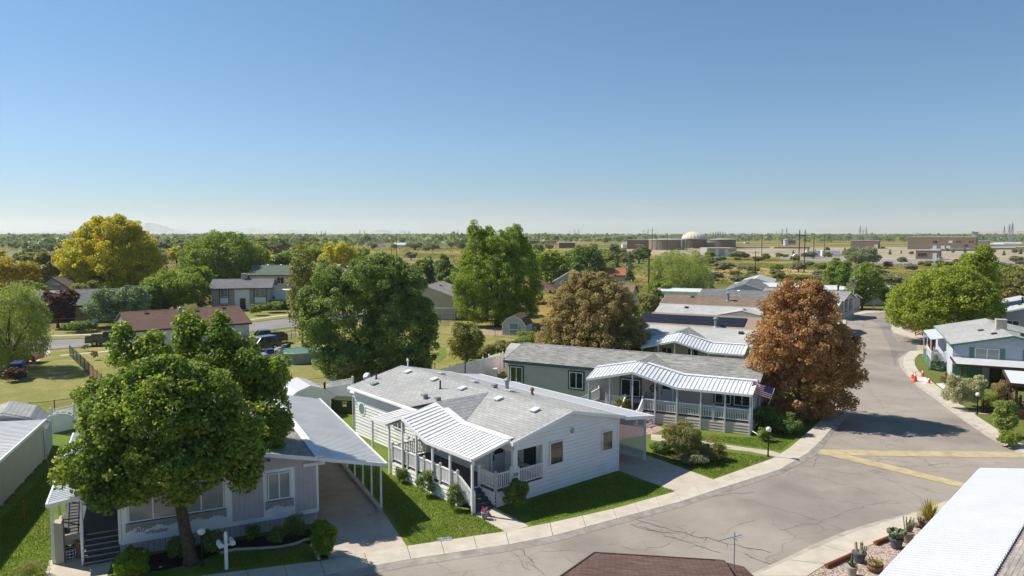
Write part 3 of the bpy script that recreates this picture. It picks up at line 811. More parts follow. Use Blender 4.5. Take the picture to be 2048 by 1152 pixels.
# windows on the gable end
for s in (2.45, 6.55):
    window(hB, 'right', s, 1.45 if s < 3 else 1.42, 1.02 if s < 3 else .92, 1.28 if s < 3 else 1.18, M['white'], M['glass_grey'], 0, lB, wB)
mb = MB(); mb.lathe([(.26, -.02), (.26, .03), (.2, .045), (.2, .02)], (0, 0, 0), 20)
gv = mb.obj('gable_vent', M['white'], hB); gv.location = (lB + .03, 4.15, 3.12); gv.rotation_euler = (0, R(90), 0)
sl = MB()
for i in range(7): sl.box(lB + .055, lB + .075, 4.15 - .17 + abs(i - 3) * .02, 4.15 + .17 - abs(i - 3) * .02, 2.95 + i * .05, 2.975 + i * .05)
sl.obj('vent_louvre', mat('grey_louvre', (.4, .4, .4), .6, .05), hB)  # louvre slats in one even mid grey
# deck side: octagon window, small window
f = MB(); f.lathe([(.52, 0), (.52, .05), (.40, .055), (.40, .03)], (0, 0, 0), 8)
f = f.obj('window', M['white'], hB); f.location = (1.15, -.02, 1.95); f.rotation_euler = (R(90), R(22.5), 0)
p = MB(); p.lathe([(.41, 0), (.41, .04)], (0, 0, 0), 8); p = p.obj('pane', mat('teal_frosted_glass', (.16, .27, .27), .15, .2, 4), f)
window(hB, 'front', 5.3, 1.55, 1.25, 1.0, M['white'], M['glass'], 1, lB, wB)
window(hB, 'front', 8.3, 1.6, .9, .9, M['white'], M['glass_grey'], 1, lB, wB)
# porch deck
dx0, dx1, dy = 9.35, 17.1, -2.51
stx = 15.75                                # deck ends here where the steps begin
mb = MB(); mb.box(dx0, stx, dy, -.03, .78, .86); mb.box(stx, dx1 + .05, -1.15, -.03, .78, .86)
fB = mb.obj('deck', M['deck_grey'], hB)
mb = MB()
lap_rows(mb, (dx0, dy), (stx, dy), (0, -1), 0, .78, None, .2); lap_rows(mb, (stx, dy), (stx, -1.15), (1, 0), 0, .78, None, .2)
lap_rows(mb, (dx1 + .05, -1.15), (dx1 + .05, -.03), (1, 0), 0, .78, None, .2); lap_rows(mb, (stx, -1.15), (dx1 + .05, -1.15), (0, -1), 0, .78, None, .2); lap_rows(mb, (dx0, -.03), (dx0, dy), (-1, 0), 0, .78, None, .2)
mb.obj('deck_skirting', M['white_wall'], hB)
# steps
mb = MB()
for i in range(5):
    z = .86 - (i + 1) * .145
    mb.box(stx + i * .27, stx + (i + 1) * .27 + .02, dy + .12, -1.2, 0 if i == 4 else z - .2, z)
mb.obj('steps', M['step_grey'], hB)
px = [dx0, 11.0, 12.65, 14.2, stx]
for a, c in zip(px[:-1], px[1:]): railing(hB, (a, dy, .86), (c, dy, .86), M['white'], .86)
railing(hB, (dx0, dy, .86), (dx0, -.1, .86), M['white'], .86)
railing(hB, (stx, dy, .86), (stx + 1.35, dy, .14), M['white'], .86)
railing(hB, (stx + .05, -1.15, .86), (dx1 + .05, -1.15, .86), M['white'], .86); railing(hB, (dx1 + .05, -1.15, .86), (dx1 + .05, -.12, .86), M['white'], .86)
# folded awning and posts
za = 3.66
xs, zs = [8.75, 10.56, 13.07, 17.2], [2.95, za, 2.82, 2.82]
folded_awning(hB, xs, zs, dy - .15, -.22, [3.3, rB - .08, 3.36, 3.36], M['metal_grey'], M['white'])
dormer(hB, 10.56, 7.6, 13.15, rB - .1, wB, eB, rB, M['sh_grey_s'])
for x, z in ((10.56, za), (12.0, 3.2), (13.6, 2.8), (15.2, 2.8), (17.1, 2.8)): post(hB, x, dy - .08, 0, z - .1, M['white'], .1)
ribm = MB(); ribbed(ribm, (7.0, dy - .1, 2.9), (9.2, dy - .1, 2.9), (7.0, -.1, 3.15), (9.2, -.1, 3.15), .3)
a = ribm.obj('side_awning', M['metal_grey'], hB); f = MB(); f.bar((7.0, dy - .12, 2.87), (9.2, dy - .12, 2.87), .06, .15); f.bar((7.0, -.25, 3.22), (8.6, -.25, 3.22), .4, .05); f.obj('gutter', M['white'], a)
for x in (7.1, 9.05): post(hB, x, dy - .05, 0, 2.85, M['white'], .1)
for x in (10.9, 11.4, 13.9, 16.9): mb = MB(); mb.box(x, x + .14, dy - .02, dy + .12, 2.45, 2.62); mb.bar((x + .07, dy, 2.6), (x + .07, dy, 2.8), .03); mb.obj('porch_light', M['white'], hB)
# carport roof on the far side with its lattice screen
mb = MB(); mb.add([(.2, wB + .25, 3.24), (lB + .32, wB + .25, 3.24), (lB + .32, wB + 2.85, 2.86), (.2, wB + 2.85, 2.86), (.2, wB + .25, 3.12), (lB + .32, wB + .25, 3.12), (lB + .32, wB + 2.85, 2.74), (.2, wB + 2.85, 2.74)],
                  [(0, 1, 2, 3), (7, 6, 5, 4), (0, 4, 5, 1), (1, 5, 6, 2), (2, 6, 7, 3), (3, 7, 4, 0)])
cp = mb.obj('carport_roof', mat('weathered_carport_roof', (.46, .47, .48), .5, .06, .8, stain=(.40, .41, .42)), hB)
f = MB(); f.bar((.1, wB + 2.9, 2.82), (lB + .35, wB + 2.9, 2.83), .07, .11); f.bar((lB + .36, wB + .2, 3.17), (lB + .36, wB + 2.92, 2.8), .08, .2); f.obj('gutter', M['white'], cp)
for i in range(6): post(hB, .6 + i * 3.27, wB + 2.75, 0, 2.76, M['white'], .1)
mb = MB(); LX0, LX1, LY = 13.75, lB - .2, wB + 2.75
for k in range(-24, 40):
    for sgn in (1, -1):
        x0 = LX0 + k * .115; pts = []
        z0, z1 = .3, 2.7
        if sgn > 0: xa, xb, za_, zb_ = x0, x0 + 2.4, z0, z1
        else: xa, xb, za_, zb_ = x0 + 2.4, x0, z0, z1
        t0, t1 = 0, 1
        lo, hi = (LX0 - xa) / (xb - xa), (LX1 - xa) / (xb - xa)
        if lo > hi: lo, hi = hi, lo
        t0, t1 = max(t0, lo), min(t1, hi)
        if t1 - t0 < .02: continue
        mb.bar((xa + (xb - xa) * t0, LY + sgn * .008, z0 + 2.4 * t0), (xa + (xb - xa) * t1, LY + sgn * .008, z0 + 2.4 * t1), .036, .014, (0, 1, 0))
for x in (LX0, LX1): mb.box(x - .03, x + .03, LY - .03, LY + .03, .1, 2.74)
mb.box(LX0, LX1, LY - .03, LY + .03, .22, .3)
mb.obj('lattice_screen', M['metal_white'], hB)
# roof furniture
for x, y in ((1.6, 3.35), (5.0, 3.3), (8.4, 3.15), (12.1, 3.1), (15.5, 3.0), (3.4, 5.0), (7.0, 5.2), (10.6, 5.3)): turtle_vent(rfB, x, y, wB, eB, rB)
turtle_vent(rfB, 1.3, .85, wB, eB, rB, M['grey_metal'])
for x, y in ((7.3, 1.1), (8.6, 1.2)): goose_vent(rfB, x, y, wB, eB, rB)
goose_vent(rfB, 9.2, 5.2, wB, eB, rB)
pipe_vent(rfB, 6.9, 2.5, wB, eB, rB, .55); pipe_vent(rfB, .4, 1.5, wB, eB, rB, .5); pipe_vent(rfB, 9.9, 5.6, wB, eB, rB, .6, .12, M['grey_metal'], True); pipe_vent(rfB, 11.2, 6.6, wB, eB, rB, .3, .08, M['terracotta'], True); pipe_vent(rfB, .4, 4.1, wB, eB, rB, .45, .05, M['white'], True)
mb = MB(); mb.tube([(-.25, -.42, 3.0), (-.25, -.42, 2.9), (-.05, -.12, 2.6), (-.05, -.12, .2)], .045, 8); mb.obj('downspout', M['white'], hB)
f = MB(); f.bar((-.3, -.36, 3.2), (8.6, -.36, 3.2), .11, .12); f.obj('gutter', M['white'], hB)

# ------------------------------------------------------------------ grey house with porch and flag
lC, wC, eC, rC = 20.0, 7.05, 3.28, 4.19
hC, rfC = house('mobile_home', 'long grey sided home with blotchy shingle roof, white porch railing and dark teal trim', (-.332, 60.384, .1), -.473, lC, wC, eC, rC,
                M['grey_siding'], M['teal'], M['sh_blotch'], lap=('front', 'right'), cat='mobile home', ov=.25)
T = (M['teal'], .1)
for s, ww, hh, z in ((.25, 1.15, 1.35, 1.5), (5.6, 1.2, 1.35, 1.5), (9.95, 1.55, 1.35, 1.35), (17.15, 1.15, 1.15, 1.5), (18.5, 1.15, 1.15, 1.5)):
    window(hC, 'front', s, z, ww, hh, M['white'], M['glass'], 1, lC, wC, .07, T)
for s in (.7, 2.2): window(hC, 'right', s, 1.35, 1.0, 1.35, M['white'], M['glass'], 1, lC, wC, .07, T)
door(hC, 'front', 13.1, .88, lC, wC, mat('pale_grey_door', (.5, .52, .54), .5, .05), (1.3, 1.85), trim=M['white'])
dx0, dx1, dy = 8.2, 20.0, -2.2
mb = MB(); mb.box(dx0, dx1, dy, -.03, .8, .88); mb.obj('deck', M['deck_grey'], hC)
gx0, gx1 = 11.0, 12.25           # front steps opening
mb = MB(); lap_rows(mb, (gx1 + .1, dy), (dx1, dy), (0, -1), 0, .8, None, .2); lap_rows(mb, (dx0, dy), (gx0, dy), (0, -1), 0, .8, None, .2); lap_rows(mb, (dx1, dy), (dx1, 0), (1, 0), 0, .8, None, .2)
mb.box(dx0 + .05, dx1 - .05, dy + .05, -.05, 0, .78)
mb.obj('deck_skirting', M['grey_siding'], hC)
pxs = [gx1 + .1, 14.3, 16.6, 18.3, dx1 - .05]
for a, c in zip((gx1 + .1, 14.95, 17.5), (14.95, 17.5, dx1 - .05)): railing(hC, (a, dy, .88), (c, dy, .88), M['white'], .88)
railing(hC, (dx0 + 1.3, dy, .88), (gx0, dy, .88), M['white'], .88)
railing(hC, (dx0, dy, .88), (dx0, -.2, .88), M['white'], .88); railing(hC, (dx1 - .05, dy, .88), (dx1 - .05, -.1, .88), M['white'], .88)
railing(hC, (gx0, dy - 1.35, .15), (gx0, dy, .88), M['white'], .88); railing(hC, (gx1 + .1, dy - 1.35, .15), (gx1 + .1, dy, .88), M['white'], .88)
railing(hC, (dx0 - 1.3, dy, .15), (dx0, dy, .88), M['white'], .88)
mb = MB()
for i in range(5): mb.box(gx0, gx1, dy - (i + 1) * .27, dy - i * .27, 0, .88 - (i + 1) * .15)
mb.obj('steps', M['deck_grey'], hC)
mb = MB()
for i in range(5): mb.box(dx0 - (i + 1) * .27, dx0 - i * .27, dy + .05, dy + 1.2, 0, .88 - (i + 1) * .15)
mb.obj('steps', M['deck_grey'], hC)
xs, zs = [8.0, 11.57, 14.89, 20.1], [2.85, 3.7, 2.85, 2.85]
folded_awning(hC, xs, zs, dy - .15, -.15, [3.42, rC - .02, 3.42, 3.42], M['metal_white'], M['white'], th_pitch=.3)
dormer(hC, 11.57, 8.2, 14.9, rC - .05, wC, eC, rC, M['sh_blotch_s'])
for x, z in ((8.1, 2.85), (9.8, 3.25), (11.57, 3.7), (13.3, 3.25), (14.9, 2.85), (16.6, 2.85), (18.3, 2.85), (20.0, 2.85)): post(hC, x, dy - .07, 0, z - .1, M['metal_white'], .1)
mb = MB(); mb.tube([(20.12, dy - .05, 2.7), (20.12, dy - .05, .35), (20.9, dy - .5, .12)], .045, 8); mb.obj('downspout', M['white'], hC)
f = MB(); f.bar((-.25, -.31, 3.2), (8.1, -.31, 3.2), .1, .12); f.obj('gutter', M['teal'], hC)
turtle_vent(rfC, 12.0, 4.4, wC, eC, rC, M['grey_metal']); pipe_vent(rfC, 4.5, 3.7, wC, eC, rC, .3)
# wreath, chair and lantern on the porch of the grey house
def in_frame(h, x, y, z):
    return h.matrix_basis @ Vector((x, y, z)) if False else Matrix.Rotation(h.rotation_euler.z, 4, 'Z') @ Vector((x, y, z)) + h.location
w = MB(); pts = [(.26 * math.cos(t * math.pi / 8), 0, .26 * math.sin(t * math.pi / 8)) for t in range(17)]
w.tube(pts, .05, 6); w.bar((-.2, 0, 0), (.2, 0, 0), .05); w.bar((0, 0, -.2), (0, 0, .2), .05)
w = tag(w.obj('wreath', mat('dark_wreath_twigs', (.05, .045, .035), .9, .3, 12)), 'dark round wreath hung on the grey wall between window and door', 'wreath')
w.location = in_frame(hC, 12.55, -.08, 2.15); w.rotation_euler = (0, 0, -.473)

def chair(label, loc, rz, m, group=None):
    t = thing('porch_chair', label, 'chair', loc, rz, group)
    mb = MB(); mb.box(-.26, .26, -.25, .25, .42, .46); mb.obj('seat', m, t)
    mb = MB(); mb.tube([(-.25, .24, .44), (-.26, .3, .75), (-.15, .34, 1.0), (.15, .34, 1.0), (.26, .3, .75), (.25, .24, .44)], .02, 6)
    for x in (-.13, 0, .13): mb.bar((x, .25, .46), (x, .33, .98), .02)
    mb.obj('backrest', m, t)
    for x in (-.23, .23):
        for y in (-.22, .22): MB().tube([(x, y, .43), (x * 1.05, y * 1.05, 0)], .018, 6).obj('leg', m, t)
        MB().tube([(x, -.22, .43), (x * 1.12, -.24, .66), (x * 1.12, .26, .68)], .018, 6).obj('armrest', m, t)
    return t
chair('black metal chair on the porch of the grey house left of its door', in_frame(hC, 12.2, -.6, .88), -.473, M['black'])
c = chair('tan chair in the recessed corner porch of the white house', in_frame(hB, 16.3, 1.2, .88), R(-50) + R(90), M['old_wood'])

mb = MB(); mb.tube([(0, 0, 0), (0, 0, .25)], .09, 8); mb.lathe([(.13, .25), (.14, .3), (.06, .95), (.12, 1.0)], (0, 0, 0), 8)
o = tag(mb.obj('garden_statue', M['pot_grey']), 'dark garden figure standing at the left end of the grey house porch', 'statue')
o.location = in_frame(hC, 7.6, -1.2, .0); 

def us_flag(name, label, wdt, hgt, wave=.08, n=26, folds=2.0, droop=.0):
    "flag lying in its local xz plane, canton at the hoist (x=0)"
    t = thing(name, label, 'flag')
    mb = MB(); nx, nz = n, 26
    P = lambda i, k: (wdt * i / nx, wave * math.sin(folds * 2 * math.pi * i / nx + k * .12) * (i / nx), -hgt * k / nz - droop * wdt * (i / nx) ** 2)
    for i in range(nx + 1):
        for k in range(nz + 1): mb.v.append(P(i, k))
    for i in range(nx):
        for k in range(nz):
            a = i * (nz + 1) + k
            mb.f.append([a, a + nz + 1, a + nz + 2, a + 1])
            mb.m.append(2 if (i < nx * .4 and k < 14) else (0 if (k // 2) % 2 == 0 else 1))
    for r_ in range(9):
        for c_ in range(6 if r_ % 2 == 0 else 5):
            i = nx * .4 * ((c_ + .5 + (.5 if r_ % 2 else 0)) / 6); k = 14 * (r_ + .5) / 9
            x, y, z = P(i, k); s = hgt * .016; mb.mi = 1
            mb.quad((x - s, y - .006, z), (x, y - .006, z - s), (x + s, y - .006, z), (x, y - .006, z + s)); mb.quad((x - s, y + .006, z), (x, y + .006, z - s), (x + s, y + .006, z), (x, y + .006, z + s))
    mb.obj('cloth', [mat('flag_red', (.45, .02, .04), .8, .05), mat('flag_white', (.75, .75, .75), .8, .03), mat('flag_blue', (.02, .03, .14), .8, .05)], t, True)
    return t
fC = us_flag('flag', 'striped red and white flag with blue star field hung from the grey house porch corner', 1.5, .85, .1)
mb = MB(); mb.tube([(0, .03, .02), (0, .03, -1.2)], .016, 6); mb.obj('flagpole', M['white'], fC)
# pole slants out from the porch corner; cloth hangs back toward the house
p0 = in_frame(hC, 20.0, dy - .1, 2.72)
fC.location = p0 + Vector((1.15, -.35, .15)); fC.rotation_euler = (R(-12), R(128), R(-14))
fC.rotation_euler = Matrix(((-.88, .20, .43), (.3, .93, .2), (-.38, .30, .88))).to_euler() if False else (0, 0, 0)
# local x (fly) runs back toward the house and slightly up, local -z (hoist) runs down and in along the pole
ex = Vector((-.93, .22, .30)).normalized(); ez = Vector((.42, -.10, .80)); ez = (ez - ex * ez.dot(ex)).normalized(); ey = ez.cross(ex)
fC.rotation_euler = Matrix((ex, ey, ez)).transposed().to_euler()
fC.location = gd(1549, 777, 50.2)

# ------------------------------------------------------------------ lavender house with carport (front left)
lA, wA, eA, rA = 14.645, 8.42, 3.2, 4.143
hA, rfA = house('mobile_home', 'lavender grey board sided home with white trim and long metal carport behind the big maple', (-23.414, 43.389, .1), R(-63.47), lA, wA, eA, rA,
                M['lav_siding'], M['white'], M['sh_greybrown'], lap=('right', 'front'), kind='board', cat='mobile home', ov=.12, ovx=.35, base=.6, corner=M['white'])
mb = MB(); board_cols(mb, (lA - .03, 0), (lA - .03, wA), (1, 0), 0, .6, .22); board_cols(mb, (0, .03), (lA, .03), (0, -1), 0, .6, .22); mb.obj('skirting', M['lav_skirt'], hA)
mb = MB(); X = lA + .02
mb.box(X, X + .03, .02, wA - .02, .56, .74)                           # belly band
for s0, s1, z0, z1 in ((.1, 4.55, .74, 1.42), (4.25, 4.55, 1.42, 2.95), (.1, .34, 1.42, 2.95), (.34, 4.25, 2.82, 2.95),
                       (5.92, 7.34, .74, 1.42), (5.92, 6.1, 1.42, 2.95), (7.16, 7.34, 1.42, 2.95), (6.1, 7.16, 2.8, 2.95)): mb.box(X, X + .025, s0, s1, z0, z1)
mb.box(X - .02, X + .09, 7.75, wA + .35, 2.88, 3.02)
mb.obj('trim_panel', M['white'], hA)
window(hA, 'right', .36, 1.5, 1.92, 1.3, M['white'], M['blind'], 1, lA, wA, .05); window(hA, 'right', 2.3, 1.5, 1.92, 1.3, M['white'], M['blind'], 1, lA, wA, .05)
window(hA, 'right', 6.12, 1.5, 1.02, 1.28, M['white'], M['blind'], 1, lA, wA, .05)
for s0, s1 in ((.25, 4.3), (6.0, 7.26)):
    mb = MB(); mb.box(X + .03, X + .17, s0, s1, 1.40, 1.46)
    mb.obj('sill', M['grey_metal'], hA)
    mb = MB(); k = int((s1 - s0) / .14)
    for i in range(k):
        a, c = s0 + (s1 - s0) * i / k, s0 + (s1 - s0) * (i + 1) / k
        d0 = .2 + .07 * math.cos(i * 1.15); mb.box(X + .13, X + .15, a, c, 1.4 - d0, 1.4)
    for s in (s0, s1 - .06): mb.box(X + .03, X + .13, s, s + .06, 1.08, 1.4)
    for i in range(int((s1 - s0) / .42)):
        cy = s0 + .25 + i * .42
        mb.tube([(X + .158, cy + .05 * math.cos(t * math.pi / 5), 1.29 + .05 * math.sin(t * math.pi / 5)) for t in range(11)], .009, 4, False)
    mb.obj('window_box', mat('worn_grey_valance', (.33, .31, .29), .8, .15, 5), hA)
mb = MB()
for i in range(10):
    t = i * math.pi / 5
    mb.tube([(X + .02, 5.25 + .05 * math.cos(t), 2.15 + .05 * math.sin(t)), (X + .03, 5.25 + .2 * math.cos(t + .2), 2.15 + .2 * math.sin(t + .2)), (X + .02, 5.25 + .33 * math.cos(t - .1), 2.15 + .33 * math.sin(t - .1))], .018, 4)
mb.tube([(X + .03, 5.25 + .12 * math.cos(t * math.pi / 6), 2.15 + .12 * math.sin(t * math.pi / 6)) for t in range(13)], .02, 5)
mb.obj('wall_ornament', M['lav_skirt'], hA)
text(hA, '303', (X + .035, .78, 1.0), (R(90), 0, R(90)), .26, M['black'], 'house_number', .35)
text(hA, '~Modlett', (X + .035, 1.4, .86), (R(90), 0, R(90)), .24, M['black'], 'name_lettering', .45)
# carport
mb = MB(); ribbed(mb, (-.8, wA + .05, 3.3), (lA + .35, wA + .05, 3.3), (-.8, wA + 3.28, 2.54), (lA + .35, wA + 3.28, 2.54), .28)
cp = mb.obj('carport_roof', M['metal_grey'], hA)
f = MB(); f.bar((-.8, wA + .02, 3.37), (lA + .35, wA + .02, 3.37), .34, .05); f.bar((-.85, wA + 3.31, 2.5), (lA + .38, wA + 3.31, 2.5), .08, .17)
f.bar((lA + .38, wA, 3.24), (lA + .38, wA + 3.33, 2.48), .07, .17); f.obj('gutter', M['white'], cp)
for i in range(8): post(hA, lA - .25 - i * 1.75, wA + 3.18, .0, 2.45, M['white'], .09)
mb = MB(); mb.bar((lA - .1, wA + 3.1, .08), (-.8, wA + 3.1, .08), .22, .18); mb.obj('curb', M['concrete'], hA)
pipe_vent(rfA, 9.5, 6.0, wA, eA, rA, .35); turtle_vent(rfA, 11.5, 7.0, wA, eA, rA, M['dark']); turtle_vent(rfA, 4.0, 5.2, wA, eA, rA, M['grey_metal'])
# side porch on the left
mb = MB(); ribbed(mb, (lA - 12.5, -.05, 3.0), (lA - .35, -.05, 3.0), (lA - 12.5, -2.6, 2.66), (lA - .35, -2.6, 2.66), .26)
aw = mb.obj('side_awning', M['metal_white'], hA)
f = MB(); f.bar((lA - 12.5, -2.63, 2.62), (lA - .3, -2.63, 2.62), .07, .16); f.bar((lA - .32, -.05, 2.95), (lA - .32, -2.63, 2.6), .05, .16); f.obj('gutter', M['white'], aw)
for i in range(5): post(hA, lA - .6 - i * 2.8, -2.5, 0, 2.6, M['white'], .09)
mb = MB(); mb.tube([(lA + .1, -1.38, 0), (lA + .1, -1.38, 1.0), (lA - .25, -1.38, 2.7)], [.05, .06, .045], 8); mb.obj('porch_post', M['white'], hA)
mb = MB()
for i in range(6):
    x = lA + .3 - i * .3; z = (i + 1) * .135
    mb.box(x - .3, x, -1.35, -.03, 0, z)
mb.box(lA - 7, lA - 1.5, -2.4, -.03, .6, .82)
mb.obj('steps', M['step_grey'], hA)
mb = MB()
for i in range(6):
    x = lA + .3 - i * .3; mb.box(x - .035, x + .004, -1.35, -.03, (i + 1) * .135 - .02, (i + 1) * .135 + .006)
mb.obj('step_nosing', M['concrete'], hA)
mb = MB(); mb.box(lA - 1.0, lA - .4, -2.42, -2.1, 0, 1.75); mb.box(lA - 1.1, lA - 1.0, -2.1, -1.42, .55, 1.0); mb.box(lA - 2.6, lA - 1.0, -2.42, -2.32, 0, 1.35)
mb.box(lA - 1.12, lA - 1.0, -1.5, -1.4, 0, 1.9); mb.obj('porch_half_wall', M['tan_wall'], hA)

def inA(x, y, z): return in_frame(hA, x, y, z)
mb = MB()
for y in (-2.0, -1.62): mb.bar((lA - 1.3, y, .95), (lA - 2.4, y, 1.95), .04)
for i in range(10):
    t = (i + .5) / 10; mb.bar((lA - 1.3 - 1.1 * t, -2.0, .95 + t), (lA - 1.3 - 1.1 * t, -1.62, .95 + t), .03)
mb.bar((lA - 1.4, -2.25, 1.55), (lA - 1.4, -1.45, 1.55), .04)
mb.bar((lA - 1.2, -2.25, .9), (lA - 1.2, -1.45, .9), .05)
o = tag(mb.obj('folding_frame', M['black']), 'black slatted metal frame leaning inside the side porch of the lavender house', 'metal frame')
o.location = hA.location; o.rotation_euler = hA.rotation_euler
t = thing('wire_planter', 'white wire basket planter on the slab beside the grey steps', 'planter', g(140, 1117), 0)
mb = MB()
for z, r_ in ((.02, .2), (.14, .25), (.28, .27), (.4, .24)): mb.tube([(r_ * math.cos(k * math.pi / 8), r_ * math.sin(k * math.pi / 8), z) for k in range(17)], .016, 5, False)
for k in range(12):
    a = k * math.pi / 6; mb.tube([(.2 * math.cos(a), .2 * math.sin(a), .02), (.26 * math.cos(a), .26 * math.sin(a), .2), (.24 * math.cos(a), .24 * math.sin(a), .4)], .012, 4)
mb.obj('basket', M['white'], t); mb = MB(); mb.lathe([(.17, .02), (.2, .25)], (0, 0, 0), 12); mb.obj('pot', M['dark'], t)
mb = MB(); rr = random.Random(2)
mb.lathe([(.22, 0), (.2, .3), (.19, .5)], (0, 0, 0), 12)
for k in range(9):
    a = k * 2 * math.pi / 9; mb.bar((.16 * math.cos(a), .16 * math.sin(a), .45), (.17 * math.cos(a), .17 * math.sin(a), .58 + rr.uniform(0, .2)), .09)
o = tag(mb.obj('wooden_planter', M['old_wood']), 'rough brown log planter standing beside the white wire basket', 'planter'); o.location = g(162, 1112)
b = MB(); P = [inA(*q) for q in ((lA - 1, -2.7, 0), (lA - 1, -.05, 0), (lA + .35, -.05, 0), (lA + .35, -.3, 0), (lA + 2.6, -.5, 0), (lA + 2.6, -2.7, 0))]
b.prism([(p.x, p.y) for p in P], .0, .115); struct('path', b, M['concrete'], 'concrete path to the grey steps')
b = MB(); P = [g(658, 1117, .115), g(814, 1093, .115), inA(lA, wA + 3.2, 0), inA(-1, wA + 3.2, 0), inA(-1, wA + .02, 0), inA(lA, wA + .02, 0)]
b.prism([(p.x, p.y) for p in P], .0, .115); struct('driveway', b, M['drive'], 'shaded concrete driveway under the metal carport')
b = MB(); P = [g(*q, .113) for q in ((455, 1135), (560, 1082), (605, 1052), (628, 1050), (642, 1050), (660, 1090), (662, 1112), (640, 1118), (618, 1088), (560, 1092), (520, 1100), (470, 1103), (400, 1128), (330, 1140), (280, 1142), (262, 1120), (320, 1102), (440, 1084), (560, 1064))]
b = MB(); P = [g(*q, .113) for q in ((250, 1118), (400, 1092), (560, 1066), (630, 1056), (662, 1090), (660, 1114), (645, 1116), (628, 1090), (600, 1083), (560, 1091), (470, 1096), (440, 1104), (400, 1122), (330, 1140), (268, 1145))]
b.prism([(p.x, p.y) for p in P], .0, .113); struct('mulch_bed', b, M['mulch'], 'dark bark mulch bed along the lavender house')
mb = MB(); mb.tube([g(x, y, .14) for x, y in ((440, 1106), (470, 1099), (520, 1097), (560, 1094), (590, 1088), (610, 1080), (620, 1078))], .07, 6); mb.tube([g(x, y, .14) for x, y in ((622, 1090), (632, 1104), (638, 1118))], .07, 6)
struct('bed_edging', mb, M['concrete'], 'curved concrete edging of the mulch bed')

# white house driveway and path
b = MB(); P = [g(1352, 983, .115), g(1427, 959, .115), g(1300, 912, .115), in_frame(hB, 8, wB + 2.6, 0), in_frame(hB, 8, wB + .05, 0), in_frame(hB, lB, wB + .05, 0)]
b.prism([(p.x, p.y) for p in P], .0, .115); struct('driveway', b, M['drive'], 'concrete driveway beside the white house')
b = MB(); P = [g(1011, 1064, .115), g(1058, 1052, .115), in_frame(hB, 17.0, -1.2, 0), in_frame(hB, 17.0, -2.5, 0)]
b.prism([(p.x, p.y) for p in P], .0, .115); struct('path', b, M['concrete'], 'short concrete path to the white house steps')
b = MB(); P = [g(*q, .115) for q in ((1302, 868), (1340, 872), (1420, 885), (1545, 902), (1565, 908), (1550, 913), (1500, 903), (1400, 892), (1302, 880))]
b.prism([(p.x, p.y) for p in P], .0, .115); struct('path', b, M['drive'], 'concrete path to the grey house')
b = MB(); P = [g(*q, .112) for q in ((1180, 880), (1240, 842), (1300, 845), (1330, 858), (1310, 866), (1240, 880))]
b.prism([(p.x, p.y) for p in P], .0, .112); struct('gravel_bed', b, M['red_gravel'], 'pink gravel bed seen through the lattice')
b = MB(); P = [g(*q, .112) for q in ((1335, 905), (1360, 892), (1420, 895), (1455, 905), (1450, 920), (1400, 926), (1350, 922))]
b.prism([(p.x, p.y) for p in P], .0, .112); struct('mulch_bed', b, M['mulch'], 'planting bed in front of the grey house')

# ------------------------------------------------------------------ long white roofed carport shed at the left edge, barn shed behind it
a, c = g(88, 926), g(0, 1022); d = (c - a).normalized(); nrm = Vector((d.y, -d.x, 0)); nrm = -nrm if nrm.x > 0 else nrm
o = thing('mobile_home', 'long cream sided home with white metal roof cut by the left edge', 'mobile home', (a.x, a.y, .1), math.atan2(d.y, d.x))
mb = MB(); L = 16.0
board_cols(mb, (0, 0), (L, 0), (0, 1), .25, 2.6, .3)
board_cols(mb, (0, -6), (0, 0), (-1, 0), .25, 2.6, .3); mb.quad((0, -.01, .25), (L, -.01, .25), (L, -.01, 2.6), (0, -.01, 2.6)); mb.quad((0.01, -6, .25), (0.01, 0, .25), (.01, 0, 2.6), (.01, -6, 2.6))
mb.obj('wall', M['cream_wall'], o)
mb = MB(); ribbed(mb, (-.2, .15, 2.62), (-.2, -7, 2.9), (L, .15, 2.62), (L, -7, 2.9), .3)
mb2 = MB(); ribbed(mb2, (-.2, -7, 2.9), (L, -7, 2.9), (-.2, .15, 2.62), (L, .15, 2.62), .3); rf = mb2.obj('roof', M['metal_grey'], o)
f = MB(); f.bar((-.2, .18, 2.6), (L, .18, 2.6), .07, .16); f.obj('gutter', M['white'], rf)
mb = MB()
for i in range(9): mb.box(i * 1.8, i * 1.8 + .2, -.25, -.1, 0, .25)
mb.obj('pier', M['concrete'], o)

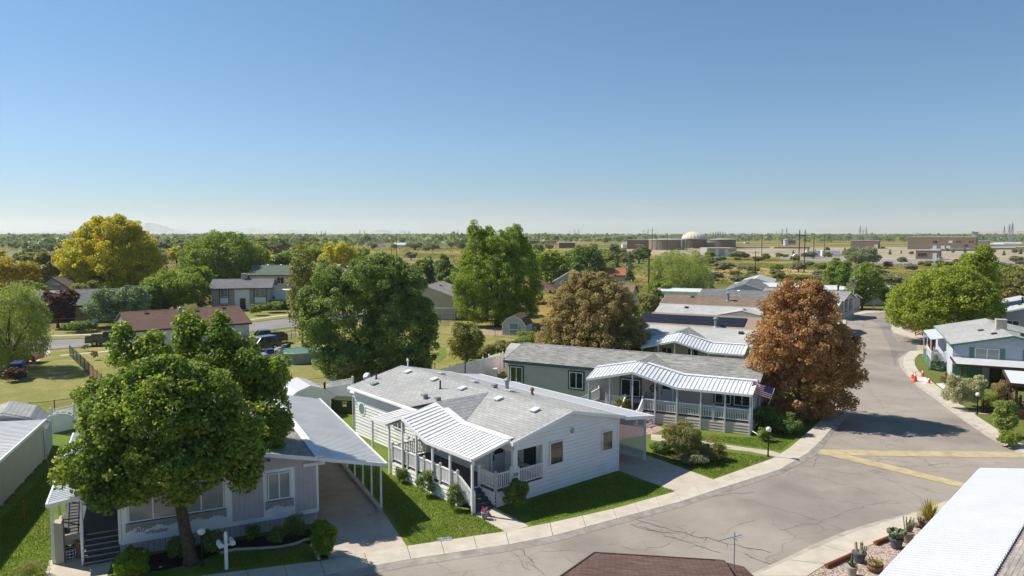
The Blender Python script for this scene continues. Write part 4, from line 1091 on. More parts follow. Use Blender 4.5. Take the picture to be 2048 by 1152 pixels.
def barn(name, label, loc, rz, l, w, e, r, wall, roof, trim, doorm=None, group=None, mid=.62):
    "gambrel shed, ridge along x, doors on the x=l end; loc is the floor corner left of the door"
    loc = (loc[0] - math.cos(rz) * l, loc[1] - math.sin(rz) * l, loc[2])
    t = thing(name, label, 'shed', loc, rz, group)
    prof = [(0, e), (w * .17, e + (r - e) * mid), (w / 2, r), (w * .83, e + (r - e) * mid), (w, e)]
    mb = MB(); mb.box(0, l, 0, w, 0, e)
    for x in (0, l): mb.quad(*[(x, y, z) for y, z in prof])
    board_cols(mb, (l + .003, 0), (l + .003, w), (1, 0), 0, e, .2, .02, .012); lap_rows(mb, (0, -.003), (l, -.003), (0, -1), 0, e, None, .18); lap_rows(mb, (l, w + .003), (0, w + .003), (0, 1), 0, e, None, .18)
    mb.obj('wall', wall, t)
    mb = MB(); P = [(-.12, e - .12)] + prof[1:-1] + [(w + .12, e - .12)]
    for (ya, za), (yb, zb) in zip(P[:-1], P[1:]):
        mb.add([(-.12, ya, za + .02), (l + .12, ya, za + .02), (l + .12, yb, zb + .02), (-.12, yb, zb + .02), (-.12, ya, za + .08), (l + .12, ya, za + .08), (l + .12, yb, zb + .08), (-.12, yb, zb + .08)],
               [(3, 2, 1, 0), (4, 5, 6, 7), (0, 1, 5, 4), (1, 2, 6, 5), (2, 3, 7, 6), (3, 0, 4, 7)])
    mb.obj('roof', roof, t)
    mb = MB(); pts = [(l + .06, y, z - .02) for y, z in prof]
    for p, q in zip(pts[:-1], pts[1:]): mb.bar(p, q, .1, .1)
    for y in (0, w): mb.box(l + .014, l + .06, y - .05, y + .05, 0, e)
    mb.obj('trim', trim, t)
    if doorm:
        d = MB(); dw = w * .42; d.box(l + .014, l + .05, w / 2 - dw / 2, w / 2 + dw / 2, .05, e + .25); d = d.obj('door', doorm, t)
        q = MB()
        for y in (-dw / 2, dw / 2 - .08): q.box(l + .05, l + .08, w / 2 + y, w / 2 + y + .08, .05, e + .25)
        for z in (.05, e * .5, e + .17): q.box(l + .05, l + .08, w / 2 - dw / 2 + .08, w / 2 + dw / 2 - .08, z, z + .09)
        q.obj('door_trim', trim, d)
    return t
barn('barn_shed', 'grey gambrel roofed barn shed behind the long cream home at the left', (g(92, 918).x - 4.2 * .89, g(92, 918).y - 4.2 * .454, .1), R(-63), 3.3, 4.2, 1.9, 3.1, mat('pale_green_grey_siding', (.42, .45, .43), .7, .06), M['sh_grey'], M['white'])
# white arbor with a hanging basket
p = g(122, 905)
t = thing('garden_arbor', 'white arched garden arbor beside the barn shed', 'arbor', p, R(20))
for y in (0, .6):
    mb = MB(); mb.tube([(-.9, y, 0), (-.9, y, 1.9)] + [(-.9 * math.cos(k * math.pi / 8), y, 1.9 + .6 * math.sin(k * math.pi / 8)) for k in range(1, 8)] + [(.9, y, 1.9), (.9, y, 0)], .05, 6); mb.obj('arch', M['white'], t)
for k in range(9): mb = MB(); mb.bar((-.9 * math.cos(k * math.pi / 8), 0, 1.9 + .6 * math.sin(k * math.pi / 8)), (-.9 * math.cos(k * math.pi / 8), .6, 1.9 + .6 * math.sin(k * math.pi / 8)), .035); mb.obj('cross_slat', M['white'], t)
for z in (.4, .8, 1.2, 1.6):
    for x in (-.9, .9): mb = MB(); mb.bar((x, 0, z), (x, .6, z), .035); mb.obj('cross_slat', M['white'], t)
# white metal shed behind the carport
barn('metal_shed', 'white peaked metal shed behind the carport roof', (-16.6, 53.6, .1), R(-58), 3.6, 3.0, 1.7, 2.35, M['metal_white'], mat('pale_grey_metal', (.5, .5, .5), .5, .05), M['white'], mid=.5)
barn('garden_shed', 'grey gambrel roofed shed at the left end of the grey house', tuple(in_frame(hC, -.3, 8.6, 0)), -.473, 4.5, 3.0, 1.9, 3.0, M['grey_siding'], M['sh_light'], M['white'])
barn('garden_shed', 'small white peaked shed hidden behind the white house roof corner', (-12.5, 57.6, .1), R(-50), .9, 1.2, 1.1, 1.6, M['white_wall'], M['metal_white'], M['white'], mid=.5)
barn('barn_shed', 'pale blue barn shed with dark red gambrel roof and white trimmed door', (g(1005, 669, 0).x, g(1005, 669, 0).y, 0), R(-106), 3.6, 3.3, 1.45, 2.75, mat('pale_blue_siding', (.45, .48, .47), .7, .08), M['sh_maroon'], M['white'], mat('blue_grey_door', (.20, .25, .28), .7, .1))

# ------------------------------------------------------------------ homes behind the grey house
def at_eave(px, py, z): p = g(px, py, z); return (p.x, p.y, .1)
RZ = -.473
def row_home(label, px, py, l, wall, trim, roof, e=3.2, r=4.25, w=7.3, rz=RZ, group='mobile homes along the loop road', **k):
    return house('mobile_home', label, at_eave(px, py, e + .1), rz, l, w, e, r, wall, trim, roof, cat='mobile home', group=group, lap=('front', 'right'), **k)
# D: folded awning like the grey house
o = Vector((21, 66.3, 0)) - Vector((math.cos(RZ), math.sin(RZ), 0)) * 10.5 + Vector((-math.sin(RZ), math.cos(RZ), 0)) * 2.2
hD, rfD = house('mobile_home', 'grey roofed home with folded white awning just behind the long grey home', (o.x, o.y, .1), RZ, 11.0, 7.2, 3.28, 4.3, M['grey_siding'], M['white'], M['sh_light'], cat='mobile home', group='mobile homes along the loop road')
folded_awning(hD, [1.2, 4.5, 7.7, 10.9], [2.8, 3.65, 2.8, 2.8], -2.35, -.15, [3.42, 4.27, 3.42, 3.42], M['metal_white'], M['white'])
dormer(hD, 4.5, 1.3, 7.9, 4.25, 7.2, 3.28, 4.3, M['sh_blotch_s'])
for x, z in ((1.3, 2.75), (2.9, 3.15), (4.5, 3.6), (6.1, 3.15), (7.7, 2.75), (9.3, 2.75), (10.8, 2.75)): post(hD, x, -2.3, 0, z, M['metal_white'], .1)
MB().box(1.2, 10.9, -2.3, -.05, .1, .85).obj('deck', M['deck_grey'], hD)
window(hD, 'front', 5.2, 1.5, 1.1, 1.2, M['white'], M['glass'], 1, 11.0, 7.2); window(hD, 'front', 2.6, 1.5, 1.1, 1.2, M['white'], M['glass'], 1, 11.0, 7.2)
turtle_vent(rfD, 9.8, 2.6, 7.2, 3.28, 4.3, M['dark'])
hE, rfE = row_home('tan roofed brown home with a long dark solar array on its roof', 1292, 650, 17, M['tan_wall'], M['brown_wood'], M['sh_tan'])
mb = MB(); k = 1.05 / 3.65
mb.add([(-1.2, .55, 3.2 + .55 * k + .2), (11.0, .55, 3.2 + .55 * k + .2), (11.0, 3.0, 3.2 + 3.0 * k + .2), (-1.2, 3.0, 3.2 + 3.0 * k + .2)], [(0, 1, 2, 3)])
mb.add([(-1.2, .55, 3.2 + .55 * k + .14), (11.0, .55, 3.2 + .55 * k + .14), (11.0, .55, 3.2 + .55 * k + .2), (-1.2, .55, 3.2 + .55 * k + .2)], [(0, 1, 2, 3)])
mb.quad((11.0, .55, 3.2 + .55 * k + .14), (11.0, 3, 3.2 + 3 * k + .14), (11.0, 3, 3.2 + 3 * k + .2), (11.0, .55, 3.2 + .55 * k + .2))
sp = mb.obj('solar_array', mat('solar_panel_glass', (.014, .016, .03), .45, .1, spec=.25), rfE)
mb = MB()
for i in range(13): x = -1.2 + i * 12.2 / 12; mb.bar((x, .55, 3.2 + .55 * k + .205), (x, 3.0, 3.2 + 3.0 * k + .205), .03, .012)
mb.bar((-1.2, 1.77, 3.2 + 1.77 * k + .205), (11, 1.77, 3.2 + 1.77 * k + .205), .03, .012); mb.obj('panel_rail', M['dark'], sp)
mb = MB(); ribbed(mb, (8.0, -1.6, 2.75), (18.0, -1.6, 2.75), (8.0, -.2, 3.2), (18.0, -.2, 3.2), .34); mb.obj('porch_roof', M['metal_bright'], hE)
for x in (8.2, 11.4, 14.6, 17.8): post(hE, x, -1.5, 0, 2.7, M['white'])
window(hE, 'front', 3.0, 1.7, 1.6, .9, M['white'], M['glass'], 1, 17, 7.3); window(hE, 'front', 6.0, 1.7, 1.6, .9, M['white'], M['glass'], 1, 17, 7.3)
pipe_vent(rfE, 8.0, .3, 7.3, 3.2, 4.25, .9, .16, M['grey_metal'], True); turtle_vent(rfE, 15, 2.6, 7.3, 3.2, 4.25, M['dark'])
hF, rfF = row_home('pale grey roofed home with a wide cream cross gable', 1311, 629, 20, M['white_wall'], M['white'], M['sh_light'])
mb = MB(); xc, hw, zt = 11.2, 4.8, 4.22
mb.add([(xc, -.9, zt + .1), (xc, 3.4, zt + .1), (xc - hw, -.9, 3.25), (xc + hw, -.9, 3.25), (xc - hw, -.3, 3.3), (xc + hw, -.3, 3.3)], [(0, 1, 4, 2), (0, 3, 5, 1)])
cg = mb.obj('cross_gable', M['sh_light'], hF); mb = MB(); mb.quad((xc - hw + .4, -.7, 3.2), (xc + hw - .4, -.7, 3.2), (xc, -.7, zt)); mb.obj('gable_panel', M['cream_wall'], cg)
mb = MB(); ribbed(mb, (5.5, -2.6, 2.75), (17.5, -2.6, 2.75), (5.5, -.9, 3.12), (17.5, -.9, 3.12), .34); mb.obj('porch_roof', M['metal_bright'], hF)
turtle_vent(rfF, 3.5, 2.5, 7.3, 3.2, 4.25, M['dark']); pipe_vent(rfF, 11.3, .4, 7.3, 3.2, 4.25, .9, .13, M['grey_metal'], True)
hG, rfG = row_home('brown roofed home with a tall grey chimney pipe', 1324, 607.5, 24, M['tan_wall'], M['white'], M['sh_brown'])
pipe_vent(rfG, 9.5, 2.0, 7.3, 3.2, 4.25, 1.1, .2, M['grey_metal'], True); turtle_vent(rfG, 4, 2.9, 7.3, 3.2, 4.25, M['dark'])
window(hG, 'left', 1.2, 1.6, 1.4, 1.2, M['white'], M['glass'], 1, 24, 7.3)
hH, rfH = row_home('dark grey roofed home with white eaves behind the brown roofed one', 1398, 594, 17.5, M['white_wall'], M['white'], M['sh_dark'])
turtle_vent(rfH, 6, 3.0, 7.3, 3.2, 4.25, M['white'])
# I: gable facing the camera
def px_home(name, label, px, py, z, rz, l, w, e, r, wall, trim, roof, cat='house', group=None, **k):
    "px, py: photo position of the wall corner (x=l, y=0) at height z"
    p = g(px, py, z + .1); return house(name, label, (p.x - math.cos(rz) * l, p.y - math.sin(rz) * l, .05), rz, l, w, e, r, wall, trim, roof, cat=cat, group=group, **k)
hI, rfI = px_home('mobile_home', 'dark grey roofed home with pale blue gable near the end of the loop road', 1456, 577, 3.2, R(-112), 18, 6.5, 3.2, 4.2, mat('pale_blue_siding', (.45, .5, .55), .7, .05), M['white'], M['sh_dark'], 'mobile home', lap=('right',))
turtle_vent(rfI, 15, 2, 6.5, 3.2, 4.2); turtle_vent(rfI, 12, 2, 6.5, 3.2, 4.2)
hI2, _ = px_home('mobile_home', 'light grey roofed home behind the pale blue gable', 1482, 566, 3.0, R(-112), 16, 6.5, 3.1, 4.1, M['white_wall'], M['white'], M['sh_light'], 'mobile home')
hJ, rfJ = px_home('mobile_home', 'cream walled home with black shutters and white ribbed awning behind the copper tree', 1686, 599, 3.2, -.68, 13.5, 7.0, 3.2, 4.25, M['cream_wall'], M['white'], M['sh_blotch'], 'mobile home', lap=('front', 'right'))
for s in (1.5, 4.2): window(hJ, 'right', s, 1.3, .8, 1.5, M['white'], M['glass'], 0, 13.5, 7.0, .05, (M['black'], .25))
mb = MB(); ribbed(mb, (10.5, -1.8, 2.2), (13.4, -1.8, 2.2), (10.5, -.1, 3.0), (13.4, -.1, 3.0), .5); mb.obj('awning', M['metal_bright'], hJ)
pipe_vent(rfJ, 11.5, 4.6, 7.0, 3.2, 4.25, 1.0, .14, M['dark'], True)
for label, px, py, l, w, rz in (('white roofed home half hidden behind the copper tree top', 1640, 574, 16, 7, R(-10)), ('white roofed home behind the small street tree', 1800, 580, 15, 7.5, R(-8))):
    px_home('mobile_home', label, px, py, 3.0, rz, l, w, 2.9, 3.5, M['cream_wall'], M['white'], M['metal_bright'], 'mobile home')
p = g(1382, 590, 3); house('mobile_home', 'low white roofed home behind the bright green bush', (p.x - 4, p.y + 14, 0), R(-20), 15, 6, 2.6, 3.0, M['white_wall'], M['white'], M['metal_white'], cat='mobile home')
px_home('storage_shed', 'small cream shed behind the flagpole', 1704, 594, 2.4, R(-80), 2.5, 1.6, 2.4, 2.9, M['cream_wall'], M['white'], M['sh_light'], 'shed')

# ------------------------------------------------------------------ right edge: house with green shutters
lM, wM, eM, rM = 15, 9.4, 3.3, 4.35
pM = Vector((42.4, 69.0, 0)); rzM = R(-115)
hM, rfM = house('mobile_home', 'white sided home with green shutters and green trimmed gable at the right edge', (pM.x - math.cos(rzM) * lM, pM.y - math.sin(rzM) * lM, .1), rzM, lM, wM, eM, rM,
                mat('pale_blue_white_siding', (.46, .49, .53), .6, .05), M['white'], M['sh_grey'], lap=('right', 'front'), cat='mobile home', step=.26, fascia=M['green_trim'])
for s, ww in ((1.75, 1.95), (6.0, 1.95)):
    window(hM, 'right', s, 2.13, ww, .98, M['white'], M['blind'], 1, lM, wM, .05)
    for y in (s - .45, s + ww + .07): MB().box(lM + .06, lM + .1, y, y + .38, 2.13, 3.16).obj('shutter', M['green_trim'], hM)
mb = MB(); ribbed(mb, (lM - 13, -.1, 3.3), (lM - 5, -.1, 3.3), (lM - 13, -1.5, 3.05), (lM - 5, -1.5, 3.05), .3); aw = mb.obj('side_awning', M['metal_white'], hM)
for x in (lM - 5.2, lM - 9, lM - 12.8): post(hM, x, -1.42, 0, 3.0, M['white'])
mb = MB(); mb.box(lM - 13, lM - 4.2, -1.45, -.05, .85, .95); mb.obj('deck', M['deck_grey'], hM)
mb = MB(); board_cols(mb, (lM - 12, -1.45), (lM - 4.2, -1.45), (0, -1), 0, .85, .2); board_cols(mb, (lM - 4.2, -1.45), (lM - 4.2, -.05), (1, 0), 0, .85, .2); mb.obj('deck_skirting', M['green_trim'], hM)
railing(hM, (lM - 4.2, -1.4, .95), (lM - 4.2, -.2, .95), M['white'], .85); railing(hM, (lM - 9, -1.4, .95), (lM - 4.2, -1.4, .95), M['white'], .85)
mb = MB()
for i, (x, y) in enumerate(((-8.2, -1.3), (-7.4, -1.2), (-6.6, -1.35), (-6.0, -1.25))): mb.bar((lM + x, y, 1.0), (lM + x + .5, y, 2.6), .14, .05)
mb.obj('stacked_board', M['red_wood'], hM)
# carport in front of it
mb = MB(); z0, z1 = 2.08, 2.14
mb.add([(lM + 4.1, -.2, z0), (lM + 4.1, wM + 1, z0), (lM + .06, wM + 1, z1), (lM + .06, -.2, z1), (lM + 4.1, -.2, z0 - .12), (lM + 4.1, wM + 1, z0 - .12), (lM + .06, wM + 1, z1 - .12), (lM + .06, -.2, z1 - .12)],
       [(0, 1, 2, 3), (7, 6, 5, 4), (0, 4, 5, 1), (2, 6, 7, 3), (3, 7, 4, 0), (1, 5, 6, 2)])
cp = mb.obj('carport_roof', mat('pale_roll_roofing', (.50, .50, .50), .8, .08, 1), hM)
f = MB(); f.bar((lM + 4.14, -.25, z0 - .06), (lM + 4.14, wM + 1, z0 - .06), .07, .2); f.bar((lM + 4.1, -.24, z0 - .06), (lM + .06, -.24, z1 - .06), .07, .2); f.obj('fascia', M['brown_wood'], cp)
for y in (.3, 3.4, 6.5, 9.5): post(hM, lM + 3.9, y, 0, z0 - .1, M['brown_wood'], .14)
mb = MB(); mb.box(lM + .03, lM + .08, 0, 2.4, 0, 1.4); mb.mi = 1; mb.box(lM + .03, lM + .1, 4.6, wM, 0, 1.95); mb.mi = 2; mb.box(lM + .05, lM + .12, 3.0, 4.6, 0, 1.93)
mb.obj('carport_wall', [M['green_trim'], M['tan_wall'], M['brown_wood']], hM)
z = roof_z(6.3, wM, eM, rM)
def cooler(parent, loc, s=.9, m=None):
    mb = MB(); mb.box(-s / 2, s / 2, -s / 2, s / 2, 0, s * 1.05); mb.box(-s / 2 - .03, s / 2 + .03, -s / 2 - .03, s / 2 + .03, s * 1.05, s * 1.12)
    for i in range(9):
        zz = .12 + i * s * .1
        for x0, x1, y0, y1 in ((-s / 2 - .02, -s / 2, -s * .42, s * .42), (s / 2, s / 2 + .02, -s * .42, s * .42), (-s * .42, s * .42, -s / 2 - .02, -s / 2)): mb.box(x0, x1, y0, y1, zz, zz + .05)
    o = mb.obj('evaporative_cooler', m or mat('beige_cooler_paint', (.5, .44, .36), .6, .1), parent); o.location = loc; return o
cooler(rfM, (9.5, 4.6, 4.4))
for x, y in ((12.5, 3.6), (13.2, 5.8), (9, 3.0), (11, 6.2)): turtle_vent(rfM, x, y, wM, eM, rM, M['dark'])
# N: roof further back at the right edge
hN, rfN = px_home('mobile_home', 'grey roofed home with vent pipes at the right edge behind the bright green tree', 1985, 628, 3.2, R(-118), 16, 10, 3.2, 4.6, M['cream_wall'], M['white'], M['sh_light'], 'mobile home')
pipe_vent(rfN, 10, 4, 10, 3.2, 4.6, .6, .1, M['dark'], True); turtle_vent(rfN, 12, 3.5, 10, 3.2, 4.6, M['dark'])
window(hN, 'right', 1.5, 1.3, 1.5, 1.2, M['white'], M['glass_grey'], 1, 16, 10)
# P: brown porch at the right edge
pp = g(2026, 838); t = thing('covered_porch', 'dark brown timber porch with pale roof cut by the right edge', 'porch', (pp.x, pp.y, .1), R(-28))
for x, y in ((0, 0), (0, 3.2), (4.5, 0)): post(t, x + .15, y + .1, 0, 2.75, M['brown_wood'], .16)
mb = MB(); mb.add([(-.3, -.3, 2.75), (8, -.3, 2.75), (8, 4.0, 3.05), (-.3, 4.0, 3.05), (-.3, -.3, 2.63), (8, -.3, 2.63), (8, 4.0, 2.93), (-.3, 4.0, 2.93)], [(0, 1, 2, 3), (7, 6, 5, 4), (0, 4, 5, 1), (3, 7, 4, 0), (2, 6, 7, 3)]); mb.obj('roof', M['metal_bright'], t)
mb = MB(); mb.bar((-.32, -.34, 2.68), (8, -.34, 2.68), .08, .22); mb.bar((-.34, -.3, 2.68), (-.34, 4, 2.98), .08, .22); mb.obj('fascia', M['brown_wood'], t)
MB().box(0, 8, 0, 4, .0, .45).obj('deck', M['brown_wood'], t)
railing(t, (.1, .1, .45), (7, .1, .45), M['brown_wood'], .9, .16); railing(t, (.1, .1, .45), (.1, 3.9, .45), M['brown_wood'], .9, .16)
pp = g(1992, 832); t = thing('wheelchair_ramp', 'dark brown wooden ramp railing beside the globe lamp path', 'ramp', (pp.x, pp.y, .1), R(20))
railing(t, (0, 0, .05), (2.6, 0, .4), M['brown_wood'], .85, .14); railing(t, (0, 1.1, .05), (2.6, 1.1, .4), M['brown_wood'], .85, .14)
mb = MB(); mb.add([(0, 0, .02), (2.6, 0, .4), (2.6, 1.1, .4), (0, 1.1, .02)], [(0, 1, 2, 3)]); mb.obj('ramp_deck', M['brown_wood'], t)

# ------------------------------------------------------------------ near roofs at the bottom edge
o, e1 = g(1190, 1106, 3.2), g(1440, 1121.5, 3.2)
d = (e1 - o); d.z = 0; W_ = d.length; d.normalize(); rz = math.atan2(d.y, d.x)
t = thing('house', 'maroon shingle roofed house at the bottom edge below the road', 'house', (o.x, o.y, 0), rz)
dep = 8.0; sl = .24
mb = MB()
P = lambda x, y, z: (x, y, z)
# far slope runs down toward the road (local +y is away from the camera)
A0, A1, B1, B0 = (-.0, 0, 3.2), (W_ + .5, 0, 3.2), (W_ + 3.2, -dep, 3.2 + dep * sl), (-2.2, -dep, 3.2 + dep * sl)
A0, A1, B1, B0 = (0, 0, 3.2), (W_, 0, 3.2), (W_ + 1.2, -3.6, 3.2 + 3.6 * sl), (-1.2, -3.6, 3.2 + 3.6 * sl)
A0, B0 = (0, 0, 3.2), (-1.9, -dep, 3.2 + dep * sl)
B1 = (W_ - .2, -dep, 3.2 + dep * sl)
mb.quad(A0, A1, B1, B0); mb.quad(*[(p[0], p[1], p[2] - .14) for p in (B0, B1, A1, A0)])
for p, q in ((A0, A1), (A0, B0), (A1, B1)): mb.quad(p, q, (q[0], q[1], q[2] - .14), (p[0], p[1], p[2] - .14))
# hip at the right: plane falling toward the right
C1, D1 = (W_ + .75, -.15, 3.12), (W_ + 3.2, -dep, 3.0)
mb.quad(A1, C1, D1, B1); mb.quad(C1, A1, (A1[0], A1[1], 3.0), (C1[0], C1[1], 3.0)); mb.quad(C1, D1, (D1[0], D1[1], 2.85), (C1[0], C1[1], 2.95))
rq = mb.obj('roof', M['sh_maroon'], t)
mb = MB(); mb.bar((A1[0], A1[1], A1[2] + .02), (B1[0], B1[1], B1[2] + .02), .3, .03); mb.obj('hip_cap', M['sh_maroon'], rq)
mb = MB(); mb.bar((A0[0] - .02, A0[1] + .03, 3.12), (A1[0], A1[1] + .03, 3.12), .05, .2); mb.bar((A0[0] - .03, 0, 3.12), (B0[0] - .03, B0[1], B0[2] - .08), .05, .2); mb.obj('fascia', M['brown_wood'], t)
mb = MB(); mb.box(.3, W_ - .1, -dep + .2, -.45, 0, 3.05); mb.obj('wall', M['tan_wall'], t)
p = gp = Vector(g(1467, 1132, 3.3))
t = thing('antenna', 'thin television antenna on a mast standing on the maroon roof', 'antenna', (p.x, p.y - .05, 2.9), R(20))
mb = MB(); mb.tube([(0, 0, 0), (0, 0, 1.55)], .018, 6); mb.obj('mast', M['grey_metal'], t)
mb = MB(); mb.tube([(-.65, 0, 1.35), (.3, 0, 1.42)], .014, 6)
for i in range(7):
    x = -.6 + i * .14; L = .1 + .03 * i; mb.tube([(x, -L, 1.355 + i * .01), (x, L, 1.355 + i * .01)], .009, 5)
mb.tube([(0, -.3, 1.2), (.06, .3, 1.5)], .012, 5); mb.tube([(0, .3, 1.2), (.06, -.3, 1.5)], .012, 5)
mb.obj('antenna_element', M['grey_metal'], t)
# R: white awning and grey brown roof
a, c = g(1763, 1150, 2.7), g(1960, 938, 2.7)
d = (c - a); L = d.length; d.normalize(); n_ = Vector((d.y, -d.x, 0))
t = thing('mobile_home', 'home with bright white ribbed patio roof and brown shingles at the lower right', 'mobile home', (c.x, c.y, 0), math.atan2(-d.y, -d.x))
# local x runs toward the camera, local y to the left of it = away to the right side of the picture
L2 = L + 9
mb = MB(); ribbed(mb, (0, 0, 2.7), (L2, 0, 2.7), (0, 2.95, 3.3), (L2, 2.95, 3.3), .24, .075)
pr = mb.obj('patio_roof', M['metal_bright'], t)
mb = MB(); mb.bar((0, -.02, 2.66), (L2, -.02, 2.66), .05, .12); mb.bar((-.03, 0, 2.68), (-.03, 2.95, 3.28), .05, .12); mb.obj('gutter', M['white'], pr)
mb = MB()
for i in range(int(L2 / .26)): x = i * .26 + .05; mb.add([(x, -.05, 2.62), (x + .13, -.05, 2.62), (x + .065, -.06, 2.74)], [(0, 1, 2)]); mb.add([(x, -.06, 2.62), (x + .13, -.06, 2.62), (x + .065, -.07, 2.74)], [(2, 1, 0)])
mb.obj('edge_trim', mat('blue_edge_trim', (.03, .06, .3), .5, .05), pr)
mb = MB(); mb.add([(-.3, 2.9, 3.22), (L2, 2.9, 3.22), (L2, 7.5, 4.4), (-.3, 7.5, 4.4)], [(0, 1, 2, 3)]); mb.add([(-.3, 2.9, 3.1), (L2, 2.9, 3.1), (L2, 2.9, 3.22), (-.3, 2.9, 3.22)], [(0, 1, 2, 3)])
mb.add([(-.3, 7.5, 4.4), (L2, 7.5, 4.4), (L2, 12, 3.2), (-.3, 12, 3.2)], [(0, 1, 2, 3)]); mb.obj('roof', M['sh_greybrown'], t)
mb = MB(); mb.box(0, L2, 3.3, 11.6, 0, 3.1); mb.obj('wall', M['tan_wall'], t)
for i in range(8): post(t, .3 + i * 3, .25, 0, 2.65, M['white'])

# ------------------------------------------------------------------ trees and shrubs
def leaf_mesh(name, P, N, L, Wd, tint, rng, droop=0.0):
    n = len(P)
    t = rng.normal(size=(n, 3)); t[:, 2] -= droop * 3
    t -= N * np.sum(t * N, 1)[:, None]; t /= np.maximum(np.linalg.norm(t, axis=1), 1e-6)[:, None]
    s = np.cross(N, t)
    V = np.empty((n, 4, 3), np.float32)
    V[:, 0] = P + t * (L / 2)[:, None]; V[:, 1] = P + s * (Wd / 2)[:, None]; V[:, 2] = P - t * (L / 2)[:, None]; V[:, 3] = P - s * (Wd / 2)[:, None]
    me = bpy.data.meshes.new(name)
    me.vertices.add(n * 4); me.vertices.foreach_set("co", V.ravel())
    me.loops.add(n * 4); me.loops.foreach_set("vertex_index", np.arange(n * 4, dtype=np.int32))
    me.polygons.add(n); me.polygons.foreach_set("loop_start", np.arange(0, n * 4, 4, dtype=np.int32)); me.polygons.foreach_set("loop_total", np.full(n, 4, np.int32))
    a = me.attributes.new("tint", 'FLOAT', 'POINT'); a.data.foreach_set("value", np.repeat(np.clip(tint, 0, 1), 4).astype(np.float32))
    me.update(calc_edges=True)
    return me

def crown(lobes, n, leaf, seed, k=22, inner=.15, spread=.95, up=.4, aspect=.7, droop=0.0, clump=None, fine_tint=.65, rough=.15):
    "leaf shells of many small clumps that sit on ellipsoid lobes [(centre, radii)]"
    rng = np.random.default_rng(seed)
    c = np.array([l[0] for l in lobes], float); r = np.array([l[1] for l in lobes], float)
    if r.ndim == 1: r = np.repeat(r[:, None], 3, 1)
    area = (r[:, 0] * r[:, 2] + r[:, 0] * r[:, 1] + r[:, 1] * r[:, 2]) / 3; cs = clump or .13 * r.mean()
    nc = int(max(24, min(n / 10, area.sum() * 4 * math.pi / (2.2 * cs * cs)))); li = rng.choice(len(lobes), nc, p=area / area.sum())
    d = rng.normal(size=(nc, 3)); d[:, 2] += .12; d /= np.linalg.norm(d, axis=1)[:, None]
    rad = 1 - np.abs(rng.normal(size=nc)) * rough + (rng.random(nc) < .2) * rng.uniform(0, .22, nc)
    inn = rng.random(nc) < inner; rad[inn] = rng.random(inn.sum()) ** .5 * .85
    sz = cs * rng.uniform(.4, 1.45, nc)
    cp_ = c[li] + d * (r[li] * rad[:, None] - np.minimum(sz[:, None] * .6, r[li] * .5))
    keep = np.ones(nc, bool)
    for j in range(len(lobes)):
        q = np.linalg.norm((cp_ - c[j]) / r[j], axis=1); keep &= ~((q < .66) & (li != j) & ~inn)
    cp_, d, li, inn, sz = cp_[keep], d[keep], li[keep], inn[keep], sz[keep]
    nc = len(cp_); w = sz ** 2; kk = np.maximum(3, (n * w / w.sum())).astype(int); m = int(kk.sum()); ix = np.repeat(np.arange(nc), kk)
    v = rng.normal(size=(m, 3)) + d[ix] * .55; v[:, 2] += .25; v /= np.linalg.norm(v, axis=1)[:, None]
    P = cp_[ix] + v * (sz[ix] * (1.08 - np.abs(rng.normal(size=m)) * .28))[:, None] * np.array([1, 1, .8])
    P[:, 2] -= droop * np.abs(rng.normal(size=m)) * cs * 1.4
    N = v * .8 + rng.normal(size=(m, 3)) * spread; N[:, 2] += up
    N /= np.linalg.norm(N, axis=1)[:, None]
    tint = np.clip(rng.random(nc)[ix] * (1 - fine_tint) + rng.random(m) * fine_tint, 0, 1)
    L = leaf * rng.uniform(.6, 1.35, m)
    return leaf_mesh("crown", P, N, L, L * aspect, tint, rng, droop)

def auto_lobes(cx, cy, zb, zt, rx, ry, seed, k=14, shape='round', sub=(.28, .5)):
    "an uneven crown: one core ellipsoid plus k smaller bulges around it"
    rng = np.random.default_rng(seed); zc, rz_ = (zb + zt) / 2, (zt - zb) / 2; out = []
    if shape == 'cone':
        for i in range(k):
            t = (i + .3) / k; z = zb + (zt - zb) * t; rr_ = rx * (1 - t) ** .85
            for q in range(max(1, int(3 * (1 - t) + 1))):
                a = rng.uniform(0, 6.28); s = rr_ * .55 + .12 * rx
                out.append(((cx + rr_ * .5 * math.cos(a), cy + rr_ * .5 * math.sin(a), z), (s, s, max(.06 * (zt - zb), s * .5))))
        return out
    core = .78
    out.append(((cx, cy, zc), (rx * core, ry * core, rz_ * core)))
    for i in range(k):
        a = i * 2.39996 + rng.uniform(-.4, .4); zz = rng.uniform(-.72, .88); h = math.sqrt(max(0, 1 - zz * zz))
        s = rng.uniform(*sub)
        if shape == 'vase': h *= .55 + .45 * (zz + 1) / 2
        if shape == 'egg': h *= 1.0 - .35 * max(zz, 0)
        e = 1 - s * .72
        out.append(((cx + rx * e * h * math.cos(a), cy + ry * e * h * math.sin(a), zc + rz_ * e * zz), (rx * s, ry * s, rz_ * s * rng.uniform(.8, 1.1))))
    return out

def trunk_mb(base, zc, lobes, r0, seed, lean=(0, 0), n=8):
    rng = random.Random(seed); mb = MB(); b0 = Vector(base)
    fork = Vector((b0.x + lean[0], b0.y + lean[1], zc))
    mb.tube([b0 + Vector((0, 0, -.1)), b0 + Vector((lean[0] * .12, lean[1] * .12, .25)), b0.lerp(fork, .5) + Vector((rng.uniform(-.06, .06), 0, 0)), fork], [r0 * 1.5, r0 * 1.08, r0 * .92, r0 * .8], n)
    for c, r in lobes:
        c = Vector(c)
        if c.z < zc: c.z = zc + .3
        m = fork.lerp(c, .5) + Vector((rng.uniform(-.3, .3), rng.uniform(-.3, .3), rng.uniform(0, .3)))
        mb.tube([fork - Vector((0, 0, r0 * .6)), m, c], [r0 * .5, r0 * .3, r0 * .1], 6, False)
    return mb

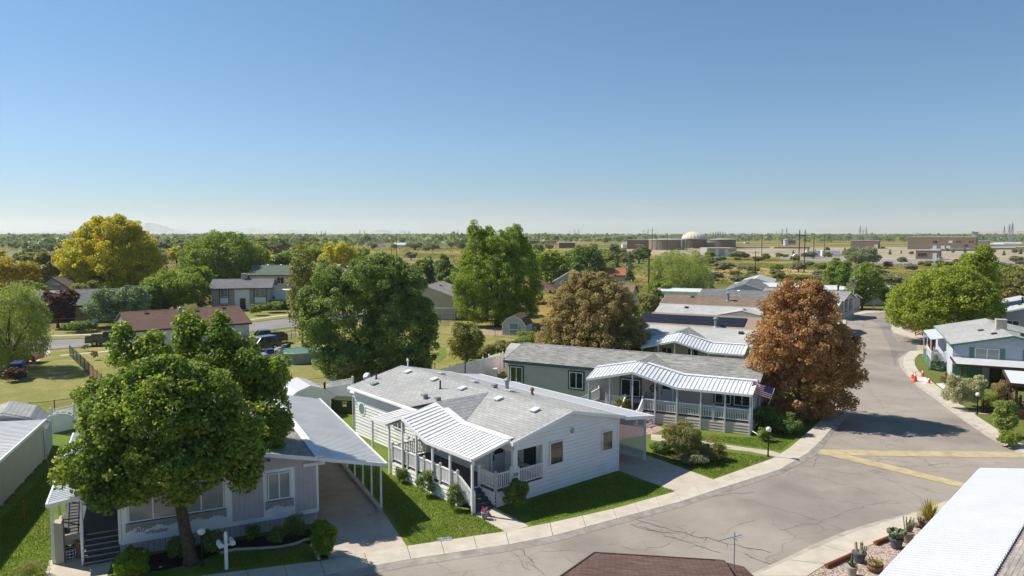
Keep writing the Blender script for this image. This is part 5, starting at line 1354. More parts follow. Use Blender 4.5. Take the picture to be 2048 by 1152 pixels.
PAL = {}
def pal(name, *a, **k): PAL[name] = leafmat('leaves_' + name, *a, **k)
pal('maple', (.08, .15, .03), (.215, .292, .055), (.62, .61, .15), p=(0, .58, 1))
pal('copper', (.22, .115, .06), (.50, .285, .14), (.76, .48, .25))
pal('mid', (0.120, 0.200, 0.032), (0.250, 0.335, 0.055), (0.500, 0.530, 0.100))
pal('lime', (.17, .235, .035), (.33, .38, .05), (.56, .54, .10))
pal('dark', (.075, .135, .045), (.19, .265, .075), (.48, .52, .18), p=(0, .58, 1))
pal('green', (0.110, 0.190, 0.040), (0.240, 0.320, 0.070), (0.440, 0.470, 0.120))
pal('bright', (0.132, 0.210, 0.036), (0.270, 0.342, 0.050), (0.480, 0.480, 0.090))
pal('yellow', (.26, .26, .035), (.55, .48, .05), (.76, .64, .08), p=(0, .5, 1))
pal('olive', (0.168, 0.180, 0.066), (0.288, 0.282, 0.102), (0.420, 0.360, 0.156))
pal('oliverust', (.19, .20, .08), (.38, .29, .14), (.62, .43, .24), p=(0, .5, 1))
pal('grey', (0.192, 0.216, 0.144), (0.312, 0.330, 0.228), (0.432, 0.432, 0.300))
pal('blue', (0.120, 0.190, 0.130), (0.220, 0.290, 0.190), (0.360, 0.410, 0.270))
pal('maroon', (0.060, 0.034, 0.032), (0.144, 0.074, 0.068), (0.264, 0.156, 0.120))
pal('willow', (0.180, 0.240, 0.065), (0.320, 0.370, 0.110), (0.460, 0.480, 0.170))
pal('orange', (.20, .18, .03), (.40, .31, .05), (.54, .44, .07))
pal('hedge', (0.096, 0.180, 0.019), (0.204, 0.312, 0.036), (0.456, 0.528, 0.060), p=(0, .5, 1))
pal('far', (.11, .155, .065), (.17, .22, .09), (.25, .29, .13))
pal('brush', (.20, .21, .08), (.32, .29, .12), (.44, .36, .17))
pal('pale_flower', (0.216, 0.252, 0.108), (0.504, 0.468, 0.300), (0.780, 0.780, 0.768), p=(0, .5, 1))

def plant(name, label, cat, base, lobes, n, leaf, pal_, seed, trunk=None, group=None, bark='bark', zc=None, lean=(0, 0), **k):
    "thing > crown, trunk; lobes in world coordinates"
    b = Vector(base); t = thing(name, label, cat, b, 0, group)
    L = [((c[0] - b.x, c[1] - b.y, c[2] - b.z), r) for c, r in lobes]
    me = crown(L, n, leaf, seed, **k); me.materials.append(PAL[pal_])
    o = bpy.data.objects.new("crown" if trunk else "foliage", me); C.objects.link(o); o.parent = t
    if trunk:
        top = sorted(L, key=lambda q: -(q[1][0] if hasattr(q[1], '__len__') else q[1]))[:9]
        trunk_mb((0, 0, 0), zc if zc is not None else min(c[2] for c, r in L) * .8, top, trunk, seed, lean).obj("trunk", M[bark], t, True)
    return t

def ptree(label, bx, by, x0, x1, ytop, ybot, pal_, n, leaf, seed, shape='round', trunk=.2, name='tree', cat='tree', group=None, z=.1, k=14, dy=.92, bark='bark', sub=(.28, .5), **kw):
    b = g(bx, by, z); m = b.y / F_PX
    zt, zb = hz(ytop, b), max(hz(ybot, b), b.z + .05)
    if trunk: zt, zb = zt + .03 * (zt - zb), max(zb - .12 * (zt - zb), b.z - .5)
    cx = ((x0 + x1) / 2 - 1024) * b.y / F_PX / (1) ; rx = (x1 - x0) / 2 * m * 1.0
    lobes = auto_lobes(cx, b.y, zb, zt, rx, rx * dy, seed, k, shape, sub)
    return plant(name, label, cat, b, lobes, n, leaf, pal_, seed, trunk, group, bark, zc=max(.3, (zb - z) + (zt - zb) * .22) if trunk else None, **kw)

# front maple: hand-placed masses
b0 = g(383, 1126)
def PL(px, py, dep, rx, rz_, ry=None):
    p = gd(px, py, dep); s = dep / F_PX; return ((p.x, p.y, p.z), (rx * s * .94, (ry or (rx + rz_) / 2) * s * .94, rz_ * s * .95))
lob = [PL(330, 850, 30.8, 150, 125, 140), PL(190, 945, 29.8, 84, 66), PL(465, 885, 30.8, 70, 86), PL(325, 778, 31.0, 125, 62, 105), PL(222, 850, 30.2, 74, 84), PL(415, 800, 31.0, 74, 66), PL(300, 930, 29.2, 100, 70), PL(390, 935, 29.4, 80, 58), PL(152, 925, 30.0, 44, 34), PL(340, 735, 31.0, 62, 32), PL(262, 772, 30.6, 54, 46),
       PL(245, 988, 29.4, 66, 32), PL(490, 940, 30.6, 40, 42), PL(280, 745, 30.9, 26, 24), PL(395, 752, 30.9, 30, 26), PL(135, 960, 29.8, 28, 24), PL(350, 985, 29.6, 50, 26),
       PL(430, 735, 36.0, 92, 62), PL(378, 668, 36.2, 32, 50), PL(448, 676, 36.0, 32, 48), PL(300, 712, 36.5, 54, 44), PL(243, 698, 36.6, 28, 50), PL(305, 676, 36.6, 20, 30), PL(512, 760, 35.6, 46, 72), PL(552, 760, 35.4, 24, 56), PL(548, 835, 34.4, 34, 80), PL(535, 900, 34.0, 40, 60), PL(195, 790, 34.0, 40, 50),
       PL(440, 640, 36.1, 17, 24), PL(372, 634, 36.3, 15, 20), PL(500, 700, 36.0, 22, 34), PL(240, 655, 36.6, 12, 18), PL(560, 725, 35.5, 12, 24)]
plant('maple_tree', 'large full green maple standing in front of the lavender house', 'tree', b0, lob, 110000, .16, 'maple', 11, .27, zc=2.9, lean=(-.7, .5), clump=.46, spread=.95, aspect=.8, rough=.2)
# copper tree by the road
cop = [PL(1605, 770, 54.5, 104, 72), PL(1600, 690, 54.5, 104, 84), PL(1596, 632, 54.5, 78, 62), PL(1600, 592, 54.5, 44, 38), PL(1535, 715, 54, 50, 62), PL(1672, 705, 54.5, 58, 62), PL(1700, 752, 54.5, 36, 30), PL(1528, 768, 54.5, 36, 36), PL(1565, 822, 53.5, 62, 30),
       PL(1650, 802, 54, 66, 34), PL(1558, 606, 54.5, 28, 32), PL(1645, 610, 54.5, 32, 36), PL(1570, 575, 54.5, 18, 20), PL(1628, 575, 54.5, 18, 18), PL(1700, 690, 54.5, 26, 24), PL(1715, 745, 54.5, 22, 12), PL(1600, 850, 54, 60, 22)]
plant('copper_tree', 'tall copper brown leaved tree between the grey house and the road', 'tree', g(1598, 842), cop, 95000, .16, 'copper', 5, .3, zc=1.6, clump=.4, spread=1.0, rough=.2)
drk = [PL(685, 640, 69, 84, 92), PL(800, 652, 69, 74, 92), PL(745, 562, 69, 74, 54), PL(638, 655, 68, 44, 60), PL(852, 640, 69, 26, 56), PL(700, 722, 67.5, 84, 40), PL(812, 728, 68, 62, 34), PL(765, 522, 70, 30, 22), PL(660, 562, 69, 40, 36), PL(822, 570, 69, 38, 40), PL(715, 530, 69, 26, 22), PL(615, 600, 68.5, 22, 34), PL(790, 532, 69.5, 24, 22), PL(850, 700, 68.5, 30, 40)]
plant('tree', 'big dark green tree on the dry lawn behind the white house', 'tree', g(738, 756), drk, 105000, .2, 'dark', 8, .3, zc=1.2, clump=.55, spread=1.0, rough=.2)
tal = [PL(998, 560, 111, 70, 84), PL(952, 560, 110, 46, 70), PL(1042, 552, 111, 44, 72), PL(958, 492, 111, 30, 42), PL(1028, 494, 111, 30, 42), PL(992, 500, 110, 34, 44), PL(925, 590, 110, 22, 44), PL(1068, 580, 111, 22, 50), PL(996, 622, 109, 74, 30), PL(950, 462, 111, 14, 22), PL(1034, 466, 111, 13, 20), PL(975, 466, 111, 12, 20), PL(1050, 492, 111, 14, 22), PL(935, 520, 110.5, 18, 26), PL(1062, 530, 111, 16, 26), PL(960, 625, 109, 44, 24), PL(1040, 618, 110, 40, 26)]
plant('tree', 'tall bright green tree with feathery upright top behind the red roofed shed', 'tree', g(994, 652), tal, 95000, .28, 'mid', 13, .4, zc=2.0, clump=.55, spread=1.0, rough=.22, aspect=.45)
orl = [PL(1185, 630, 74.0, 84, 90), PL(1122, 668, 73.0, 54, 54), PL(1250, 662, 74.0, 50, 58), PL(1182, 572, 74.0, 50, 34), PL(1140, 610, 74.0, 44, 42), PL(1230, 605, 74.0, 42, 42), PL(1095, 690, 72.0, 32, 32), PL(1285, 690, 73.0, 26, 34), PL(1180, 695, 71.5, 96, 44), PL(1270, 690, 72, 34, 34), PL(1160, 560, 74.0, 20, 20), PL(1210, 562, 74.0, 22, 22)]
plant('tree', 'olive and rust coloured rounded tree behind the grey house', 'tree', g(1185, 744), orl, 95000, .19, 'oliverust', 4, .25, zc=1.2, clump=.42, spread=1.0, rough=.2)
yel = [PL(215, 525, 153, 88, 66), PL(160, 522, 152, 46, 54), PL(272, 508, 153, 46, 52), PL(228, 465, 153, 50, 34), PL(186, 470, 153, 28, 30), PL(148, 565, 151, 40, 28), PL(285, 560, 152, 40, 34), PL(215, 578, 150, 86, 26), PL(236, 440, 153, 17, 14), PL(205, 445, 153, 12, 12), PL(160, 475, 153, 16, 18), PL(265, 460, 153, 22, 22), PL(300, 520, 153, 22, 34), PL(125, 520, 152, 18, 24), PL(190, 440, 153, 8, 8), PL(280, 470, 153, 10, 14)]
plant('tree', 'huge yellow green tree left of the far houses', 'tree', g(215, 604), yel, 80000, .36, 'yellow', 21, .5, zc=2.2, clump=.8, spread=1.0, rough=.22)
ptree('broad green tree behind the split level house', 442, 582, 366, 530, 466, 572, 'green', 45000, .42, 22, 'round', .4, k=30, clump=.8)
ptree('round green tree between two far houses', 350, 622, 288, 408, 540, 612, 'bright', 30000, .3, 23, 'round', .3, k=22, clump=.55)
ptree('round grey green tree above the maroon roof', 229, 652, 170, 292, 566, 648, 'blue', 26000, .27, 24, 'round', .3, k=20, clump=.5)
ptree('dark maroon leaved tree in front of the brown house', 116, 654, 84, 152, 572, 645, 'maroon', 9000, .32, 25, 'round', .2, k=12, clump=.4)
ptree('pale weeping willow at the left edge over the parked pickup', 22, 738, -70, 86, 562, 728, 'willow', 30000, .3, 26, 'round', .3, 'willow_tree', k=22, clump=.4, aspect=.25, droop=.8)
ptree('orange yellow tree at the left edge behind the willow', 22, 602, -40, 78, 519, 592, 'orange', 11000, .42, 27, 'round', .3, k=14, clump=.6)
ptree('thin sparse olive tree left of the big dark tree', 606, 702, 574, 638, 492, 696, 'olive', 7000, .26, 28, 'egg', .16, k=26, clump=.45, sub=(.2, .45), bark='bark_grey', spread=.9)
ptree('dark green tree top behind the big dark tree', 770, 612, 715, 832, 505, 600, 'dark', 12000, .42, 29, 'round', .3, k=14, clump=.6)
ptree('upright dark green tree left of the tall bright green tree', 851, 580, 826, 876, 512, 576, 'dark', 6000, .45, 30, 'egg', .25, k=12, clump=.6)
ptree('upright dark green tree touching the tall bright green tree', 888, 582, 866, 912, 508, 578, 'dark', 6000, .45, 31, 'egg', .25, k=12, clump=.6)
ptree('loose olive shrub behind the white fence', 934, 728, 896, 968, 644, 722, 'olive', 9000, .22, 32, 'round', .1, 'shrub', 'shrub', k=16, clump=.45, spread=.9)
ptree('feathery yellow olive shrub beside the pool lawn', 690, 768, 652, 726, 712, 766, 'olive', 9000, .2, 33, 'round', None, 'shrub', 'shrub', k=14, clump=.35)
ptree('rounded willow with pale green mounds behind the power pole', 1376, 594, 1318, 1428, 498, 590, 'willow', 17000, .4, 34, 'round', .3, 'willow_tree', k=18, clump=.6, aspect=.35, droop=.4)
ptree('pale green willow left of the rounded willow', 1322, 590, 1288, 1352, 500, 585, 'willow', 8000, .42, 35, 'round', .3, 'willow_tree', k=14, clump=.6, aspect=.35)
ptree('dark rounded tree right of the tall bright green tree', 1172, 572, 1134, 1208, 486, 566, 'dark', 11000, .5, 36, 'egg', .3, k=18, clump=.6)
ptree('bright green tree between the tall tree and the dark rounded tree', 1100, 585, 1070, 1138, 492, 580, 'bright', 8000, .5, 37, 'round', .3, k=14, clump=.7)
for x0, x1, s, lb in ((1222, 1244, 38, 'grey green spruce left of the pole with a crossarm'), (1247, 1272, 39, 'grey green spruce right of its twin before the plant')): ptree(lb, (x0 + x1) / 2, 562, x0, x1, 503, 560, 'blue', 3500, .5, s, 'cone', .15, 'spruce_tree', group='pair of spruces before the plant')
ptree('yellow green rounded bush beside the power pole', 1324, 604, 1298, 1350, 559, 600, 'bright', 7000, .36, 40, 'round', None, 'bush', 'bush', k=10, clump=.5)
ptree('olive green bush below the power pole', 1304, 640, 1276, 1334, 578, 634, 'olive', 8000, .34, 41, 'round', None, 'bush', 'bush', k=12, clump=.5)
ptree('small bright bush left of the low white roof', 1392, 590, 1378, 1410, 564, 588, 'bright', 2500, .4, 42, 'round', None, 'bush', 'bush', k=8)
ptree('grey green bush in front of the low white roof', 1416, 598, 1392, 1440, 574, 597, 'grey', 3000, .4, 43, 'round', None, 'bush', 'bush', k=8)
ptree('bright yellow green tree over the road corner at the right', 1884, 684, 1788, 1992, 534, 672, 'lime', 70000, .24, 44, 'egg', .25, k=32, clump=.5)
ptree('tall thin topped green tree rising behind the bright yellow green tree', 1955, 662, 1912, 2004, 486, 640, 'lime', 28000, .26, 45, 'egg', .25, k=24, clump=.65, sub=(.18, .36))
ptree('street tree with bare trunk beside the distant flagpole', 1724, 618, 1696, 1766, 524, 606, 'green', 10000, .34, 46, 'round', .2, k=14, clump=.45)
ptree('dark green tree between the street tree and the copper tree', 1681, 604, 1650, 1706, 520, 598, 'green', 8000, .36, 47, 'round', .25, k=12, clump=.5)
ptree('dark bushy tree right of the street tree', 1778, 616, 1756, 1806, 566, 614, 'dark', 5000, .34, 48, 'round', None, 'bush', 'bush', k=10, clump=.45)
ptree('olive tree at the right edge beyond the roofs', 2040, 628, 1998, 2090, 526, 620, 'olive', 11000, .38, 49, 'round', .25, k=16, clump=.5)
ptree('pale silvery olive tree in front of the plant trailers', 1716, 536, 1686, 1756, 490, 532, 'grey', 7000, .6, 50, 'round', .3, k=14, clump=.9, spread=.9)
ptree('small dark blue spruce on the lawn beside the green shuttered house', 1883, 741, 1869, 1898, 706, 738, 'blue', 3500, .16, 51, 'cone', .06, 'spruce_tree')
ptree('pale green tree behind the brown chimney house', 60, 612, 20, 100, 560, 608, 'willow', 6000, .4, 52, 'round', .25, k=12)
ptree('mid green tree behind the yellow green tree', 300, 560, 268, 336, 495, 555, 'grey', 5000, .6, 53, 'round', .3, k=12, clump=.8)
ptree('yellow green tree in front of the straw pasture', 682, 560, 640, 720, 482, 552, 'yellow', 9000, .55, 54, 'round', .35, k=16, clump=.8)
ptree('pale green tree left of the yellow green tree by the pasture', 620, 556, 590, 650, 490, 550, 'willow', 8000, .55, 55, 'round', .35, k=14, clump=.8)

ptree('pale olive tree squeezed between the maroon tree and the grey green tree', 165, 630, 136, 200, 560, 626, 'olive', 9000, .32, 56, 'round', .2, k=14, clump=.5)
ptree('low green tree joining the grey green tree to the round green tree', 288, 628, 262, 318, 566, 624, 'green', 10000, .32, 57, 'round', .2, k=14, clump=.5)
ptree('green tree behind the left end of the split level house', 392, 596, 362, 428, 530, 590, 'mid', 10000, .38, 58, 'round', .25, k=14, clump=.6)
ptree('olive tree beyond the left end of the maroon roof', 205, 600, 170, 245, 545, 596, 'olive', 9000, .38, 59, 'round', .25, k=14, clump=.6)
ptree('leafy green tree behind the sparse olive tree', 640, 600, 600, 690, 520, 596, 'willow', 12000, .4, 60, 'round', .25, k=16, clump=.6)

# shrubs close to the houses
def shrub(label, bx, by, x0, x1, ytop, pal_, n, leaf, seed, name='shrub', k=9, **kw):
    return ptree(label, bx, by, x0, x1, ytop, by - 1, pal_, n, leaf, seed, 'round', None, name, 'shrub', k=k, **kw)
shrub('bright yellow green clipped hedge beside the steps of the lavender house', 238, 1158, 205, 273, 1107, 'hedge', 12000, .07, 61, 'hedge', 16, clump=.1, inner=.2)
shrub('dark green clipped shrub right behind the bright hedge', 240, 1132, 212, 276, 1097, 'dark', 6000, .07, 62, clump=.1)
shrub('dark round clipped shrub left of the maple trunk', 341, 1120, 313, 368, 1068, 'dark', 9000, .07, 63, clump=.1)
shrub('dark shrub behind the globe lamp', 408, 1112, 388, 432, 1052, 'dark', 5000, .08, 64, clump=.14)
shrub('thin rose bush under the lavender wall', 489, 1082, 474, 504, 1046, 'dark', 1800, .07, 65, 'rose_bush', clump=.12, spread=.9)
shrub('round clipped green shrub right of the thin rose bush', 541, 1092, 522, 560, 1053, 'dark', 5500, .07, 66, clump=.09)
shrub('spiky dark plant under the right window of the lavender house', 577, 1080, 556, 600, 1020, 'dark', 4000, .12, 67, 'yucca', clump=.2, aspect=.15, spread=1.0)
shrub('bright green rounded hedge at the driveway corner', 638, 1116, 612, 665, 1047, 'hedge', 11000, .07, 68, 'hedge', 12, clump=.1)
shrub('darker green shrub behind the bright rounded hedge', 630, 1078, 608, 654, 1038, 'hedge', 5000, .07, 69, clump=.1)
shrub('dense dark shrub at the corner of the white house', 1031, 1022, 1004, 1058, 952, 'dark', 14000, .075, 70, clump=.11, inner=.2)
shrub('thin rose bush farthest from the white house steps', 796, 965, 783, 810, 930, 'dark', 2000, .07, 71, 'rose_bush', clump=.13, spread=.9, group='rose bushes along the white deck')
shrub('tall rose bush in the middle of the white deck', 847, 992, 828, 868, 936, 'dark', 3500, .07, 72, 'rose_bush', clump=.15, spread=.9, group='rose bushes along the white deck')
shrub('rose bush nearest the white house steps', 902, 1020, 887, 920, 964, 'dark', 3000, .07, 73, 'rose_bush', clump=.14, spread=.9, group='rose bushes along the white deck')
shrub('large olive brown shrub in the bed before the grey house', 1372, 918, 1328, 1412, 840, 'olive', 15000, .09, 74, clump=.2, spread=.85)
shrub('low olive shrub right of the large olive brown shrub', 1424, 920, 1396, 1462, 885, 'olive', 7000, .08, 75, clump=.16)
shrub('low green ground plant by the lattice screen', 1326, 905, 1304, 1350, 884, 'dark', 4000, .08, 76, clump=.16)
shrub('pale dry grassy plant in front of the large olive brown shrub', 1395, 930, 1370, 1425, 905, 'grey', 4000, .08, 77, clump=.14)
shrub('thin straw coloured plant before the grey house deck', 1432, 893, 1415, 1450, 868, 'olive', 1500, .09, 78, clump=.2, aspect=.25, spread=1)
shrub('green bush beside the side steps of the grey house', 1246, 842, 1230, 1268, 790, 'olive', 5000, .1, 79, clump=.16)
shrub('dark bush at the right end wall of the grey house', 1540, 860, 1512, 1570, 805, 'dark', 7000, .1, 80, clump=.2)
shrub('dark low bush under the copper tree', 1580, 868, 1556, 1612, 826, 'dark', 6000, .1, 81, clump=.2)
shrub('green bush beside the globe lamp of the grey house', 1536, 882, 1522, 1552, 854, 'green', 2500, .09, 82, clump=.14)
shrub('tall bush with pale flowers beside the carport at the right', 1925, 818, 1900, 1948, 742, 'pale_flower', 8000, .11, 83, 'flower_bush', clump=.2)
shrub('wide white flowering bush under the carport edge', 1957, 815, 1932, 1986, 748, 'pale_flower', 8000, .11, 84, 'flower_bush', clump=.2)
shrub('rust brown bush under the brown porch roof', 2014, 808, 1998, 2036, 760, 'oliverust', 5000, .1, 85, clump=.16)
shrub('bright green tall grass clump beside the flowering bush', 1992, 822, 1972, 2008, 784, 'bright', 4000, .13, 86, 'grass_clump', clump=.2, aspect=.15)
shrub('yellow green tall shrub beside the wooden ramp', 2026, 872, 2004, 2050, 790, 'willow', 9000, .11, 87, clump=.2)
shrub('low green plants at the foot of the yellow green tall shrub', 2035, 892, 2015, 2062, 862, 'bright', 3500, .1, 88, clump=.16)
shrub('small yellow leaved shrub at the end of the fresh concrete', 1898, 768, 1888, 1910, 752, 'olive', 1500, .1, 89)
shrub('green garden plants at the foot of the vinyl fence', 1078, 690, 1060, 1100, 660, 'willow', 3500, .18, 90, clump=.35)
shrub('yellow weedy bush between the shed and the olive rust tree', 1056, 690, 1030, 1078, 664, 'willow', 3500, .18, 91, clump=.35)
shrub('green bush with dark centre under the big dark tree', 668, 746, 640, 700, 708, 'green', 4500, .2, 92, clump=.35)
shrub('tall weeds behind the white vinyl fence', 960, 714, 930, 1000, 688, 'olive', 5000, .2, 93, clump=.35)
shrub('dark brushy undergrowth under the big dark tree', 800, 752, 740, 860, 722, 'dark', 8000, .22, 94, clump=.4)
shrub('straw and green brush beside the vinyl fence', 1008, 702, 980, 1040, 682, 'olive', 4000, .2, 95, clump=.3)
shrub('brown red leaved bush beside the blue bin', 20, 760, -4, 36, 732, 'maroon', 3500, .14, 96, clump=.25)
shrub('small sapling by the chain link fence nearest the street', 163, 700, 156, 170, 688, 'dark', 900, .14, 97)
shrub('small sapling by the chain link fence near the maple', 179, 718, 172, 187, 700, 'dark', 900, .14, 98)
shrub('dark juniper bush before the dark brown house', 158, 662, 126, 186, 640, 'dark', 4000, .22, 99, clump=.35)
shrub('yellow spiky clump at the lower left corner', 20, 1160, -6, 52, 1128, 'olive', 2500, .14, 100, 'grass_clump', aspect=.12, clump=.25, spread=1)

# ------------------------------------------------------------------ neighbourhood houses beyond the fence
uo = Vector((-44.6, 84.1, 0)); ru = R(35.7)
hU, rfU = house('house', 'white walled house with long red brown shingle roof behind the maple top', uo, ru, 13.5, 11.0, 2.75, 4.35, M['white_wall'], M['teal'], M['sh_red'], cat='house', ov=.45, lap=('right',))
for x, y in ((2.5, 4.6), (8.3, 4.4), (11.7, 4.8)): turtle_vent(rfU, x, y, 11.0, 2.75, 4.35, M['dark'])
pipe_vent(rfU, 6.2, 3.6, 11.0, 2.75, 4.35, .8, .14, M['grey_metal'], True)
window(hU, 'right', 1.2, 1.0, 1.2, 1.2, M['white'], M['glass'], 1, 13.5, 11.0)
window(hU, 'front', 2.0, 1.1, 1.4, 1.1, M['white'], M['glass'], 1, 13.5, 11.0); window(hU, 'front', 9.0, 1.1, 1.4, 1.1, M['white'], M['glass'], 1, 13.5, 11.0)
p = g(424, 621, 0)
hV, rfV = house('house', 'split level pale brick house with grey roof and rooftop cooler across the far street', p, R(12), 10.2, 8.5, 4.1, 5.4, M['stone_brick'], M['teal'], M['sh_dark'], cat='house', ov=.6, ovx=.5, lap=())
mb = MB(); mb.box(4.0, 6.6, -.06, -.002, 0, 4.05); mb.obj('entry_panel', M['white_wall'], hV)
door(hV, 'front', 4.9, .1, 10.2, 8.5, M['brown_wood'], None, 1.0, 2.05); 
for s, ww in ((1.6, 1.2), (7.6, 1.8)):
    window(hV, 'front', s, 2.5, ww, 1.35, M['white'], M['glass_grey'], 1, 10.2, 8.5); window(hV, 'front', s, .35, ww, .8, M['white'], M['glass'], 1, 10.2, 8.5)
    mb = MB(); mb.box(s - .1, s + ww + .1, -.12, -.03, 1.3, 2.3); mb.mi = 1; mb.box(s - .2, s - .1, -.14, -.01, 1.2, 3.95); mb.box(s + ww + .1, s + ww + .2, -.14, -.01, 1.2, 3.95); mb.box(s - .1, s + ww + .1, -.14, -.02, 2.3, 2.4); mb.obj('spandrel_panel', [M['white'], M['dark']], hV)
cooler(rfV, (5.1, 4.6, 5.4), 1.0)
p = g(500, 590, 0)
hW, rfW = house('house', 'tall grey house with green shingle roof behind the split level house', p, R(2), 12.0, 9.0, 4.7, 6.6, M['grey_siding'], M['teal'], M['sh_green'], cat='house', ov=.5, ovx=.5, lap=('right',))
for x in (3, 6, 9.2): turtle_vent(rfW, x, 4.3, 9, 4.7, 6.6, M['metal_white'])
window(hW, 'front', 6.2, 2.6, 1.6, 1.5, M['white'], M['glass_grey'], 1, 12, 9)
p = g(55, 645, 0)
hX, rfX = house('house', 'dark brown low house half hidden by the maroon tree', p, R(20), 14.0, 8.5, 2.9, 4.6, M['brick'], M['brown_wood'], M['sh_greybrown'], cat='house', ov=.6, lap=())
p2 = g(104, 640, 0)
mb = MB(); mb.box(2.4, 3.3, 6.2, 7.0, 3.0, 5.6); mb.obj('chimney', M['brick'], rfX)
hX2, _ = house('house', 'brown house with steep dark roof and a dark entry behind the maroon tree', g(140, 645, 0), R(14), 9.5, 8, 2.9, 4.9, M['brick'], M['dark'], M['sh_dark'], cat='house', ov=.6, lap=())
door(hX2, 'front', 3.2, 0, 9.5, 8, M['white']); window(hX2, 'front', 6, .9, 1.8, 1.2, M['white'], M['glass'], 1, 9.5, 8)
px_home('house', 'small blue grey gabled house far behind the orange yellow tree', 84, 530, 3.6, R(-75), 9, 7, 3.6, 6.0, mat('blue_grey_siding', (.22, .26, .31), .7, .05), M['white'], M['sh_grey'])
px_home('house', 'brown roofed house with a shingled gable left of the yellow green tree', 66, 580, 3.0, R(-80), 9, 7, 3.0, 5.4, M['beige_wall'], M['brown_wood'], M['sh_brown'])
px_home('house', 'low beige gabled house top behind the sparse olive tree', 655, 546, 4.2, R(-35), 10, 9, 4.2, 6.2, M['beige_wall'], M['brown_wood'], M['sh_tan'])
px_home('house', 'beige house with brown edged roof behind the big dark tree', 684, 556, 4.0, R(-28), 9, 9, 4.0, 5.8, M['beige_wall'], M['brown_wood'], M['sh_brown'])
px_home('house', 'grey roofed house corner touching the big dark tree', 716, 546, 4.2, R(-30), 8, 8, 4.2, 5.6, M['grey_siding'], M['white'], M['sh_grey'])
# beige gabled house right of the dark tree
p = g(909, 639, 0); rzY = R(-98)
hY, rfY = house('house', 'beige board sided house with white edged gable right of the big dark tree', (p.x - 9.5 * -math.sin(rzY) - math.cos(rzY) * 11, p.y - 9.5 * math.cos(rzY) - math.sin(rzY) * 11, 0), rzY, 11, 9.5, 3.75, 5.5, M['beige_wall'], M['white'], M['sh_greybrown'], cat='house', kind='board', lap=('right',), ov=.4)
mb = MB(); mb.box(11.02, 11.1, .05, 9.45, 1.75, 2.0); mb.obj('trim_band', M['white'], hY); turtle_vent(rfY, 6, 6, 9.5, 3.75, 5.5, M['dark'])
pipe_vent(rfY, 4, 4.6, 9.5, 3.75, 5.5, .5, .08)
t = thing('pavilion', 'brown hip roofed open pavilion right of the tall bright green tree', 'pavilion', g(1086, 606, 0), R(-12))
mb = MB(); s = 3.4; mb.add([(-s, -s, 2.9), (s, -s, 2.9), (s, s, 2.9), (-s, s, 2.9), (0, 0, 4.6)], [(0, 1, 4), (1, 2, 4), (2, 3, 4), (3, 0, 4), (3, 2, 1, 0)]); mb.obj('roof', M['sh_red'], t)
for x in (-3, 3):
    for y in (-3, 3): post(t, x, y, 0, 2.88, M['brown_wood'], .22)
px_home('house', 'pale blue grey gabled house with a dark attic window by the rust tree', 1108, 562, 3.4, R(-98), 10, 7.5, 3.4, 5.6, mat('pale_blue_grey_siding', (.40, .43, .46), .7, .05), M['white'], M['sh_grey'], lap=('right',))
px_home('house', 'cream house with orange brown roof before the spruces', 1250, 550, 3.2, R(-8), 6.3, 6, 3.2, 4.9, mat('cream_yellow_siding', (.58, .54, .42), .7, .05), M['brown_wood'], M['sh_orange'])
px_home('house', 'brown roofed low house behind the olive rust tree', 1262, 590, 2.8, R(-18), 10, 8, 2.8, 4.4, M['tan_wall'], M['brown_wood'], M['sh_brown'])
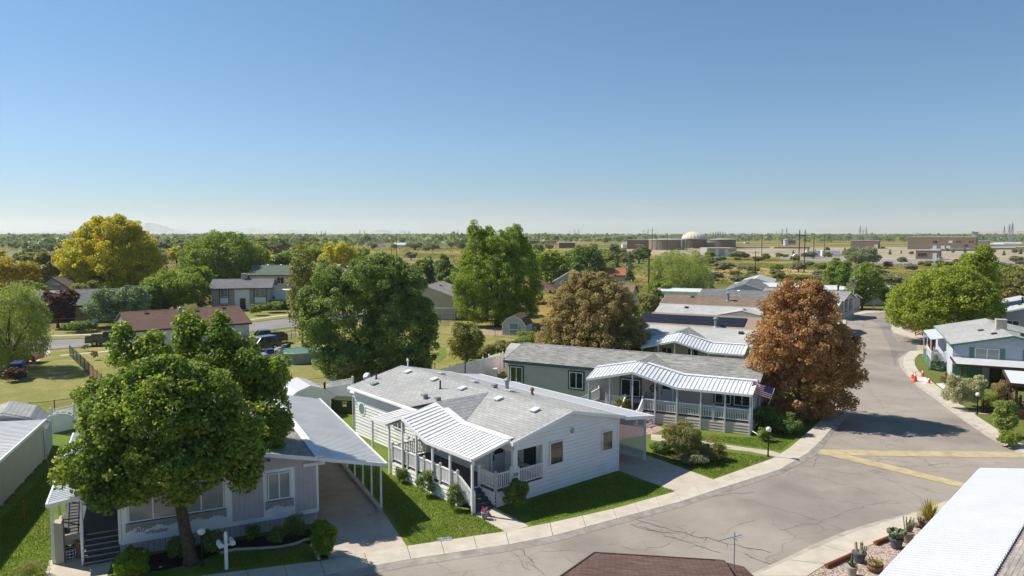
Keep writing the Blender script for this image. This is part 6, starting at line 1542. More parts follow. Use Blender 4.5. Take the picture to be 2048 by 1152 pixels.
def fence(name, label, px, hgt, m, lattice=0, pitch=2.4, kind='panel', z=0.05, pm=None):
    pts = [g(x, y, z) for x, y in px]; t = thing(name, label, 'fence', pts[0])
    o = pts[0]
    for a, c in zip(pts[:-1], pts[1:]):
        k = max(1, round((c - a).length / pitch))
        for i in range(k):
            p, q = a.lerp(c, i / k) - o, a.lerp(c, (i + 1) / k) - o; mb = MB(); Z = Vector((0, 0, 1)); d = (q - p); L = d.length; u = d / L
            if kind == 'panel':
                top = hgt - lattice; nb = max(3, int(L / .19)); s = Vector((-u.y, u.x, 0))
                for j in range(nb): mb.obox(p + d * (j / nb) + Z * .12 - s * .018, d / nb * .965, s * .036, Z * (top - .2))
                mb.bar(p + Z * .1, q + Z * .1, .05, .12); mb.bar(p + Z * (top - .04), q + Z * (top - .04), .05, .11)
                if lattice:
                    mb.bar(p + Z * hgt, q + Z * hgt, .05, .07); nl = int(L / .12)
                    for j in range(-2, nl + 1):
                        for sg in (0, lattice):
                            x0, x1 = j * .12, j * .12 + lattice
                            t0, t1 = max(0, -x0 / lattice), min(1, (L - x0) / lattice)
                            if t1 - t0 < .1: continue
                            z0, z1 = (top + lattice * t0, top + lattice * t1) if sg == 0 else (top + lattice * (1 - t0), top + lattice * (1 - t1))
                            mb.bar(p + u * (x0 + lattice * t0) + Z * z0, p + u * (x0 + lattice * t1) + Z * z1, .01, .03, s)
                mb.obj('panel', m, t)
            elif kind == 'chain':
                mb.tube([p + Z * hgt, q + Z * hgt], .022, 6); n_ = int(L / .14)
                for j in range(-int(hgt / .14), n_ + 1):
                    x0 = j * .14
                    for sg in (1, -1):
                        t0, t1 = max(0, -x0 / hgt), min(1, (L - x0) / hgt)
                        if t1 - t0 < .05: continue
                        za, zb = (hgt * t0, hgt * t1) if sg > 0 else (hgt * (1 - t0), hgt * (1 - t1))
                        mb.bar(p + u * (x0 + hgt * t0) + Z * za, p + u * (x0 + hgt * t1) + Z * zb, .007)
                mb.obj('chain_link', m, t)
            else:
                nb = max(3, int(L / .16))
                for j in range(nb): mb.obox(p + d * (j / nb) + Z * .05, d / nb * .9, Vector((-u.y, u.x, 0)) * .02, Z * (hgt + .04 * math.sin(j * 1.7)))
                mb.bar(p + Z * .4, q + Z * .4, .05, .09); mb.bar(p + Z * (hgt - .3), q + Z * (hgt - .3), .05, .09)
                mb.obj('board_panel', m, t)
            pw = .13 if kind == 'panel' else .06
            for e in ((p, q) if i == k - 1 else (p,)):
                pb = MB()
                if kind == 'chain': pb.tube([e, e + Z * (hgt + .06)], .035, 8)
                else: pb.box(e.x - pw / 2, e.x + pw / 2, e.y - pw / 2, e.y + pw / 2, 0, hgt + .1); pb.lathe([(pw * .75, hgt + .1), (pw * .75, hgt + .13), (.01, hgt + .22)], e, 4)
                pb.obj('post', pm or m, t)
    return t
M['chain'] = mat('galvanised_wire', (.16, .18, .17), .5, .1, spec=.5); M['chain_green'] = mat('green_coated_wire', (.05, .10, .08), .5, .1)
fence('vinyl_fence', 'white vinyl fence with lattice top behind the green transformer box', [(598, 818), (650, 811), (706, 800)], 1.85, M['white'], .4)
fence('vinyl_fence', 'long plain white vinyl fence running from the white house roof to the far corner', [(1000, 748), (930, 766), (868, 786), (800, 806)], 1.9, M['white'])
fence('vinyl_fence', 'short white vinyl fence panel touching the grey shed', [(1006, 744), (978, 750)], 1.9, M['white'])
fence('vinyl_fence', 'white lattice topped fence beside the garden arbor', [(105, 868), (150, 858)], 1.7, M['white'], .45)
fence('chain_link_fence', 'green chain link fence across the left backyard toward the street', [(140, 712), (162, 733), (186, 758)], 1.25, M['chain_green'], kind='chain')
fence('board_fence', 'weathered brown board fence continuing the chain link fence', [(180, 760), (204, 782), (216, 800)], 1.4, M['old_wood'], kind='board')
fence('chain_link_fence', 'low chain link fence behind the white metal shed', [(562, 790), (660, 778), (740, 766)], 1.1, M['chain'], kind='chain')
fence('chain_link_fence', 'chain link fence along the road side behind the black pickup', [(500, 690), (550, 680), (574, 684), (592, 676)], 1.3, M['chain'], kind='chain')
fence('chain_link_fence', 'chain link dog run beside the beige gabled house', [(880, 650), (882, 642), (908, 640), (910, 648), (880, 650)], 1.5, M['chain'], kind='chain')
fence('chain_link_fence', 'chain link fence in front of the red roofed shed', [(990, 674), (1040, 672), (1072, 668)], 1.1, M['chain'], kind='chain')
fence('chain_link_fence', 'low chain link fence behind the rust coloured bed', [(740, 768), (800, 756), (870, 748)], 1.1, M['chain'], kind='chain')
fence('chain_link_fence', 'chain link fence at the back of the left lawn', [(60, 838), (110, 832), (150, 826)], 1.2, M['chain_green'], kind='chain')
fence('board_fence', 'slatted privacy fence with golden shrubs below the rounded willow', [(1350, 598), (1386, 602)], 1.9, mat('beige_slats', (.42, .36, .3), .8, .15), kind='board')

# ------------------------------------------------------------------ street furniture and garden things
def globe_lamp(label, px, py, hgt):
    t = thing('globe_lamp', label, 'lamp', g(px, py), 0, 'globe lamps on black posts')
    mb = MB(); mb.tube([(0, 0, 0), (0, 0, hgt - .3)], .045, 10); mb.lathe([(.09, 0), (.09, .06), (.05, .12)], (0, 0, 0), 10); mb.lathe([(.05, hgt - .34), (.11, hgt - .3), (.11, hgt - .26)], (0, 0, 0), 12); mb.obj('post', M['black'], t)
    mb = MB(); mb.ball((0, 0, hgt - .12), .165, 18); mb.obj('globe', mat('white_globe', (.72, .70, .66), .25, .02), t, True)
    return t
globe_lamp('globe lamp beside the path of the grey house', 1536, 913, 1.85)
globe_lamp('globe lamp on the lawn before the wooden ramp', 1954, 828, 1.65)
globe_lamp('globe lamp in the mulch bed right of the maple trunk', 405, 1132, 1.62)

def mailbox(label, px, py, rz, hgt=1.45, boxes=((-.24, 1.1), (.24, 1.1))):
    t = thing('mailbox_post', label, 'mailbox', g(px, py), rz)
    mb = MB(); mb.box(-.06, .06, -.06, .06, 0, hgt); mb.lathe([(.06, hgt), (.075, hgt + .06), (.06, hgt + .1), (.02, hgt + .16)], (0, 0, 0), 10); mb.bar((-.3, 0, hgt - .42), (.3, 0, hgt - .42), .07); mb.obj('post', M['white'], t)
    for x, z in boxes:
        mb = MB(); pr = [(.085 * math.cos(a), .11 + .085 * math.sin(a)) for a in [k * math.pi / 8 for k in range(9)]] + [(-.085, 0), (.085, 0)]
        P0 = [(x + a, -.28, z - .05 + c) for a, c in pr]; P1 = [(x + a, .22, z - .05 + c) for a, c in pr]; n = len(pr)
        mb.add(P0 + P1, [list(range(n)), list(range(n, 2 * n))[::-1]] + [[(i + 1) % n, i, n + i, n + (i + 1) % n] for i in range(n)])
        bx = mb.obj('mailbox', M['white'], t); mb = MB(); mb.box(x - .075, x + .075, -.3, -.28, z - .04, z + .12); mb.box(x - .04, x + .04, -.33, -.3, z + .02, z + .05); mb.obj('mailbox_door', M['metal_white'], bx)
    return t
mailbox('white mailbox post with two mailboxes before the lavender house', 453, 1138, R(35))
mailbox('white mailbox post near the distant flagpole', 1698, 632, R(-60)); mailbox('white post box by the road under the street tree', 1747, 618, R(0))
for lb, x, y, s in (('orange traffic cone at the road edge, leftmost of the four', 1825, 756, .68), ('tallest orange traffic cone at the road edge beside the fresh slab', 1830, 762, .92), ('orange traffic cone on the lawn side of the fresh slab', 1845, 753, .72), ('small orange traffic cone at the near end of the fresh slab', 1858, 766, .6)):
    t = thing('traffic_cone', lb, 'traffic cone', g(x, y, .125), R(20), 'orange traffic cones around the fresh concrete')
    mb = MB(); mb.box(-.19 * s / .7, .19 * s / .7, -.19 * s / .7, .19 * s / .7, 0, .03); mb.lathe([(.15 * s / .7, .03), (.025, s), (.02, s)], (0, 0, 0), 14); mb.obj('body', M['orange'], t)
    r0 = lambda z: .15 * s / .7 + (.025 - .15 * s / .7) * (z - .03) / (s - .03) + .004
    mb = MB(); mb.lathe([(r0(s * .55), s * .55), (r0(s * .8), s * .8)], (0, 0, 0), 14); mb.obj('stripe', M['white'], t)
b = MB(); P = [g(*q, .128) for q in ((1830, 755), (1848, 754), (1866, 765), (1848, 768))]; b.prism([(p.x, p.y) for p in P], .0, .128); struct('sidewalk_slab', b, M['new_concrete'], 'fresh pale concrete slab between the cones')
b = MB(); P = [g(*q, .115) for q in ((1872, 767), (1898, 766), (1918, 780), (1912, 798))]; b.prism([(p.x, p.y) for p in P], .0, .115); struct('driveway', b, M['new_concrete'], 'pale driveway beside the flowering bushes')
b = MB(); P = [g(*q, .115) for q in ((1939, 821), (1992, 824), (1992, 829), (1946, 827))]; b.prism([(p.x, p.y) for p in P], .0, .115); struct('path', b, M['concrete'], 'short path to the wooden ramp')
p = g(1890, 766); t = thing('yard_sign', 'small brown and green yard figure beside the pale driveway', 'yard figure', p, 0)
mb = MB(); mb.lathe([(.12, 0), (.2, .3), (.16, .6), (.08, .75), (.13, .95), (.05, 1.05)], (0, 0, 0), 10); mb.obj('figure', M['old_wood'], t); mb = MB(); mb.tube([(.3, 0, 0), (.28, 0, .35), (.2, 0, .5)], .05, 6); mb.obj('post', M['green_trim'], t)
p = g(1744, 905, .02); mb = MB(); mb.box(-.5, .5, -.28, .28, 0, .02)
for i in range(9): mb.box(-.46 + i * .105, -.40 + i * .105, -.24, .24, .02, .03)
o = tag(mb.obj('storm_drain', M['dark']), 'dark storm drain grate at the start of the yellow strips', 'drain'); o.location = g(1615, 901, .03); o.rotation_euler = (0, 0, R(25))
o = tag(MB().box(-.32, .32, -.2, .2, 0, .03).obj('meter_cover', M['grey_metal']), 'grey meter box cover in the lawn by the sidewalk', 'meter cover'); o.location = g(890, 1079, .1); o.rotation_euler = (0, 0, R(15))
# transformer box
t = thing('transformer_box', 'dark green utility transformer box before the lattice topped fence', 'transformer', g(690, 824), R(-12))
mb = MB(); mb.box(-.9, .9, -.5, .5, .05, 1.05); mb.add([(-.95, -.55, 1.05), (.95, -.55, 1.05), (.95, .55, 1.12), (-.95, .55, 1.12), (-.95, -.55, 1.0), (.95, -.55, 1.0), (.95, .55, 1.0), (-.95, .55, 1.0)], [(0, 1, 2, 3), (0, 4, 5, 1), (1, 5, 6, 2), (3, 7, 4, 0)]); mb.box(-1, 1, -.6, .6, 0, .05); mb.obj('body', M['utility_green'], t)
mb = MB(); mb.box(.0, .42, -.52, -.505, .82, .98); mb.obj('warning_label', M['yellow'], t); mb = MB(); mb.box(.05, .38, -.52, -.505, .55, .75); mb.obj('label_plate', M['white'], t)
# satellite dishes
def dish(label, loc, rz, s, m):
    t = thing('satellite_dish', label, 'satellite dish', loc, rz)
    mb = MB(); mb.lathe([(.001, 0), (.5 * s, .015 * s), (.8 * s, .04 * s), (.95 * s, .06 * s)], (0, 0, 0), 18, 1, .85); d = mb.obj('reflector', m, t, True); d.location = (0, 0, 1.3); d.rotation_euler = (R(65), 0, 0)
    mb = MB(); mb.tube([(0, .05, 0), (0, .05, 1.3)], .035, 6); mb.tube([(0, 0, 1.25), (0, -.55 * s, 1.1), (0, -.6 * s, 1.35)], .018, 5); mb.obj('mast', M['grey_metal'], t)
    return t
dish('white satellite dish on a mast behind the white house roof', (gd(734, 752, 58.5).x, 58.5, gd(734, 752, 58.5).z - 1.35), R(-30), .42, M['metal_white'])
# pool
p = g(600, 722, 0); t = thing('above_ground_pool', 'round above ground pool with green water on the backyard lawn', 'pool', (p.x, p.y, 0))
mb = MB(); mb.lathe([(2.15, 0), (2.15, 1.15)], (0, 0, 0), 32); mb.obj('wall', mat('pool_wall_steel', (.27, .29, .30), .4, .15, 2), t)
mb = MB(); mb.tube([(2.16 * math.cos(k * math.pi / 16), 2.16 * math.sin(k * math.pi / 16), 1.17) for k in range(33)], .07, 6, False); mb.obj('rim', M['metal_white'], t)
mb = MB(); mb.lathe([(2.1, 1.14), (2.1, 1.152)], (0, 0, 0), 32); mb.obj('water_cover', M['pool_water'], t)
for k in range(12): a = k * math.pi / 6; mb = MB(); mb.bar((2.18 * math.cos(a), 2.18 * math.sin(a), 0), (2.18 * math.cos(a), 2.18 * math.sin(a), 1.16), .06); mb.obj('support', M['grey_metal'], t)
# wheelie bins
def bin_(label, px, py, m, rz=0, z=0):
    t = thing('wheelie_bin', label, 'bin', g(px, py, z), rz)
    mb = MB(); mb.add([(-.24, -.28, .06), (.24, -.28, .06), (.24, .28, .06), (-.24, .28, .06), (-.31, -.38, 1.02), (.31, -.38, 1.02), (.31, .38, 1.02), (-.31, .38, 1.02)], [(3, 2, 1, 0), (0, 1, 5, 4), (1, 2, 6, 5), (2, 3, 7, 6), (3, 0, 4, 7)]); mb.obj('body', m, t)
    mb = MB(); mb.add([(-.33, -.42, 1.02), (.33, -.42, 1.02), (.33, .40, 1.02), (-.33, .40, 1.02), (-.27, -.34, 1.1), (.27, -.34, 1.1), (.27, .34, 1.12), (-.27, .34, 1.12)], [(4, 5, 6, 7), (0, 1, 5, 4), (1, 2, 6, 5), (2, 3, 7, 6), (3, 0, 4, 7)]); mb.obj('lid', m, t)
    for x in (-.27, .27): mb = MB(); mb.tube([(x - .03, .3, .12), (x + .03, .3, .12)], .12, 10); mb.obj('wheel', M['rubber'], t)
    return t
b1 = bin_('tall blue wheelie bin under the weeping willow', 38, 756, M['blue_bin'], .3); b1.scale = (1.6, 1.6, 1.5)
bin_('blue wheelie bin among the clutter beside the pool', 566, 712, M['blue_bin'], .6); bin_('black wheelie bin beside the pool', 574, 706, M['black'], -.3)
bin_('black wheelie bin tipped with rubbish near the parked suv', 552, 716, M['black'], .9)
# cluttered trailer beside the pool
# ------------------------------------------------------------------ vehicles
def car(label, cat, loc, rz, L, W, H, prof, paint, glassy, group=None, bed=None, name=None):
    "prof: side outline (x, z) of the body from rear bottom round to front bottom; glassy: (x0, x1, x2, x3, z0, z1) greenhouse"
    t = thing(name or cat.replace(' ', '_'), label, cat, loc, rz, group)
    n = len(prof); mb = MB(); hw = W / 2
    A = [(x, -hw + (.06 if z > H * .6 else 0), z) for x, z in prof]; B = [(x, hw - (.06 if z > H * .6 else 0), z) for x, z in prof]
    mb.add(A + B, [list(range(n)), list(range(n, 2 * n))[::-1]] + [[(i + 1) % n, i, n + i, n + (i + 1) % n] for i in range(n)])
    if bed: x0, x1, z = bed; mb.box(x0, x1, -hw + .08, -hw + .12, z - .3, z + .02); mb.box(x0, x1, hw - .12, hw - .08, z - .3, z + .02)
    mb.obj('body', paint, t)
    x0, x1, x2, x3, z0, z1 = glassy; w0, w1 = hw - .04, hw - .2
    mb = MB(); V = [(x0, -w0, z0), (x3, -w0, z0), (x3, w0, z0), (x0, w0, z0), (x1, -w1, z1), (x2, -w1, z1), (x2, w1, z1), (x1, w1, z1)]
    mb.add(V, [(0, 1, 5, 4), (1, 2, 6, 5), (2, 3, 7, 6), (3, 0, 4, 7)]); mb.obj('window', M['glass'], t)
    mb = MB(); mb.add([(x1 - .06, -w1 - .03, z1), (x2 + .06, -w1 - .03, z1), (x2 + .06, w1 + .03, z1), (x1 - .06, w1 + .03, z1), (x1 + .05, -w1 + .05, z1 + .07), (x2 - .05, -w1 + .05, z1 + .07), (x2 - .05, w1 - .05, z1 + .07), (x1 + .05, w1 - .05, z1 + .07)], [(4, 5, 6, 7), (0, 1, 5, 4), (1, 2, 6, 5), (2, 3, 7, 6), (3, 0, 4, 7)])
    for xa, xb in ((x0, x1), (x3, x2), ((x0 + x3) / 2, (x1 + x2) / 2)):
        for sg in (-1, 1): mb.bar((xa, sg * (w0 + .01), z0), (xb, sg * (w1 + .01), z1), .08, .05)
    mb.obj('roof', paint, t)
    for x in (-L * .30, L * .31):
        for sg in (-1, 1):
            mb = MB(); mb.tube([(x, sg * (hw - .2), .36), (x, sg * (hw + .03), .36)], .36, 16); wh = mb.obj('wheel', M['rubber'], t)
            mb = MB(); mb.tube([(x, sg * (hw + .03), .36), (x, sg * (hw + .045), .36)], .2, 12); mb.obj('rim', M['chrome'], wh)
    for sg in (-1, 1):
        mb = MB(); mb.box(L / 2 - .04, L / 2 + .02, sg * hw * .75 - .18, sg * hw * .75 + .18, .68, .86); mb.obj('headlight', M['metal_bright'], t)
        mb = MB(); mb.box(-L / 2 - .02, -L / 2 + .04, sg * hw * .85 - .1, sg * hw * .85 + .1, .72, 1.0); mb.obj('taillight', mat('red_lens', (.3, .01, .01), .3, .05), t)
    for xa in (L / 2, -L / 2 - .07): MB().box(xa, xa + .07, -hw * .95, hw * .95, .42, .58).obj('bumper', M['chrome'], t)
    return t
PK = [(-2.8, .4), (-2.8, 1.12), (-.75, 1.14), (-.7, 1.16), (1.0, 1.16), (2.55, 1.02), (2.8, .85), (2.8, .4)]
PKG = (-.85, -.65, .55, 1.15, 1.14, 1.78)
SV = [(-2.4, .35), (-2.42, 1.0), (-2.3, 1.08), (1.0, 1.05), (2.25, .92), (2.4, .7), (2.4, .35)]
SVG = (-2.3, -1.95, .35, 1.1, 1.05, 1.68)
def paint(name, c): 
    m, n, l, b = nodes(name); b.inputs['Base Color'].default_value = rgb(c); b.inputs['Roughness'].default_value = .35; b.inputs['Coat Weight'].default_value = .8; b.inputs['Coat Roughness'].default_value = .08; return m
car('dark green pickup parked on the far street behind the maple', 'pickup truck', g(224, 690, 0), R(8), 5.6, 1.95, 1.9, PK, paint('dark_green_paint', (.02, .05, .045)), PKG, bed=(-2.75, -.85, 1.3))
car('black crew cab pickup parked beside the red brown roofed house', 'pickup truck', g(528, 688, 0), R(-152), 5.6, 1.95, 1.9, PK, paint('black_paint', (.012, .014, .018)), PKG, bed=(-2.75, -.85, 1.3))
car('dark suv parked in front of the black pickup', 'suv', g(520, 702, 0), R(-125), 4.8, 1.9, 1.75, SV, paint('charcoal_paint', (.02, .025, .035)), SVG)
car('old orange pickup under the weeping willow', 'pickup truck', g(26, 726, 0), R(6), 5.4, 1.95, 1.85, PK, paint('orange_paint', (.42, .10, .04)), PKG, bed=(-2.75, -.85, 1.3))
car('black car parked before the white trailer across the street', 'car', g(562, 618, 0), R(10), 4.8, 1.85, 1.6, SV, paint('black_car_paint', (.015, .015, .02)), SVG)
car('white car behind the big dark tree', 'car', g(830, 585, 0), R(20), 4.8, 1.85, 1.6, SV, paint('white_paint', (.7, .7, .7)), SVG)
car('white car under the tall bright green tree', 'car', g(990, 640, 0), R(5), 4.8, 1.85, 1.6, SV, paint('silver_paint', (.55, .57, .6)), SVG)
car('white van far across the pasture', 'van', g(893, 519, 0), R(5), 4.8, 1.9, 1.7, SV, paint('van_white', (.75, .75, .75)), SVG)
for i, (x, y, c) in enumerate(((1592, 514, (.7, .7, .7)), (1560, 512, (.6, .62, .65)), (1880, 520, (.5, .52, .55)), (1765, 497, (.7, .3, .1)))):
    car(('white pickup parked left of the plant trailers', 'pale car parked beside the dry strip of the plant', 'grey car parked beside the small plant building', 'orange machine working beside the square plant building')[i], 'car', g(x, y, 0), R(10 + 30 * i), 4.8, 1.9, 1.7, SV, paint('plant_car_paint', c), SVG)
def trailer(label, px, py, rz, L, Wd, H, m, z=0, cat='trailer'):
    t = thing('box_trailer', label, cat, g(px, py, z), rz)
    mb = MB(); mb.box(-L / 2, L / 2, -Wd / 2, Wd / 2, .55, H); mb.box(-L / 2 - .02, L / 2 + .02, -Wd / 2 - .02, Wd / 2 + .02, H - .08, H + .04); mb.obj('body', m, t)
    mb = MB(); mb.bar((L / 2, 0, .6), (L / 2 + 1.2, 0, .5), .1); mb.box(-L / 2 + .1, L / 2 - .1, -Wd / 2 + .1, Wd / 2 - .1, .42, .55); mb.obj('chassis', M['dark'], t)
    for x in (-.5, .5):
        for sg in (-1, 1): mb = MB(); mb.tube([(x, sg * Wd / 2 - .1 * sg, .33), (x, sg * Wd / 2 + .08 * sg, .33)], .33, 12); mb.obj('wheel', M['rubber'], t)
    mb = MB()
    for i in range(max(1, int(L / 4))): mb = MB(); mb.box(-L / 2 + 1 + i * 4, -L / 2 + 2.6 + i * 4, -Wd / 2 - .03, -Wd / 2 + .01, 1.4, 2.1); mb.obj('window', M['glass'], t)
    return t
trailer('white camper trailer parked beside the split level house', 562, 612, R(8), 7.0, 2.5, 3.2, M['white'])
trailer('white recreational vehicle far left of the pasture', 543, 496, R(0), 9.0, 2.6, 3.4, M['white'])
trailer('second white vehicle far behind the bare tree', 568, 494, R(10), 8.0, 2.6, 3.2, M['metal_white'])
# small open trailer with junk beside the pool
t = thing('utility_trailer', 'grey utility trailer loaded with clutter left of the pool', 'trailer', g(548, 722, 0), R(35))
MB().box(-1.3, 1.3, -.8, .8, .5, .95).obj('bed', M['grey_metal'], t); mb = MB(); mb.box(-.9, -.1, -.5, .4, .95, 1.4); mb.obj('blue_crate', M['blue_bin'], t); mb = MB(); mb.lathe([(.5, .95), (.55, 1.2), (.3, 1.45)], (.6, .1, 0), 9); mb.obj('bundle', M['pot_stone'], t)
for sg in (-1, 1): mb = MB(); mb.tube([(0, .72 * sg, .3), (0, .9 * sg, .3)], .3, 12); mb.obj('wheel', M['rubber'], t)

# gravel bed pots at the lower right
def pot(name, label, px, py, prof, m, group=None):
    t = thing(name, label, 'planter', g(px, py), 0, group); mb = MB(); mb.lathe(prof, (0, 0, 0), 18); mb.obj('pot', m, t, False)
    mb = MB(); r, z = prof[-1]; mb.lathe([(r * .94, z - .05), (r * .94, z - .02)], (0, 0, 0), 16); mb.obj('soil', M['mulch'], t); return t
POT = [(.22, 0), (.25, .06), (.33, .42), (.37, .43), (.37, .52)]
t = pot('cactus_pot', 'large dark grey pot with paddle cactus on the gravel', 1792, 1096, [(r * .85, z * .9) for r, z in POT], M['pot_grey'])
def paddle(mb, base, d, s, w):
    d = Vector(d).normalized(); a = d.cross(Vector((.3, 1, .2))).normalized(); nn = d.cross(a); c = Vector(base) + d * s * .5; k = 12
    f = [c + d * s * .55 * math.cos(2 * math.pi * i / k) + a * w * math.sin(2 * math.pi * i / k) for i in range(k)]
    n0 = len(mb.v); mb.add([p + nn * .035 for p in f] + [p - nn * .035 for p in f], [list(range(k)), list(range(k, 2 * k))[::-1]] + [[(i + 1) % k, i, k + i, k + (i + 1) % k] for i in range(k)])
    return Vector(base) + d * s
mb = MB(); rr = random.Random(5)
for i in range(7):
    a = i * .9; p = paddle(mb, (.12 * math.cos(a), .12 * math.sin(a), .42), (math.cos(a) * .6, math.sin(a) * .6, 1), .28, .10)
    for q in range(2): paddle(mb, p, (math.cos(a + q * 2 - 1), math.sin(a + q * 2 - 1), .8), .2, .085)
mb.obj('cactus', mat('cactus_skin', (.12, .16, .07), .7, .25, 5), t)
t = pot('cactus_pot', 'pale stone pot with thin cactus stems beside the paddle cactus', 1814, 1084, [(r * .8, z * .9) for r, z in POT], M['pot_stone'])
mb = MB()
for i in range(16): a, q = rr.uniform(0, 6.28), rr.uniform(0, .18); mb.tube([(q * math.cos(a), q * math.sin(a), .44), (q * 1.8 * math.cos(a), q * 1.8 * math.sin(a), .44 + rr.uniform(.35, .75))], [.028, .02], 6)
mb.obj('cactus', mat('pale_cactus_skin', (.26, .25, .15), .8, .2, 5), t)
t = pot('cactus_pot', 'grey pot with pale upright cactus beside the timber edging', 1718, 1124, [(r * .8, z * .85) for r, z in POT], M['pot_grey'])
mb = MB()
for i in range(14): a, q = rr.uniform(0, 6.28), rr.uniform(.02, .2); mb.tube([(q * math.cos(a), q * math.sin(a), .4), (q * 1.5 * math.cos(a), q * 1.5 * math.sin(a), .4 + rr.uniform(.2, .5))], [.035, .025], 6)
mb.obj('cactus', mat('straw_cactus_skin', (.38, .34, .22), .8, .2, 5), t)
t = pot('barrel_planter', 'half wooden barrel planter with succulents at the gravel edge', 1750, 1143, [(.24, 0), (.31, .2), (.3, .4)], M['old_wood'])
mb = MB(); mb.lathe([(.285, .08), (.3, .12)], (0, 0, 0), 18); mb.lathe([(.315, .3), (.31, .34)], (0, 0, 0), 18); mb.obj('hoop', M['dark'], t)
mb = MB()
for i in range(22): a, q = rr.uniform(0, 6.28), rr.uniform(.0, .2); mb.bar((q * math.cos(a), q * math.sin(a), .36), (q * 1.7 * math.cos(a), q * 1.7 * math.sin(a), .42 + rr.uniform(.03, .16)), .05, .015)
mb.obj('succulent', mat('yellow_green_succulent', (.22, .24, .05), .7, .3, 6), t)
t = pot('cactus_pot', 'small pale pot with one upright spiky cactus nearest the camera', 1703, 1152, [(r * .62, z * .8) for r, z in POT], M['pot_stone'])
mb = MB(); mb.tube([(0, 0, .38), (0, 0, .7), (0, 0, .95)], [.05, .06, .02], 8)
for i in range(12): a = i * .52; mb.tube([(.03 * math.cos(a), .03 * math.sin(a), .4), (.2 * math.cos(a), .2 * math.sin(a), .6)], [.03, .01], 5)
mb.obj('cactus', mat('dark_cactus_skin', (.06, .09, .045), .7, .2, 5), t)
def yucca(label, px, py, n, L, c, seed, name='yucca'):
    t = thing(name, label, 'yucca', g(px, py)); r2 = random.Random(seed); mb = MB()
    for i in range(n):
        a, e = r2.uniform(0, 6.28), r2.uniform(.25, 1.45); d = Vector((math.cos(a) * math.cos(e), math.sin(a) * math.cos(e), math.sin(e))); l = L * r2.uniform(.7, 1.1); s = Vector((-math.sin(a), math.cos(a), 0)) * .035
        m_ = d * l * .5; tip = d * l - Vector((0, 0, .12 * l * math.cos(e)))
        mb.add([-s * .7, s * .7, m_ + s, m_ - s, tip], [(0, 1, 2, 3), (3, 2, 4)])
    mb.obj('leaves', c, t); return t
YC = mat('yellow_yucca_leaf', (.36, .30, .05), .7, .35, 4)
yucca('large yellow yucca beside the white patio roof', 1860, 1042, 150, 1.1, YC, 1); yucca('dry brown yucca beside the yellow yucca', 1842, 1056, 60, .7, mat('dry_yucca_leaf', (.26, .19, .10), .8, .3, 4), 2)
for lb, q0, q1 in (('longer red brown timber edging the gravel bed', (1652, 1132), (1708, 1107)), ('shorter red brown timber edging behind the cactus pot', (1750, 1086), (1783, 1073))):
    a, c = g(*q0, .2), g(*q1, .2); mb = MB(); mb.tube([(0, 0, 0), tuple(c - a)], .09, 10); o = tag(mb.obj('edging_timber', M['red_wood']), lb, 'timber'); o.location = a
# loose stones of the gravel bed
rng = np.random.default_rng(9); mb = MB()
for i in range(2600):
    px_, py_ = rng.uniform(1600, 1900), rng.uniform(1040, 1152)
    if py_ < 1152 - (px_ - 1600) * .42 + 2: continue
    p = g(px_, py_, .1); s = rng.uniform(.02, .045); a = rng.uniform(0, 6.28)
    mb.add([(p.x + s * math.cos(a + k * 1.57) * (1 if k % 2 else .7), p.y + s * math.sin(a + k * 1.57) * (1 if k % 2 else .7), .1) for k in range(4)] + [(p.x, p.y, .1 + s * .9)], [(0, 1, 4), (1, 2, 4), (2, 3, 4), (3, 0, 4)])
tag(mb.obj('loose_gravel', M['gravel']), 'loose pink stones on the gravel bed', 'gravel', None, 'stuff')
for lb, x, y in (('orange survey stake in the lawn left of the lavender house', 49, 1046), ('second survey stake further up the shaded lawn strip', 96, 945)):
    mb = MB(); mb.bar((0, 0, 0), (0, 0, 1.1), .05, .03); o = tag(mb.obj('stake', mat('orange_stake', (.35, .13, .04), .8, .1)), lb, 'stake'); o.location = g(x, y)
p = g(1000, 758); t = thing('air_conditioner', 'white heat pump unit behind the short white fence panel', 'air conditioner', g(990, 756)); mb = MB(); mb.box(-.2, .2, -.4, .4, .05, .95); mb.obj('cabinet', M['metal_white'], t); mb = MB(); mb.lathe([(.28, 0), (.28, .03)], (0, 0, 0), 16); f = mb.obj('fan_grille', M['dark'], t); f.location = (.2, 0, .5); f.rotation_euler = (0, R(90), 0)
t = pot('flower_pot', 'small pot with pink flowers beside the newel of the white steps', 969, 1038, [(.12, 0), (.17, .3), (.18, .34)], M['pot_stone']); mb = MB()
for i in range(26): mb.ball((rr.uniform(-.15, .15), rr.uniform(-.15, .15), .36 + rr.uniform(0, .2)), .035, 6)
mb.obj('flowers', mat('pink_flowers', (.45, .08, .14), .8, .4, 9), t)
# distant flagpole
t = thing('flagpole', 'tall white flagpole beside the street tree', 'flagpole', g(1706, 622)); mb = MB(); mb.tube([(0, 0, 0), (0, 0, 6.2)], [.06, .03], 8); mb.ball((0, 0, 6.25), .09, 8); mb.obj('pole', M['white'], t)
f2 = us_flag('flag', 'small striped flag hanging on the distant flagpole', 1.5, .9, .06, 16); p = g(1706, 622); f2.location = (p.x + .05, p.y, 5.9); f2.rotation_euler = (0, R(76), 0)
b = MB(); P = [g(*q, .112) for q in ((1690, 629), (1700, 620), (1726, 617), (1730, 620), (1700, 627))]; b.prism([(p.x, p.y) for p in P], .0, .112); struct('mulch_bed', b, M['red_mulch'], 'maroon mulch bed around the flagpole')

